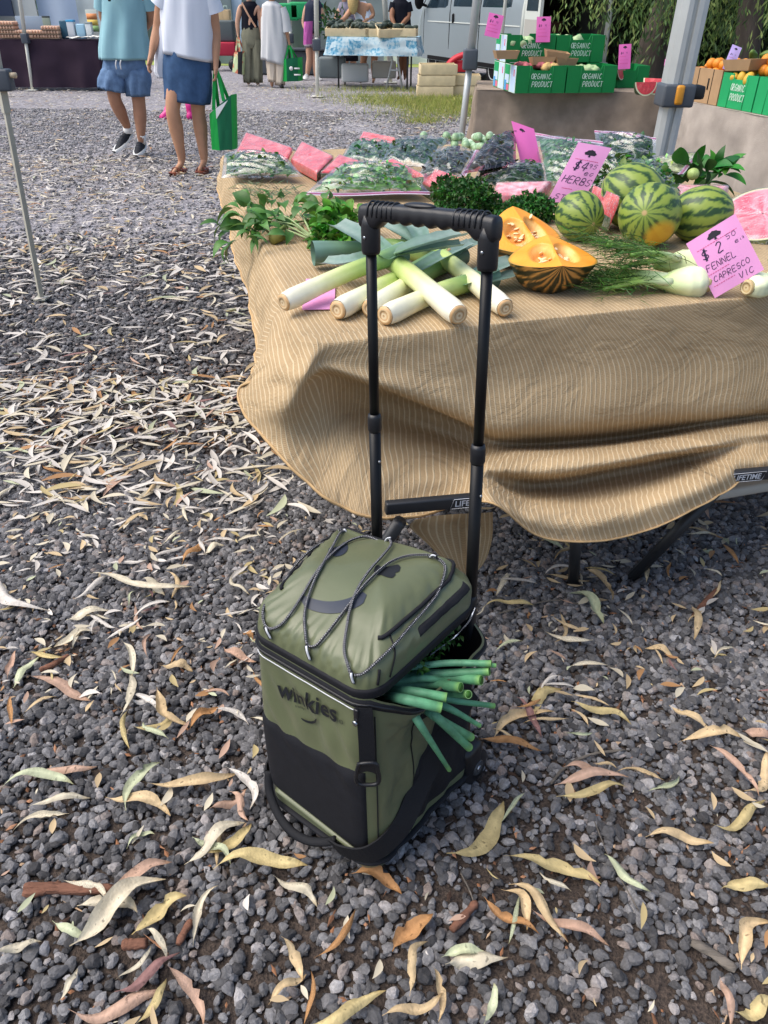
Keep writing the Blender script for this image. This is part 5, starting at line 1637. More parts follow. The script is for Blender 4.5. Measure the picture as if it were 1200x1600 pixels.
slab([(502, 268, .79), (530, 241, .82), (562, 251, .82), (556, 268, .79)], .04, 'film wrapped watermelon wedge pressed against its upright neighbour', (3,))
slab([(558, 222, .80), (567, 205, .83), (618, 215, .83), (612, 226, .80)], .04, 'small far watermelon wedge behind the bagged greens', (2,))
slab([(596, 252, .83), (612, 247, .84), (662, 273, .83), (640, 276, .81)], .04, 'thin edge of a film wrapped wedge between two bags of greens', (2,))
slab([(655, 281, .79), (670, 260, .83), (727, 279, .83), (688, 300, .79)], .05, 'bright red film wrapped watermelon wedge behind the curly parsley', (3,))
slab([(770, 303, .79), (776, 285, .81), (862, 283, .82), (835, 305, .79)], .05, 'pale pink film wrapped wedge lying behind the parsley bunches', (0,), flesh=PALE)
slab([(921, 316, .81), (927, 289, .86), (968, 307, .86), (955, 338, .80)], .05, 'deep red watermelon wedge standing beside the small round watermelon', (3,))
slab([(1063, 303, .82), (1058, 288, .83), (1139, 290, .83), (1117, 305, .82)], .05, 'flat film wrapped wedge with dark rind in front of the leafy bunch', (0, 3), flesh=PALE)
def half_melon():
 c = P(1196, 352, TZ + .05) + V((0.02, .08, .015))
 o = thing('watermelon_half', 'large halved watermelon in cling film showing its pink cut face', 'watermelon half', c)
 M = (V((-.35, -.35, .9)).normalized()).to_track_quat('Z', 'Y').to_matrix().to_4x4()
 r = .125
 pr = [(r * math.cos(a) * 1.0, -r * .95 * math.sin(a)) for a in [PI / 2 * i / 16 for i in range(16, -1, -1)]]
 vs, cl, na = [], [], 96
 for rr_, z in pr:
  for k in range(na):
   th = 2 * PI * k / na
   vs.append(M @ V((max(rr_, .001) * math.cos(th), max(rr_, .001) * math.sin(th), z)))
   cl.append(melon_col(th, PI * .5 + .2, 17.0))
 fs = [(i * na + k, i * na + (k + 1) % na, (i + 1) * na + (k + 1) % na, (i + 1) * na + k) for i in range(len(pr) - 1) for k in range(na)]
 MB().add(vs, fs, cl).build('rind', MEL, o)
 vs, cl = [], []
 for q in (1.0, .965, .93, .9, .6, .3, .02):
  for k in range(na):
   th = 2 * PI * k / na
   vs.append(M @ V((r * q * math.cos(th), r * q * math.sin(th), .002)))
   st = .5 + .5 * math.sin(12 * q * math.sin(th) + 5 * N3(q * 2, th, 1, 2))
   cl.append(mixc([lin('#5d7a35'), lin('#dfe0b0'), lin('#eec7bd'), mixc([lin('#c94660'), lin('#e79aa6')], st)], (1 - q) / .1 * .999 if q > .9 else .999))
 fs = [(i * na + k, i * na + (k + 1) % na, (i + 1) * na + (k + 1) % na, (i + 1) * na + k) for i in range(6) for k in range(na)]
 MB().add(vs, fs, cl).build('cut_face', FLESH, o)
 vs = []
 for q, dz in ((.02, .006), (.4, .006), (.8, .006), (1.0, .004), (1.03, -.01), (1.0, -.05), (.85, -.085)):
  for k in range(na):
   th = 2 * PI * k / na
   vs.append(M @ V((r * q * math.cos(th), r * q * math.sin(th), dz + .002 * N3(th * 3, q * 3, 1, 3))))
 MB().add(vs, fs).build('cling_film', FILM, o)
half_melon()
def zip_bag(c4, th, label, zip_edge=None, green='#3d6137', n=60, film=None, lw=.03, dark=.5, low=0, grp=None):
 ps = [P(x, y, z) for x, y, z in c4]
 c = sum(ps, V()) / 4
 o = thing('bag_of_greens', label, 'bag of greens', c)
 nrm = (ps[1] - ps[0]).cross(ps[3] - ps[0]).normalized()
 if nrm.dot(CAMP - c) < 0: nrm = -nrm
 sd_ = rp.uniform(0, 50)
 def base(u, v_): return (ps[0] * (1 - u) * (1 - v_) + ps[1] * u * (1 - v_) + ps[2] * u * v_ + ps[3] * (1 - u) * v_) - c
 def env(u, v_): return (math.sin(PI * u) * math.sin(PI * v_)) ** .45 if 0 < u < 1 and 0 < v_ < 1 else 0
 def surf(sg):
  def fn(u, v_):
   p = base(u, v_)
   e = env(u, v_)
   crease = abs(N3(u * 1.2 + v_, v_ * 1.2 - u, sd_, 2.0)) * .6 + abs(N3(u * 5 + v_ * 2, v_ * 1.3, sd_ + 4, 2.0)) * .55
   return p + nrm * sg * th * e * (1 - crease * .7) * (1 if sg > 0 else .55)
  return fn
 f_ = film or BAGF
 mbx = MB()
 grid(mbx, surf(1), 44, 44)
 grid(mbx, surf(-1), 12, 12, flip=True)
 mbx.build('film', f_, o, smooth=True)
 mg = MB()
 gc_ = tuple(x * k for x, k in zip(lin(green), (1.15, 1.5, .75)))
 gl_ = [tuple(x * k for x in gc_) for k in (.35, .8, 1.35)]
 grid(mg, lambda u, v_: base(.06 + .88 * u, .06 + .88 * v_) + nrm * th * env(.06 + .88 * u, .06 + .88 * v_) * (.38 + .45 * N3(u * 3, v_ * 3, sd_, 2.5)), 30, 30, col=lambda u, v_: mixc(gl_, .5 + .7 * N3(u, v_, sd_, 14)), uv=False)
 for _ in range(n * 3):
  u, v_ = rp.uniform(.12, .86), rp.uniform(.12, .88)
  if low and v_ > 1 - low: continue
  e = env(u, v_)
  p = base(u, v_) + nrm * th * e * rp.uniform(.1, .55)
  L_ = lw * rp.uniform(.6, 1.3)
  vs, fs = blade(L_ * .8, L_ * rp.uniform(.3, .55), rp.uniform(.1, .5), .15, rp.uniform(-.1, .1), 4)
  M = Matrix.Translation(p) @ Euler((rp.uniform(-1.2, 1.2), rp.uniform(-1, 1), rp.uniform(0, 6.3))).to_matrix().to_4x4()
  mg.add([M @ q for q in vs], fs, tuple(x * rp.uniform(dark, 1.6) for x in gc_))
 g_ = mg.build('greens', LEAFG, o)
 g_['kind'] = 'stuff'
 if zip_edge is not None:
  a, b_ = [(ps[0], ps[1]), (ps[1], ps[2]), (ps[2], ps[3]), (ps[3], ps[0])][zip_edge]
  cc_ = (c - (a + b_) / 2).normalized()
  a, b_ = a - c, b_ - c
  wd = .022
  def zf(u, v_): return a.lerp(b_, u) + cc_ * (v_ - .65) * wd + nrm * (.002 + .003 * math.sin(u * 7 + sd_))
  z_ = grid(MB(), zf, 16, 3).build('zip_strip', ZIPW, o)
  for k in (.35, .6):
   tube(MB(), [zf(i / 16, k) + nrm * .001 for i in range(17)], .0012, 5).build('zip_line', ZIPP, z_)
 return o
zip_bag([(346, 278, .765), (350, 240, .81), (440, 243, .82), (475, 276, .77)], .05, 'crinkled clear bag of dark herbs at the front left of the bags', None, '#4a5f3c', 150)
zip_bag([(476, 303, .77), (535, 256, .83), (640, 262, .83), (672, 302, .77)], .055, 'wide clear bag of sage leaves lying behind the trolley grip', 3, '#62804f', 190)
zip_bag([(532, 248, .80), (552, 222, .83), (618, 224, .84), (612, 262, .80)], .05, 'shiny clear bag of greens behind the wide sage bag', None, '#3a5a3a', 110)
zip_bag([(595, 255, .82), (612, 222, .86), (702, 216, .87), (668, 262, .82)], .05, 'clear bag with dark green leaves below the cucumbers', None, '#2f4a2b', 130)
zip_bag([(652, 276, .81), (678, 236, .85), (745, 236, .86), (722, 276, .81)], .05, 'clear bag of purple tinged leaves in front of the cucumbers', 2, '#4b4846', 110)
zip_bag([(722, 272, .84), (762, 222, .90), (806, 205, .93), (806, 256, .86)], .05, 'purple edged bag of dark leaves leaning on the blank pink card', None, '#3d5530', 110, BAGP)
zip_bag([(735, 290, .80), (752, 258, .84), (852, 256, .85), (858, 288, .80)], .045, 'dark glossy bag lying below the blank pink card', None, '#3a4a30', 110)
zip_bag([(850, 290, .80), (834, 212, .91), (942, 226, .91), (945, 292, .80)], .05, 'upright zip bag of herbs behind the herb price card', 1, '#41663a', 170, low=.0)
zip_bag([(935, 262, .85), (929, 206, .93), (1025, 218, .93), (1024, 258, .86)], .05, 'rear zip bag of dark herbs nearest the grey tent pole', 1, '#33482f', 130)
zip_bag([(916, 300, .80), (922, 248, .87), (975, 248, .88), (982, 306, .80)], .06, 'rounded bag of stalky greens right of the herb price card', None, '#4e6a3e', 150, lw=.05)
zip_bag([(968, 310, .80), (972, 256, .87), (1040, 262, .87), (1068, 318, .80)], .07, 'bulging bag of rosemary behind the watermelons', None, '#4f6b45', 190, lw=.05)
zip_bag([(1012, 268, .85), (1016, 246, .87), (1096, 236, .88), (1062, 272, .85)], .015, 'flat lavender zip bag in front of the leafy bunch', 2, '#c9b6c2', 10)
def cluster(mbx, ctr, rad, n, L_, ratio, col_, tilt=1.0, nblade=5, fold=.15, droop=.4, outward=True, zmin=TZ + .004, vary=.5):
 c_ = lin(col_)
 for _ in range(n):
  while True:
   d = V((rp.uniform(-1, 1), rp.uniform(-1, 1), rp.uniform(-1, 1)))
   if .25 < d.length < 1: break
  p = V((ctr.x + d.x * rad[0], ctr.y + d.y * rad[1], max(zmin, ctr.z + d.z * rad[2])))
  l = L_ * rp.uniform(.6, 1.25)
  vs, fs = blade(l, l * ratio * rp.uniform(.8, 1.2), droop * rp.uniform(.3, 1.5), fold, rp.uniform(-.12, .12), nblade)
  ang = math.atan2(d.y, d.x) + rp.gauss(0, .7) if outward else rp.uniform(0, 6.3)
  M = Matrix.Translation(p) @ Euler((rp.gauss(0, .5) * tilt, rp.gauss(-.3 * d.z, .45) * tilt, ang)).to_matrix().to_4x4()
  mbx.add([M @ v for v in vs], fs, tuple(x * rp.uniform(1 - vary, 1 + vary * .7) for x in c_))
 return mbx
def stems(mbx, root, tips, r, col_, n=5):
 for tp_ in tips:
  m_ = root.lerp(tp_, .5) + V((rp.uniform(-.01, .01), rp.uniform(-.01, .01), .012))
  tube(mbx, catmull([root + V((rp.uniform(-r, r) * 2.5, rp.uniform(-r, r) * 2.5, rp.uniform(0, r * 3))), m_, tp_], n), [r * (1 - .6 * i / (2 * n)) for i in range(2 * n + 1)], 6, col=lin(col_))
bn = thing('leafy_bunch', 'bunch of large green basil leaves hanging over the left end of the table', 'herb bunch', P(420, 350, TZ))
bo = bn.location.copy()
sme = MB()
root_, root2_ = P(487, 374, TZ + .012), P(432, 372, TZ + .016)
tips_ = [P(x, y, z) for x, y, z in [(440, 335, .79), (420, 325, .8), (400, 340, .78), (455, 320, .81), (430, 345, .79), (405, 322, .79), (380, 345, .77), (450, 340, .8)]]
stems(sme, root_, tips_, .0035, '#a9bd86')
sme.v = [tuple(V(v) - bo) for v in sme.v]
sme.build('stems', LEAFG, bn)
s2 = MB()
stems(s2, root2_, [P(460, 350, .77), P(475, 345, .775), P(450, 345, .775)], .006, '#7a8a45')
tube(s2, [root2_ + V((-.012, -.012, 0)), root2_ + V((.02, .02, .004))], [.017, .015], 12, col=lin('#8f8a45'))
s2.v = [tuple(V(v) - bo) for v in s2.v]
s2.build('stalk_end', LEAFG, bn)
LFV = []
for k in range(6):
 vs, fs = blade(1, rp.uniform(.34, .5), rp.uniform(.25, .6), .16, rp.uniform(-.1, .1), 8, stem=.12)
 m_ = MB().add(vs, fs).mesh('leaf', mk(f'basil_leaf_{k}', tuple(x * (.75 + .13 * k) for x in lin('#46722f')), .45, .4, var=.15, vscale=5, trans=.22))
 LFV.append(m_)
spots = [(365, 318, .79, 3.4, .085), (352, 352, .765, 3.6, .075), (362, 372, .745, 4.2, .075), (378, 330, .79, 3.0, .08), (395, 318, .80, 2.6, .085), (410, 330, .80, 3.3, .08),
   (388, 350, .77, 3.2, .085), (405, 360, .765, 3.6, .08), (420, 350, .79, 2.9, .08), (432, 335, .80, 2.2, .075), (445, 320, .81, 1.6, .08), (455, 335, .81, .8, .075),
   (425, 315, .80, 1.9, .07), (440, 345, .79, 3.8, .07), (400, 340, .79, 4.2, .075), (372, 345, .775, 3.9, .08), (418, 366, .76, 3.5, .075), (466, 330, .80, .5, .075),
   (478, 335, .79, .2, .07), (500, 322, .79, .3, .08), (515, 315, .80, .1, .08), (490, 340, .785, 5.8, .07), (470, 345, .785, 5.5, .06), (450, 355, .78, 4.6, .06),
   (385, 338, .80, 2.9, .075), (435, 328, .815, 3.4, .07), (460, 312, .81, 1.2, .07), (520, 330, .79, 6.0, .07), (505, 310, .80, 1.0, .075), (412, 345, .80, 5.0, .06)]
for (x, y, z, a, s_) in spots:
 l_ = link('leaf', rp.choice(LFV), bn)
 l_.location = P(x, y, z) - bo
 l_.rotation_euler = (rp.gauss(0, .45), rp.gauss(.1, .4), a + rp.gauss(0, .3))
 l_.scale = (s_ * 1.1,) * 3
for k in range(90):
 x, y = rp.uniform(362, 525), rp.uniform(308, 368)
 if y > 352 and x > 440: continue
 l_ = link('leaf', rp.choice(LFV), bn)
 l_.location = P(x, y, rp.uniform(.755, .80)) - bo
 l_.rotation_euler = (rp.gauss(0, .6), rp.gauss(.1, .5), rp.uniform(0, 6.3))
 l_.scale = (rp.uniform(.055, .09),) * 3
hang = [(356, 352, .75, .08), (366, 372, .735, .08), (372, 368, .74, .075), (350, 345, .76, .07), (360, 378, .73, .07)]
for (x, y, z, s_) in hang:
 l_ = link('leaf', rp.choice(LFV), bn)
 l_.location = P(x, y, z) - bo + V((-.012, 0, 0))
 l_.rotation_euler = (rp.gauss(0, .3), 1.15 + rp.gauss(0, .2), PI + rp.gauss(0, .5))
 l_.scale = (s_,) * 3
m_ = MB()
for _ in range(240):
 p = P(rp.uniform(368, 468), rp.uniform(284, 308), TZ + rp.uniform(.01, .04))
 vs, fs = blade(rp.uniform(.03, .06), .0035, .1, .1, 0, 3)
 M = Matrix.Translation(p) @ Euler((rp.gauss(0, .4), rp.gauss(0, .35), rp.gauss(0, .6) + rp.choice([0, PI]))).to_matrix().to_4x4()
 m_.add([M @ v for v in vs], fs, tuple(x * rp.uniform(.5, 1.3) for x in lin('#5c6f4c')))
tag(m_.build('rosemary_bunch', LEAFG), 'grey green needle leaved herb lying between the basil and the front bag', 'herb bunch', kind='stuff')
m_ = MB()
c_ = P(540, 350, TZ + .05)
cluster(m_, c_, (.085, .11, .05), 230, .036, .75, '#4f8a2c', 1.3, 4, .2)
cluster(m_, P(515, 372, TZ + .025), (.05, .06, .03), 110, .032, .75, '#4c8a2b', 1.3, 4, .2)
tag(m_.build('flat_parsley', LEAFG), 'bright green flat parsley bunch behind the leeks left of the grip', 'herb bunch')
def curly(ctrs, label, col_):
 m_ = MB()
 for (c_, r_, n_) in ctrs: cluster(m_, c_, r_, n_, .016, .8, col_, 2.2, 3, .35, .8)
 stm = MB()
 tag(m_.build('curly_parsley', LEAFG), label, 'herb bunch')
curly([(P(728, 312, TZ + .06), (.10, .09, .065), 1500), (P(700, 300, TZ + .05), (.06, .06, .05), 500), (P(760, 330, TZ + .03), (.07, .06, .05), 600)], 'large dark curly parsley bunch behind the trolley grip', '#2f5c22')
curly([(P(830, 328, TZ + .035), (.085, .07, .05), 1100), (P(800, 335, TZ + .03), (.06, .06, .04), 500)], 'smaller curly parsley bunch left of the small round watermelon', '#35692a')
FEN = mk('fennel_bulb', (1, 1, 1), .4, .45, attr=True, var=.06, vscale=40)
def fennel(bpx, tpx, rpx, label, fr_n, spread, lift=.04):
 b, t_ = P(*bpx), P(*tpx)
 o = thing('fennel', label, 'fennel', b)
 ax = (t_ - b)
 L_ = ax.length
 d = ax.normalized()
 zc = (b - CAMP).dot(_F)
 r = rpx / FPX * zc
 path = [d * L_ * k for k in (0, .03, .08, .16, .26, .36, .46)]
 rad = [r * q for q in (.5, .86, 1.1, 1.12, .84, .5, .3)]
 cl = [mixc([lin('#e8e6c8'), lin('#f0efd8'), lin('#e9ecce'), lin('#d2dfa8'), lin('#a9c274')], i / 6) for i in range(7)]
 m_ = tube(MB(), catmull(path, 4), [rad[min(6, i // 4)] * (1 - (i % 4) / 4) + rad[min(6, i // 4 + 1)] * (i % 4) / 4 for i in range(25)], 18, col=[mixc(cl, i / 24) for i in range(25)], flat=.85)
 for i in range(25):
  for k in range(18):
   j = 1 - .13 * max(0, math.sin(k * 2 * PI / 18 * 5 + i * .12)) * (.3 + i / 24)
   m_.c[i * 18 + k] = tuple(x * y_ for x, y_ in zip(m_.c[i * 18 + k], (j * .94, j, j * .85)))
   q_ = V(m_.v[i * 18 + k]); c0_ = d * ((q_).dot(d)); m_.v[i * 18 + k] = tuple(c0_ + (q_ - c0_) * (.93 + .07 * math.cos(k * 2 * PI / 18 * 5 + i * .12)))
 m_.build('bulb', FEN, o)
 fr = frames(path)
 rt = lathe(MB(), [(r * .58, .004), (r * .56, -.004), (r * .4, -.006), (r * .35, -.003), (r * .12, -.006), (.001, -.005)], 16,
    (-d).to_track_quat('Z', 'Y').to_matrix().to_4x4() @ Matrix.Scale(-1, 4, V((0, 0, 1))), [lin(h) for h in ('#cdbf94', '#b89b68', '#d9caa0', '#a98d5c', '#d8c79c', '#9f8355')])
 rt.build('root_end', FEN, o)
 tips = []
 for k in range(5):
  a = (k - 2) * .16
  s0 = d * L_ * .3 + fr[0][2] * r * .45 * (k - 2) * .5 + fr[0][1] * rp.uniform(-.2, .5) * r
  e = d * L_ * rp.uniform(.85, 1.05) + fr[0][2] * spread * (k - 2) * .35 + V((0, 0, rp.uniform(-.01, lift)))
  tube(MB(), catmull([s0, s0.lerp(e, .5) + V((0, 0, .008)), e], 5), [r * .22 * (1 - .5 * i / 10) for i in range(11)], 9, col=[mixc([lin('#dfe7c0'), lin('#8fb055'), lin('#6f9a45')], i / 10) for i in range(11)]).build('stalk', FEN, o)
  tips.append((s0, e))
 m_ = MB()
 for _ in range(fr_n):
  s0, e = rp.choice(tips)
  p = s0.lerp(e, rp.uniform(.45, 1.1)) + V((rp.gauss(0, .03), rp.gauss(0, .03), rp.uniform(-.012, .022)))
  p.z = max(p.z, TZ + .004 - b.z)
  q = p + (d * rp.uniform(.01, .05) + V((rp.gauss(0, .03), rp.gauss(0, .03), rp.gauss(0, .012))))
  q.z = max(q.z, TZ + .003 - b.z)
  n_ = (q - p).cross(V((rp.gauss(0, 1), rp.gauss(0, 1), 1))).normalized() * .0009
  mm = p.lerp(q, .5) + V((rp.gauss(0, .004), rp.gauss(0, .004), .002))
  m_.add([p + n_, p - n_, mm + n_, mm - n_, q], [(0, 1, 3, 2), (2, 3, 4)], tuple(x * rp.uniform(.5, 1.25) for x in lin('#4d7030')))
 f_ = m_.build('fronds', LEAFG, o)
 f_['kind'] = 'stuff'
fennel((1098, 412, TZ + .035), (935, 418, TZ + .05), 26, 'rear fennel bulb with feathery green fronds pointing left', 900, .1, .06)
fennel((1106, 440, TZ + .03), (912, 442, TZ + .012), 28, 'front fennel bulb touching the pink fennel price card', 700, .08, .02)
fennel((1168, 449, TZ + .03), (1290, 425, TZ + .03), 21, 'fennel bulb cut by the right edge with its root end facing the card', 300, .08, .02)
CUC = mk('cucumber', '#8fae86', .4, .45, var=.2, vscale=30, second='#c3d6bb', sscale=25)
cuc = MB()
for k, t in enumerate([0]):
 pr = [(.004, -.075), (.013, -.07), (.018, -.055), (.0185, 0), (.018, .055), (.013, .07), (.004, .075)]
 lathe(cuc, pr, 14)
cme = cuc.mesh('green_cucumber', CUC)
for k, (x, y, z) in enumerate([(662, 212, .80), (698, 213, .80), (716, 214, .80), (710, 222, .78), (727, 224, .78), (745, 214, .80), (755, 220, .78), (765, 213, .80), (738, 228, .77), (690, 222, .78), (775, 222, .78), (747, 230, .77)]):
 o = link('green_cucumber', cme)
 o.location = P(x, y, z + .02)
 o.rotation_euler = (PI / 2 + rp.uniform(-.2, .2), 0, rp.uniform(-.35, .35))
 tag(o, 'pale green stubby cucumber in the heap at the far end of the table', 'cucumber', 'cucumbers heaped at the far end of the table')
lb = MB()
cluster(lb, P(1085, 268, .84), (.10, .06, .035), 26, .10, .5, '#2f6426', 1.2, 7, .15, .4)
cluster(lb, P(1118, 268, .84), (.05, .05, .03), 12, .09, .5, '#3a7a2c', 1.2, 7, .15, .4)
tag(lb.build('leafy_vine', LEAFG), 'dark green leafy stems lying behind the flat wrapped wedge', 'greens')
for k, (x, y, lab) in enumerate([(1083, 272, 'pale green round fruit nestled among dark leaves')]):
 o = ellipsoid(MB(), (0, 0, 0), (.021, .021, .02), 18, 12, dis=lambda d: .05 * math.cos(math.atan2(d.y, d.x) * 7) * (1 - d.z * d.z)).build('squash', mk('squash_skin', '#9fb56a', .45, .4, var=.15, vscale=40))
 o.location = P(x, y, .85)
 tag(o, lab, 'squash')
PINK = mk('pink_card', '#e79fd0', .75, .2, var=.03, vscale=8)
PINKD = mk('pink_card_deep', '#df6fb4', .75, .2, var=.03, vscale=8)
LILAC = mk('lilac_card', '#c6b3ea', .75, .2)
INK = mk('pen_ink', '#2a2440', .6, .3)
REDI = mk('red_print', '#cf4f7e', .6, .3)
EMB = mk('emblem_print', '#2b2630', .6, .3)
def card(bl, br, tl, label, m_, lines=(), emblem=(.5, .86, .1), red=None, name='price_card', seed=1):
 'bl, br, tl: world points; the face looks at the customer'
 U = br - bl; Vv = tl - bl
 c = bl + U * .5 + Vv * .5
 n = U.cross(Vv).normalized()
 asp = Vv.length / U.length
 o = thing(name, label, 'price card', c)
 th = .0012
 def q(u, v_, k=0.0): return bl + U * u + Vv * v_ + n * (k + .006 * math.sin(PI * v_) * math.sin(PI * min(1, u + .1))) - c
 mbx = MB()
 grid(mbx, lambda u, v_: q(u, v_, th / 2), 6, 10)
 grid(mbx, lambda u, v_: q(u, v_, -th / 2), 6, 10, flip=True)
 bd = [(u / 6, 0) for u in range(6)] + [(1, v_ / 10) for v_ in range(10)] + [(1 - u / 6, 1) for u in range(6)] + [(0, 1 - v_ / 10) for v_ in range(10)]
 vs = [q(u, v_, k) for u, v_ in bd for k in (th / 2, -th / 2)]
 m2 = len(bd)
 mbx.add(vs, [(2 * i, 2 * i + 1, (2 * i + 3) % (2 * m2), (2 * i + 2) % (2 * m2)) for i in range(m2)])
 mbx.build('card', m_, o)
 fnq = lambda x, y: q(x, y / asp, th / 2 + .0006)
 if lines:
  mi_ = MB()
  for (tx, x, y, h, wd) in lines: strokes(mi_, tx, x, y * asp, h, wd, h * .1, fn=fnq, seed=seed + len(tx))
  mi_.build('handwriting', INK, o, smooth=False)
 if emblem:
  ex, ey, er = emblem
  ey *= asp
  me_ = MB()
  pts_ = [(ex + er * 1.3 * math.cos(a) * (1 + .12 * math.sin(a * 7)), ey + er * max(-.25, math.sin(a)) * (1 + .08 * math.sin(a * 9))) for a in [2 * PI * i / 28 for i in range(28)]]
  me_.add([fnq(*p) for p in pts_], [tuple(range(28))])
  tr = [(ex - er * .16, ey - er * .25), (ex + er * .16, ey - er * .25), (ex + er * .3, ey - er * .7), (ex - er * .3, ey - er * .7)]
  me_.add([fnq(*p) for p in tr], [(0, 1, 2, 3)])
  me_.build('tree_emblem', EMB, o, smooth=False)
 if red:
  mr_ = MB()
  for (x0, x1, y, h) in red:
   x = x0
   while x < x1:
    w_ = rp.uniform(.02, .05)
    mr_.add([fnq(x, y * asp), fnq(x + w_, y * asp), fnq(x + w_, y * asp + h), fnq(x, y * asp + h)], [(0, 1, 2, 3)])
    x += w_ + .014
  mr_.build('printed_line', REDI, o, smooth=False)
 return o
y0 = P(882, 330, TZ).y
card(Yp(855, 314, y0 - .02), Yp(906, 323, y0 - .02), Yp(904, 222, y0 + .05), 'tall pink card hand marked HERBS leaning in front of the bags', PINK,
  [('$4', .2, .56, .26, .17), ('95', .62, .62, .13, .11), ('ea', .6, .50, .15, .13), ('HERBS', .1, .34, .2, .13), ('STE', .12, .06, .15, .13)], (.5, .84, .13), [(.15, .85, .73, .02), (.2, .5, .24, .02)], seed=3)
y1 = P(1115, 466, TZ).y
card(Yp(1117, 466, y1), Yp(1194, 421, y1 + .0), Yp(1072, 381, y1 + .06), 'square pink card with fennel price stuck between the fennel bulbs', PINK,
  [('$', .12, .6, .19, .12), ('2', .4, .6, .19, .12), ('50', .66, .72, .09, .08), ('ea', .76, .6, .09, .08), ('FENNEL', .1, .42, .12, .075), ('CAPRESCO', .13, .22, .11, .068), ('VIC', .56, .06, .11, .08)],
  (.5, .87, .1), [(.1, .9, .79, .012), (.08, .5, .36, .012), (.08, .5, .16, .012)], seed=5)
y2 = P(830, 270, .8).y
card(Yp(815, 262, y2 - .02), Yp(850, 274, y2 - .02), Yp(799, 189, y2 + .06), 'blank back of a deep pink card standing among the rear bags', PINKD, (), (.4, .85, .09))
card(P(472, 484, TZ + .004), P(523, 483, TZ + .004), P(478, 436, TZ + .006), 'pink card lying flat on the cloth under the leeks', PINK, (), None)
# ================================================================== BACK TABLES AND THEIR CRATES
rb = random.Random(77)
HESS = mat('hessian', '#8f8173', .95, .1, var=.22, vscale=7, bump=.35, bscale=260)
HESS2 = mat('pale_hessian', '#a59b91', .95, .1, var=.2, vscale=6, bump=.5, bscale=200)
GRN = mk('green_card', '#0f7a3d', .6, .3, var=.05, vscale=6)
GRNL = mk('bright_green_card', '#1f9a5c', .55, .35, var=.06, vscale=6)
KRAFT = mk('kraft_card', '#a98a68', .8, .2, var=.08, vscale=10)
WHTI = mk('white_print', '#cfe6d4', .6, .3)
SKYB = mk('pale_blue_print', '#c3d8ef', .6, .3)
BLU = mk('blue_print', '#4f9bd2', .6, .3)
PNK = mk('pink_print', '#d8708a', .6, .3)
DK = mk('dark_inside', '#2c2a28', .9, .1)
def cloth_table(name, label, pts, zt, depthv, mt, label_t, drop=.66, folds=7):
 'a trestle table under a cloth that falls to the ground in front and at the ends; pts front-left, front-right on the top edge'
 a, b = pts
 U = (b - a); L_ = U.length; U = U.normalized()
 D = V((-U.y, U.x, 0))
 t_ = thing('trestle_table', label_t, 'table', a.lerp(b, .5) + D * depthv * .5 - V((0, 0, zt)))
 c = t_.location
 Mx = Matrix(((U.x, D.x, 0), (U.y, D.y, 0), (0, 0, 1))).to_4x4()
 box(MB(), (0, 0, zt - .03), (L_ - .06, depthv - .06, .03), .006, Mx).build('tabletop', TTOP, t_)
 for sx in (-1, 1):
  for sy in (-1, 1):
   tube(MB(), [Mx @ V((sx * (L_ / 2 - .15), sy * (depthv / 2 - .1), 0)), Mx @ V((sx * (L_ / 2 - .15), sy * (depthv / 2 - .1), zt - .04))], .016, 8).build('leg', TLEG, t_)
 o = MB()
 sd_ = rb.uniform(0, 40)
 seq = [V((0, depthv, 0)), V((0, 0, 0)), V((L_, 0, 0)), V((L_, depthv, 0))]
 per = [0, depthv, depthv + L_, 2 * depthv + L_]
 def skirt(u, v_):
  s = u * per[-1]
  k = 0 if s < per[1] else (1 if s < per[2] else 2)
  p = seq[k].lerp(seq[k + 1], (s - per[k]) / (per[k + 1] - per[k]))
  n = [V((-1, 0, 0)), V((0, -1, 0)), V((1, 0, 0))][k]
  if abs(s - per[1]) < .12: n = V((-1, -1, 0)).normalized()
  if abs(s - per[2]) < .12: n = V((1, -1, 0)).normalized()
  f = v_ ** .8
  amp = .012 + .035 * f
  q = p + n * (.012 + .05 * f + amp * math.sin(s * folds * 1.6 + 3 * N3(s, 0, sd_, 2)) * f + .02 * N3(s * 3, v_ * 3, sd_, 1))
  return a + U * q.x + D * q.y + V((0, 0, .004 - .03 * max(0, .06 - v_) * 0 - drop * v_ + .01 * N3(s * 2, 0, sd_, 1) * v_))
 cl = grid(o, skirt, 150, 16).build(name, mt)
 def top(u, v_):
  q = a + U * (u * (L_ + .02) - .01) + D * (v_ * depthv - .012)
  return q + V((0, 0, .005 + .002 * N3(u * 6, v_ * 6, sd_, 1)))
 grid(MB(), top, 24, 10).build('cloth_top', mt, cl)
 return tag(cl, label, 'tablecloth'), U, D
Z2 = .70
A2 = P(746, 141, Z2)
B2 = A2 + V((math.cos(RAD(-6)), math.sin(RAD(-6)), 0)) * (P(1046, 154, Z2) - A2).length * .985
_, U2, D2 = cloth_table('tablecloth', 'brown hessian cloth on the table under the dark green produce boxes', (A2, B2), Z2, .95, HESS, 'trestle table carrying the dark green produce boxes behind the near stall')
A3, B3 = P(1066, 158, Z2), P(1230, 190, Z2)
U3_ = (B3 - A3).normalized()
_, U3, D3 = cloth_table('tablecloth', 'pale grey hessian cloth on the table under the orange boxes at the right edge', (A3, A3 + U3_ * 1.7), Z2, .9, HESS2, 'trestle table carrying boxes of oranges at the right edge')
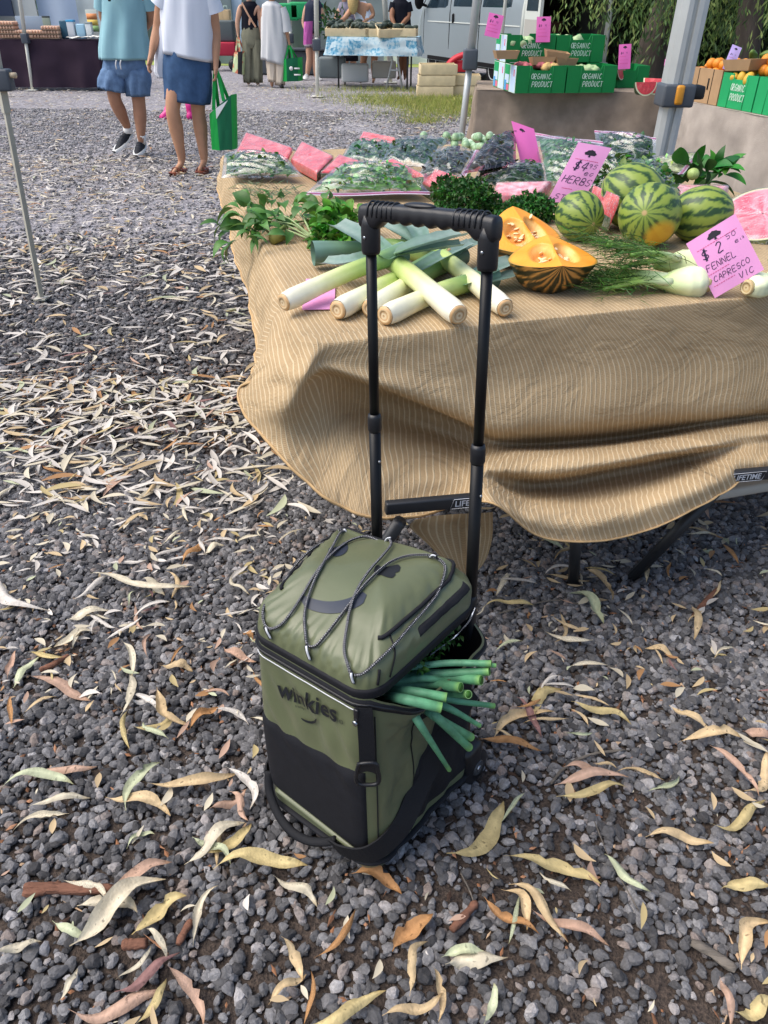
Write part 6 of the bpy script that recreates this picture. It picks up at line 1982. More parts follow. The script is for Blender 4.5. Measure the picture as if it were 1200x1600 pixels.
def produce_box(o3, U, D, w, d, h, label, mt, text=True, side=True, notch=True):
 'carton with open top: front left corner on the table, U along the front, D to the back'
 t_ = thing('produce_box', label, 'produce box', o3)
 Mx = Matrix(((U.x, D.x, 0), (U.y, D.y, 0), (0, 0, 1))).to_4x4()
 th = .008
 def panel(nm, u0, u1, fixed, axis, hh, low=0):
  prof = [(u0, 0), (u1, 0), (u1, hh), (u0 + (u1 - u0) * .70, hh), (u0 + (u1 - u0) * .66, hh - low), (u0 + (u1 - u0) * .34, hh - low), (u0 + (u1 - u0) * .30, hh), (u0, hh)]
  vs = []
  for k in (0, th):
   for x, z in prof: vs.append(Mx @ (V((x, fixed + k, z)) if axis == 0 else V((fixed + k, x, z))))
  n = len(prof)
  fs = [(0, 1, 2, 3, 4, 5, 6, 7)[::1], tuple(range(n, 2 * n))[::-1]] + [(i, n + i, n + (i + 1) % n, (i + 1) % n) for i in range(n)]
  return MB().add(vs, fs).build(nm, mt, t_, smooth=False)
 fp = panel('front_panel', 0, w, 0, 0, h, .035 if notch else 0)
 panel('back_panel', 0, w, d - th, 0, h, .035 if notch else 0)
 panel('side_panel', th, d - th, 0, 1, h, 0)
 panel('side_panel', th, d - th, w - th, 1, h, 0)
 box(MB(), (w / 2, d / 2, .006), (w - .02, d - .02, .008), 0, Mx).build('base', mt, t_)
 for x in (w * .27, w * .73):
  box(MB(), (x, -.0015, h / 2), (.004, .004, h - .004), 0, Mx).build('flap_edge', DK if mt is KRAFT else mt, fp)
 if text:
  m_ = MB()
  fnq = lambda x, y: Mx @ V((x, -.0035, y))
  hh = h * .19
  strokes(m_, 'ORGANIC', w * .30, h * .52, hh, w * .042, hh * .115, .42, .12, fnq, 2)
  strokes(m_, 'PRODUCT', w * .33, h * .24, hh, w * .042, hh * .115, .42, .12, fnq, 4)
  m_.build('hand_lettering', WHTI, fp, smooth=False)
 if side:
  for (y0_, y1_, z0, z1, mm, k) in [(.0, d, 0, h, WHTI, .001), (d * .04, d * .46, h * .03, h * .97, SKYB, .002), (d * .54, d * .98, .0, h * .98, GRNL, .002), (d * .58, d * .94, h * .3, h * .62, SKYB, .003),
           (d * .56, d * .76, h * .03, h * .26, PNK, .003), (d * .78, d * .96, h * .03, h * .4, BLU, .0035), (d * .12, d * .2, h * .6, h * .85, PNK, .003)]:
   vs = [Mx @ V((-k, y, z)) for y, z in ((y0_, z0), (y1_, z0), (y1_, z1), (y0_, z1))]
   MB().add(vs, [(0, 1, 2, 3)]).build('printed_side', mm, t_, smooth=False)
 return t_
W2 = (B2 - A2).length
o2 = A2 + V((0, 0, .008)) + D2 * .03
tab_U2, tab_D2 = U2, D2
U2 = V((math.cos(RAD(9)), math.sin(RAD(9)), 0)); D2 = V((-U2.y, U2.x, 0))
frw = .47
bw_, bd_, bh_ = .43, .33, .20
o2 = P(804, 146, Z2 + .008)
fx = 0.0
b1 = produce_box(o2 + U2 * fx, U2, D2, bw_, bd_, bh_, 'front left dark green box lettered ORGANIC PRODUCT holding brown trays', GRN)
b2_ = produce_box(o2 + U2 * (fx + bw_ + .012), U2, D2, bw_, bd_, bh_, 'front right dark green box lettered ORGANIC PRODUCT beside the cut watermelons', GRN, side=False)
b3 = produce_box(o2 + U2 * (fx - .0) + D2 * .345, U2, D2, bw_, bd_, bh_ + .0, 'lower rear left green box with printed pale blue side', GRN, text=False)
b4 = produce_box(o2 + U2 * (fx - .0 + bw_ + .01) + D2 * .345, U2, D2, bw_, bd_, bh_, 'lower rear right green box behind the front boxes', GRN, text=False, side=False)
b5 = produce_box(o2 + U2 * (fx - .0) + D2 * .345 + V((0, 0, bh_ + .004)), U2, D2, bw_, bd_, bh_, 'upper rear left green box stacked below the two leftmost pink cards', GRN)
b6 = produce_box(o2 + U2 * (fx - .0 + bw_ + .01) + D2 * .345 + V((0, 0, bh_ + .004)), U2, D2, bw_, bd_, bh_, 'upper rear right green box stacked in front of the open van', GRN, side=False)
b7 = produce_box(o2 + U2 * (fx + bw_ * 2 + .1) + D2 * .42, U2, D2, .4, .33, .17, 'low green box behind the cut watermelons with a pink card', GRN, text=False, side=False)
POT = mk('sweet_potato', '#b5646a', .7, .25, var=.25, vscale=30, bump=.2, bscale=60)
POTW = mk('pale_potato', '#c9a86e', .7, .25, var=.2, vscale=30, bump=.2, bscale=60)
CHO = mk('pale_green_veg', '#a9c08e', .5, .3, var=.15, vscale=30)
spm = {}
for nm, mm, r in (('sweet_potato', POT, (.062, .028, .027)), ('potato', POTW, (.042, .034, .03)), ('cabbage', CHO, (.055, .05, .045))):
 spm[nm] = ellipsoid(MB(), (0, 0, 0), r, 14, 10, dis=lambda d: .22 * N3(d.x, d.y, d.z, 1.6)).mesh(nm, mm)
def pile(nm, o3, U, D, w, d, z, n, lab, cat, grp):
 for _ in range(n):
  o = link(nm, spm[nm])
  o.location = o3 + U * rb.uniform(.05, w - .05) + D * rb.uniform(.04, d - .04) + V((0, 0, z + rb.uniform(-.02, .012)))
  o.rotation_euler = (rb.uniform(-.4, .4), rb.uniform(-.4, .4), rb.uniform(0, 6))
  tag(o, lab, cat, grp)
pile('sweet_potato', o2 + U2 * fx, U2, D2, bw_, bd_, bh_ - .012, 26, 'pink skinned sweet potato heaped in the front left green box', 'sweet potato', 'sweet potatoes in the front left green box')
pile('potato', o2 + U2 * (fx + .2), U2, D2, .2, .12, bh_ - .02, 7, 'yellowish potato at the front of the front left green box', 'potato', 'potatoes at the front of the front left green box')
pile('cabbage', o2 + U2 * (fx + bw_ + .05), U2, D2, bw_ - .1, bd_, bh_ - .045, 9, 'pale green round vegetable in the front right green box', 'vegetable', 'pale vegetables in the front right green box')
pile('cabbage', o2 + U2 * (fx + bw_ - .02) + D2 * .345, U2, D2, bw_ - .1, bd_, 2 * bh_ - .05, 6, 'pale vegetable in the upper rear right green box', 'vegetable', 'pale vegetables in the upper rear right box')
pile('cabbage', o2 + U2 * fx + D2 * .345, U2, D2, bw_ - .1, bd_, 2 * bh_ - .06, 7, 'pale vegetable in the upper rear left green box', 'vegetable', 'pale vegetables in the upper rear left box')
def tray(p, yaw, w, d, h, lab):
 m_ = MB()
 o = [(-w / 2, -d / 2), (w / 2, -d / 2), (w / 2, d / 2), (-w / 2, d / 2)]
 vs = [V((x * .8, y * .8, 0)) for x, y in o] + [V((x, y, h)) for x, y in o] + [V((x * .95, y * .95, h)) for x, y in o] + [V((x * .76, y * .76, .006)) for x, y in o]
 fs = [(3, 2, 1, 0)] + [(i + 4 * k, (i + 1) % 4 + 4 * k, (i + 1) % 4 + 4 * k + 4, i + 4 * k + 4) for k in range(3) for i in range(4)] + [(12, 13, 14, 15)]
 b_ = m_.add(vs, fs).build('cardboard_tray', KRAFT, smooth=False)
 b_.location = p; b_.rotation_euler = (rb.uniform(-.12, .12), rb.uniform(-.12, .12), yaw)
 tag(b_, lab, 'tray')
for x, y, lab in [(790, 92, 'flattened brown cardboard tray at the left of the sweet potatoes'), (846, 102, 'brown cardboard tray holding sweet potatoes in the front left box'), (868, 93, 'brown cardboard tray behind the front tray of sweet potatoes'), (880, 104, 'rightmost brown cardboard tray on the front green boxes')]:
 tray(plane_hit(x, y, o2 + D2 * .12, D2), math.atan2(U2.y, U2.x) + rb.uniform(-.3, .3), .2, .14, .06, lab)
def melon_cut(p, yaw, r, lab):
 o = thing('watermelon_quarter', lab, 'watermelon piece', p)
 na = 24
 M = Matrix.Rotation(yaw, 4, 'Z') @ Matrix.Rotation(RAD(-12), 4, 'X')
 arc = [(r * math.cos(a), r * math.sin(a)) for a in [PI + PI * i / na for i in range(na + 1)]]
 vs = [M @ V((x, -.0, z + r)) for x, z in arc] + [M @ V((x * .35, .13, z * .75 + r)) for x, z in arc]
 fs = [(i, i + na + 1, i + na + 2, i + 1) for i in range(na)]
 MB().add(vs, fs).build('rind', MEL_D, o)
 for k, (q, mm, dy) in enumerate([(1.0, mk('rind_pale', '#d7ddb8', .5), -.001), (.9, RED, -.003)]):
  vs = [M @ V((x * q, dy, z * q + r)) for x, z in arc]
  MB().add(vs, [tuple(range(na + 1))]).build('cut_face', mm, o)
 vs = [M @ V((-r, 0, r)), M @ V((r, 0, r)), M @ V((r * .35, .13, r)), M @ V((-r * .35, .13, r))]
 MB().add(vs, [(0, 1, 2, 3)]).build('cut_face', RED, o)
melon_cut(P(1008, 150, Z2 + .01), .25, .10, 'cut watermelon quarter facing the front beside the green boxes')
melon_cut(P(1030, 150, Z2 + .01) + D2 * .08, -.5, .12, 'second cut watermelon piece turned to the right showing pale flesh')
melon_cut(P(990, 140, Z2 + .02) + D2 * .28 + V((0, 0, .05)), .9, .08, 'small red watermelon wedge behind the other two cut pieces')
kb = produce_box(A3 + U3 * .0 + D3 * .03 + V((0, 0, .008)), U3, D3, .40, .36, .23, 'plain brown cardboard box of oranges with a hand slot', KRAFT, text=False, side=False, notch=False)
sl_m = Matrix(((U3.x, D3.x, 0), (U3.y, D3.y, 0), (0, 0, 1))).to_4x4()
box(MB(), (.25, -.001, .13), (.016, .004, .075), 0, sl_m).build('hand_slot', DK, kb)
kb2 = produce_box(A3 + U3 * .415 + D3 * .03 + V((0, 0, .008)), U3, D3, .40, .36, .22, 'bright green lettered box with yellow fruit on the right hand table', GRNL, side=False)
kb3 = produce_box(A3 + U3 * .83 + D3 * .03 + V((0, 0, .008)), U3, D3, .40, .36, .22, 'bright green box cut by the right edge of the picture', GRNL, text=False, side=False)
ORA = mk('orange_skin', '#d98826', .45, .4, var=.1, vscale=20, bump=.25, bscale=300)
YEL = mk('yellow_fruit_skin', '#c9a23a', .5, .35, var=.15, vscale=20)
GRF = mk('green_fruit_skin', '#55702c', .5, .35, var=.2, vscale=25)
om = ellipsoid(MB(), (0, 0, 0), (.039, .039, .037), 16, 12).mesh('orange', ORA)
ym = ellipsoid(MB(), (0, 0, 0), (.05, .034, .033), 14, 10).mesh('lemon', YEL)
gmn = ellipsoid(MB(), (0, 0, 0), (.085, .03, .03), 14, 10, dis=lambda d: .1 * N3(d.x, d.y, d.z, 2)).mesh('green_squash', GRF)
def heap(nm, me, o3, w, d, z0, rows, sp, lab, cat, grp):
 for lay in range(rows):
  nx_ = max(1, int((w - sp * lay) / sp)); ny_ = max(1, int((d - sp * lay) / sp))
  for i in range(nx_):
   for j in range(ny_):
    if lay and rb.random() < .3: continue
    o = link(nm, me)
    o.location = o3 + U3 * (sp * (.55 + i + lay * .5) + rb.uniform(-.008, .008)) + D3 * (sp * (.55 + j + lay * .5) + rb.uniform(-.008, .008)) + V((0, 0, z0 + lay * sp * .72 + rb.uniform(-.006, .006)))
    o.rotation_euler = (rb.uniform(0, 3), rb.uniform(0, 3), rb.uniform(0, 3))
    tag(o, lab, cat, grp)
heap('orange', om, A3 + D3 * .04, .40, .34, .20, 2, .084, 'orange heaped in the plain brown cardboard box', 'orange', 'oranges in the brown cardboard box')
heap('orange', om, A3 + U3 * .50 + D3 * .14, .34, .24, .25, 2, .084, 'orange in the brown tray behind the bright green box front', 'orange', 'oranges above the bright green box')
heap('lemon', ym, A3 + U3 * .47 + D3 * .02, .25, .10, .20, 1, .075, 'yellow fruit at the front of the bright green lettered box', 'lemon', 'yellow fruit at the front of the bright green box')
heap('orange', om, A3 + U3 * .87 + D3 * .04, .34, .25, .23, 2, .084, 'orange in the green box at the right edge of the picture', 'orange', 'oranges in the rightmost green box')
tray(A3 + U3 * .52 + D3 * .12 + V((0, 0, .245)), math.atan2(U3.y, U3.x) + .2, .26, .2, .07, 'brown cardboard tray under the oranges above the bright green box')
for k in range(16):
 o = link('green_squash', gmn)
 o.location = A3 + U3 * rb.uniform(.0, 1.2) + D3 * rb.uniform(.42, .8) + V((0, 0, .26 + rb.uniform(0, .14)))
 o.rotation_euler = (rb.uniform(-.6, .6), rb.uniform(-.6, .6), rb.uniform(0, 3))
 tag(o, 'long green squash piled behind the oranges on the right hand table', 'squash', 'green squashes behind the oranges')
bk = produce_box(A3 - U3 * .42 + D3 * .35 + V((0, 0, .0)), U3, D3, .4, .3, .2, 'black crate of oranges behind the tent pole', mk('black_crate', '#1b1c20', .5), text=False, side=False)
heap('orange', om, A3 - U3 * .40 + D3 * .37, .36, .26, .2, 1, .084, 'orange in the black crate behind the tent pole', 'orange', 'oranges in the black crate')
def far_card(px0, py0, px1, py1, wpx, y, lab, m_=None, tilt=.04):
 b_ = Yp(px0, py0, y); t_ = Yp(px1, py1, y + tilt)
 zc = (b_ - CAMP).dot(_F)
 u = _R * (wpx / FPX * zc)
 up = (t_ - b_).normalized(); u = (u - up * u.dot(up))
 card(b_ - u / 2, b_ + u / 2, t_ - u / 2, lab, m_ or PINKD, [('$4', .15, .6, .15, .1), ('95', .58, .62, .1, .06)], (.5, .86, .12), [(.12, .6, .5, .03), (.12, .75, .36, .02), (.12, .8, .22, .03)], seed=len(lab))
 pz = b_ - up * .14
 tube(MB(), [pz, b_ + up * .06 + V((0, .006, 0))], .003, 5).build('card_stick', KRAFT, COL.objects[-1]) if False else None
ybx = (o2 + D2 * .4).y
far_card(768, 58, 776, 22, 24, ybx + .02, 'tilted pink card above the printed end of the green boxes')
far_card(848, 66, 850, 26, 22, ybx - .02, 'pink card standing in the upper rear boxes in front of the van interior')
far_card(975, 108, 977, 69, 19, ybx + .05, 'narrow pink card in the low green box before the trees')
far_card(1046, 104, 1048, 94, 18, ybx + .2, 'pink card almost hidden behind the big tent pole')
far_card(1136, 110, 1152, 72, 17, (A3 + U3 * .45 + D3 * .4).y, 'lilac card sticking up among the oranges', LILAC)
# ================================================================== TENT POLES
ALU = mk('tent_steel', '#b9bdbc', .42, .5, metal=.35, var=.06, vscale=12)
POLEW = mk('white_pole', '#d3d2c6', .5, .4, var=.05, vscale=8)
POLED = mk('worn_pole', '#a9a698', .55, .4, var=.1, vscale=10)
GREY = mk('grey_bracket', '#4a5058', .5, .4)
ORN = mk('orange_lever', '#c98a2b', .45, .4)
def pole(base, top, r, lab, mt, sections=None, sq=False, grp=None, name='tent_pole', foot=True):
 o = thing(name, lab, 'tent pole', base, group=grp)
 d = top - base
 secs = sections or [(0, 1, 1)]
 for (t0, t1, k) in secs:
  tube(MB(), [d * t0, d * (t0 + (t1 - t0) * .5), d * t1], r * k * (1.25 if sq else 1), 4 if sq else 12).build('pole_section', mt, o, smooth=not sq)
 if foot: box(MB(), (0, 0, .006), (r * 5, r * 5, .012), .003).build('foot_plate', mt, o)
 return o, d
pbp = P(1034, 262, 0.0)
def at_px(px, py, y): return Yp(px, py, y)
yb = 4.3
b0 = at_px(1034, 240, yb); t0 = at_px(1092, -40, yb)
dirp = (t0 - b0).normalized()
base_ = b0 - dirp * ((b0.z) / dirp.z); top_ = b0 + dirp * ((2.5 - b0.z) / dirp.z)
o = thing('tent_pole', 'thick grooved aluminium tent leg with black and orange clamp behind the melons', 'tent pole', base_)
dd = (top_ - base_)
zc = (b0 - CAMP).dot(_F)
wpl = 35 / FPX * zc
sec = []
def hexsec(w_):
 return [(-.5, -.35), (-.28, -.5), (-.1, -.5), (-.07, -.36), (.07, -.36), (.1, -.5), (.28, -.5), (.5, -.35), (.5, .35), (.28, .5), (-.28, .5), (-.5, .35)]
def extr(m_, p0, p1, w_, mt, nm):
 sx = V((1, 0, 0)); sx = (sx - dirp * sx.dot(dirp)).normalized(); sy = dirp.cross(sx)
 pr = hexsec(w_)
 vs = [p + sx * (x * w_) + sy * (y * w_) for p in (p0, p1) for x, y in pr]
 n = len(pr)
 fs = [(i, (i + 1) % n, n + (i + 1) % n, n + i) for i in range(n)] + [tuple(range(n))[::-1], tuple(range(n, 2 * n))]
 return MB().add(vs, fs).build(nm, mt, o, smooth=False)
hb = at_px(1062, 148, yb)
kb_ = (hb - base_).dot(dirp)
extr(None, V(), dirp * (kb_), wpl * .86, ALU, 'inner_leg')
extr(None, dirp * (kb_ - .02), dd, wpl * 1.08, ALU, 'outer_leg')
br_ = box(MB(), dirp * kb_ + V((0, -.01, 0)), (wpl * 1.35, wpl * 1.3, .10), .012).build('clamp', GREY, o)
box(MB(), dirp * kb_ + V((.0, -wpl * .72, .005)), (.04, .03, .085), .012).build('clamp_lever', ORN, br_)
box(MB(), dirp * kb_ + V((wpl * .85, 0, .012)), (wpl * .7, wpl * .8, .06), .014).build('clamp_handle', mk('black_clamp', '#17181b', .5), br_)
bl_ = P(65, 468, 0); tl_ = Yp(-6, 90, bl_.y + .02)
o, d = pole(bl_, bl_ + (tl_ - bl_) * 1.9, .0125, 'slim worn tent leg standing on the gravel at the left edge', POLED, [(0, .48, 1), (.42, 1, 1.45)], True)
hb = Yp(6, 125, bl_.y) - bl_
ck = box(MB(), hb, (.075, .06, .09), .01).build('clamp', GREY, o)
lathe(MB(), [(.002, -.02), (.011, -.016), (.012, .016), (.002, .02)], 12, Matrix.Translation(hb + V((.05, -.01, .02))) @ Matrix.Rotation(PI / 2, 4, 'Y')).build('clamp_knob', mk('pale_knob', '#b9a68a', .5), ck)
def far_pole(x0, y0, x1, y1, rpx, lab, mt=POLEW, clampy=None, yv=None):
 b_ = P(x0, y0, 0) if yv is None else Yp(x0, y0, yv)
 t_ = Yp(x1, y1, b_.y)
 d_ = (t_ - b_).normalized()
 if yv is not None: b_ = b_ - d_ * (b_.z / d_.z)
 zc = (b_ - CAMP).dot(_F)
 o, d = pole(b_, b_ + d_ * (2.35 / d_.z), rpx / FPX * zc * .5, lab, mt, [(0, .4, .8), (.36, 1, 1)])
 if clampy:
  q = Yp(x0 + (x1 - x0) * (clampy - y0) / (y1 - y0), clampy, b_.y) - b_
  r = rpx / FPX * zc
  box(MB(), q, (r * 1.7, r * 1.7, r * 2.2), r * .2).build('clamp', GREY, o)
 return o
far_pole(51, 141, 31, 0, 6, 'thin cream tent leg in front of the brown egg stall cloth', POLEW, 60)
far_pole(496, 151, 494, 0, 7, 'white tent leg standing alone in front of the blue cloth table', POLEW, 70)
far_pole(722, 205, 745, 0, 12, 'pale grey tent leg left of the green produce boxes', ALU, 93, 8.2)
far_pole(684, 118, 692, 0, 6, 'thin cream tent leg in front of the silver van', POLEW, 66)
far_pole(784, 60, 790, 0, 5, 'cream pole beside the pink card at the van', POLEW, None, 12.5)
far_pole(455, 110, 452, 0, 6, 'tent leg behind the woman in the long white dress', POLEW, 60)
far_pole(608, 100, 601, 0, 8, 'slanting white tent leg behind the blond stallholder', POLEW, None, 17.2)
# ================================================================== STALLS IN THE DISTANCE
WCLO = mk('white_tent_wall', '#ccd9e8', .8, .2, var=.04, vscale=2, trans=.3)
ROOF = mk('tent_roof', '#d8d9d6', .8, .2, trans=.25)
DBRN = mk('brown_stall_cloth', '#382c37', .9, .1, var=.1, vscale=4)
GSH = mk('stall_shadow_cloth', '#59636b', .9, .1, var=.2, vscale=1.5)
A4, B4 = P(-60, 62, .74), P(166, 60, .74)
yl = P(120, 141, 0).y
A4, B4 = V((-8.6, yl, .74)), V((P(166, 141, 0).x, yl, .74))
_, U4, D4 = cloth_table('tablecloth', 'dark brown cloth hanging to the ground on the egg stall table', (A4, B4), .74, .8, DBRN, 'long egg stall table at the far left', .70, 5)
EGG = mk('egg_shell', '#deb497', .5, .35, var=.08, vscale=30)
TRAYM = mk('egg_tray_pulp', '#9a8471', .9, .1)
egm = MB()
for i in range(6):
 for j in range(5):
  ellipsoid(egm, (-.125 + .05 * i, -.1 + .05 * j, .035), (.0225, .0225, .029), 8, 6)
egme = egm.mesh('eggs', EGG)
trm = MB()
box(trm, (0, 0, .006), (.30, .25, .012), .003)
for i in range(6): box(trm, (-.125 + .05 * i, -.126, .01), (.03, .004, .01), .001)
trme = trm.mesh('tray', TRAYM)
def egg_tray(px, py, lab, k):
 p = plane_hit(px, py, A4 + D4 * .25, D4)
 o = thing('egg_tray', lab, 'egg tray', V((p.x, p.y, .755 + k * .062)))
 link('tray', trme, o)
 e = link('eggs', egme, o); e['kind'] = 'stuff'
for k, ll in enumerate(['bottom', 'second', 'third', 'top']): egg_tray(14, 50, f'{ll} egg tray of the tall stack at the left end of the egg stall', k)
for k, ll in enumerate(['lower', 'upper']):
 egg_tray(40, 50, f'{ll} egg tray of the low stack just right of the tall egg stack', k)
 egg_tray(60, 50, f'{ll} egg tray of the middle low stack near the thin pole', k)
for k, ll in enumerate(['bottom', 'middle', 'top']): egg_tray(82, 50, f'{ll} egg tray of the stack beside the dark packets', k)
def stall_box(px, py, w, d, h, lab, mt, name='packet', cat='packet', dep=.3, lid=None, bev=.01):
 p = plane_hit(px, py, A4 + D4 * dep, D4)
 o = thing(name, lab, cat, V((p.x, p.y, .752)))
 box(MB(), (0, 0, h / 2), (w, d, h), bev).build('body', mt, o)
 if lid: box(MB(), (0, 0, h + .012), (w * 1.05, d * 1.05, .03), .006).build('lid', lid, o)
 return o
stall_box(103, 55, .14, .08, .27, 'dark teal packet standing beside the egg trays', mk('teal_packet', '#2f5a6e', .4), bev=.02)
stall_box(114, 55, .12, .12, .25, 'pale container with a bright blue lid on the egg stall', mk('pale_tub', '#cfd3d6', .4), 'tub', 'tub', lid=mk('blue_lid', '#2f9ccc', .4))
stall_box(128, 53, .15, .1, .22, 'pale blue packet right of the blue lidded tub', mk('light_blue_packet', '#9cc3d6', .4), bev=.02)
stall_box(141, 53, .10, .1, .22, 'white bottle shaped jar at the right end of the egg stall', mk('white_jar', '#d6dad8', .4), 'jar', 'jar', lid=mk('grey_lid', '#8f9a9c', .5))
for k, (x, y) in enumerate([(116, 61), (130, 59), (146, 59)]):
 p = plane_hit(x, y, A4 + D4 * .08, D4)
 o = grid(MB(), lambda u, v_: V((.24 * (u - .5), .2 * (v_ - .5), .02 + .02 * N3(u * 3, v_ * 3, k * 5, 1))), 12, 8).build('paper_bag', mk('white_paper', '#d7d5cc', .8))
 o.location = V((p.x, p.y, .76 + .01 * k)); o.rotation_euler = (0, 0, .5 * k)
 tag(o, ['crumpled white paper bag lying nearest the blue lidded tub', 'middle white paper bag on the front edge of the egg stall', 'white paper bag nearest the man in the blue shirt'][k], 'paper bag')
sgn = stall_box(75, 45, .13, .02, .3, 'small dark framed notice standing among the egg trays', mk('notice', '#8a9a8c', .6), 'notice_board', 'notice', .45, mk('dark_lid', '#2f3a3c', .6), .002)
stall_box(50, 45, .5, .02, .32, 'clear sided pale screen behind the eggs', mk('pale_screen', '#9fb0c0', .5), 'screen', 'screen', .55, None, .002)
stall_box(146, 40, .2, .02, .42, 'rainbow coloured poster behind the packets', mk('poster_paper', '#d9dccf', .7), 'poster', 'poster', .7, None, .002)
ps_ = COL.objects[-2]
pst = [o for o in COL.objects if o.name.startswith('poster')][0]
for k, h_ in enumerate(('#e2925a', '#e6c25a', '#9cc27a')):
 box(MB(), (0, -.012, .14 + .09 * (2 - k)), (.18, .003, .085), 0).build('print_band', mk('band_' + h_[1:], h_, .7), pst)
def wall_panel(x0, x1, y, z0, z1, lab, mt, name='tent_wall', cat='tent wall', fold=.05, th=.03, yaw=0):
 o = thing(name, lab, cat, ((x0 + x1) / 2, y, 0), yaw)
 w_ = x1 - x0
 m_ = MB()
 grid(m_, lambda u, v_: V((w_ * (u - .5), fold * N3(u * w_ * 2, v_, x0, 1) + fold * .5 * math.sin(u * w_ * 9), z0 + (z1 - z0) * v_)), max(8, int(w_ * 14)), 6)
 grid(m_, lambda u, v_: V((w_ * (u - .5), th + fold * N3(u * w_ * 2, v_, x0, 1) + fold * .5 * math.sin(u * w_ * 9), z0 + (z1 - z0) * v_)), max(8, int(w_ * 14)), 6)
 m_.build('wall_sheet', mt, o)
 return o
def X(px, y): return Yp(px, 30, y).x
wall_panel(X(62, 17), X(122, 17), 17, .0, 2.4, 'white tent wall hanging behind the egg stall', WCLO)
wall_panel(X(-60, 17.2), X(60, 17.2), 17.2, .0, 2.4, 'grey tent wall at the far left behind the egg stall', mk('grey_wall', '#aab4ba', .8, trans=.2))
nb2 = wall_panel(X(-60, 16.8), X(23, 16.8), 16.8, 1.05, 2.4, 'dark navy banner hanging at the far left', mk('navy_banner', '#28364f', .8), 'banner', 'banner', .01)
wall_panel(X(24, 16.9), X(60, 16.9), 16.9, .98, 2.4, 'pale framed board hanging behind the thin cream pole', mk('pale_board', '#c6c9c4', .7), 'board', 'board', .0)
wall_panel(X(150, 23), X(525, 23), 23, 0, 2.6, 'long grey green panel standing in for the dim stall interiors', mk('dim_interior_panel', '#6c7878', .85, .1, var=.3, vscale=.9))  # added sheet, shade of the stall interiors put into its colour
for k, (x0, x1, h_, lab) in enumerate([(122, 160, '#b8c2c4', 'pale hanging goods behind the man in the teal shirt'), (236, 262, '#9fa9ab', 'grey stall back between the walking couple'), (330, 362, '#7d8b8c', 'grey green stall back above the red wagon'),
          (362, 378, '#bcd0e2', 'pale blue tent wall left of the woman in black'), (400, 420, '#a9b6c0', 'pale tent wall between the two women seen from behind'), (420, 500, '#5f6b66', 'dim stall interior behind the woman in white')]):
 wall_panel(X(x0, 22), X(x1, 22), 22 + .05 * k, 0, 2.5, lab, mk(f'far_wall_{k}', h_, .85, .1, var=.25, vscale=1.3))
wall_panel(X(500, 21), X(600, 21), 21, 0, 2.5, 'grey tent wall at the back of the blue cloth stall', mk('stall_back', '#8d9894', .85, .1, var=.35, vscale=1.1))
wall_panel(X(600, 22.5), X(800, 22.5), 22.5, 0, 4.5, 'bright white sheet wall between the stall and the silver van', mk('bright_sheet', '#dfe6ee', .85))
def goods(px, py, w, h, dist, lab, mt, name, cat, d=.25):
 b_ = Yp(px, py, dist)
 o = thing(name, lab, cat, b_)
 box(MB(), (0, 0, h / 2), (w, d, h), min(w, h) * .12).build('body', mt, o)
 return o
tb = goods(462, 78, 1.7, .03, 19.2, 'dark stall counter behind the woman in white', mk('dark_counter', '#3d4247', .7), 'stall_counter', 'counter', .7)
box(MB(), (0, 0, -tb.location.z / 2), (1.6, .6, tb.location.z - .02), .01).build('counter_front', mk('counter_front', '#4b5054', .8), tb)
for k, (x, y) in enumerate([(452, 32), (470, 30), (490, 32)]): goods(x, y, .42, .30, 18.9, ['left green crate stacked behind the white dress', 'middle green crate stacked behind the white dress', 'right green crate beside the navy coat'][k], GRNL, 'green_crate', 'crate')
for k, (x, y) in enumerate([(340, 40), (348, 40), (356, 40)]):
 o = goods(x, y, .15, .3, 20.4, ['left', 'middle', 'right'][k] + ' tan paper carrier bag above the red wagon', mk('tan_bag', '#d9b98c', .8), 'carrier_bag', 'bag')
 tube(MB(), [V((-.04, -.13, .3)), V((-.035, -.13, .37)), V((.035, -.13, .37)), V((.04, -.13, .3))], .008, 6).build('handle', WHTI, o)
wg = thing('folding_wagon', 'red folding wagon with grey liner behind the woman in white', 'wagon', Yp(351, 99, 20.0))
wz = wg.location.z
wg.location.z = 0
box(MB(), (0, 0, .42), (.62, .5, .26), .03).build('tub', mk('red_canvas', '#b3213c', .7), wg)
box(MB(), (0, .05, .75), (.56, .4, .4), .04).build('liner', mk('grey_liner', '#5a6262', .8), wg)
for sx in (-1, 1):
 for sy in (-1, 1):
  w_ = lathe(MB(), [(.01, -.03), (.10, -.03), (.115, 0), (.10, .03), (.01, .03)], 18, Matrix.Rotation(PI / 2, 4, 'X')).build('wheel', BPLA, wg)
  w_.location = (sx * .24, sy * .24, .115)
  tube(MB(), [V((sx * .24, sy * .22, .115)), V((sx * .24, sy * .22, .32))], .015, 6).build('fork', BPLA, wg)
tube(MB(), [V((.31, -.2, .3)), V((.36, -.2, .8)), V((.36, .2, .8)), V((.31, .2, .3))], .018, 8).build('handle', BPLA, wg)
BLC = bpy.data.materials.new('blue_block_print'); BLC.use_nodes = True
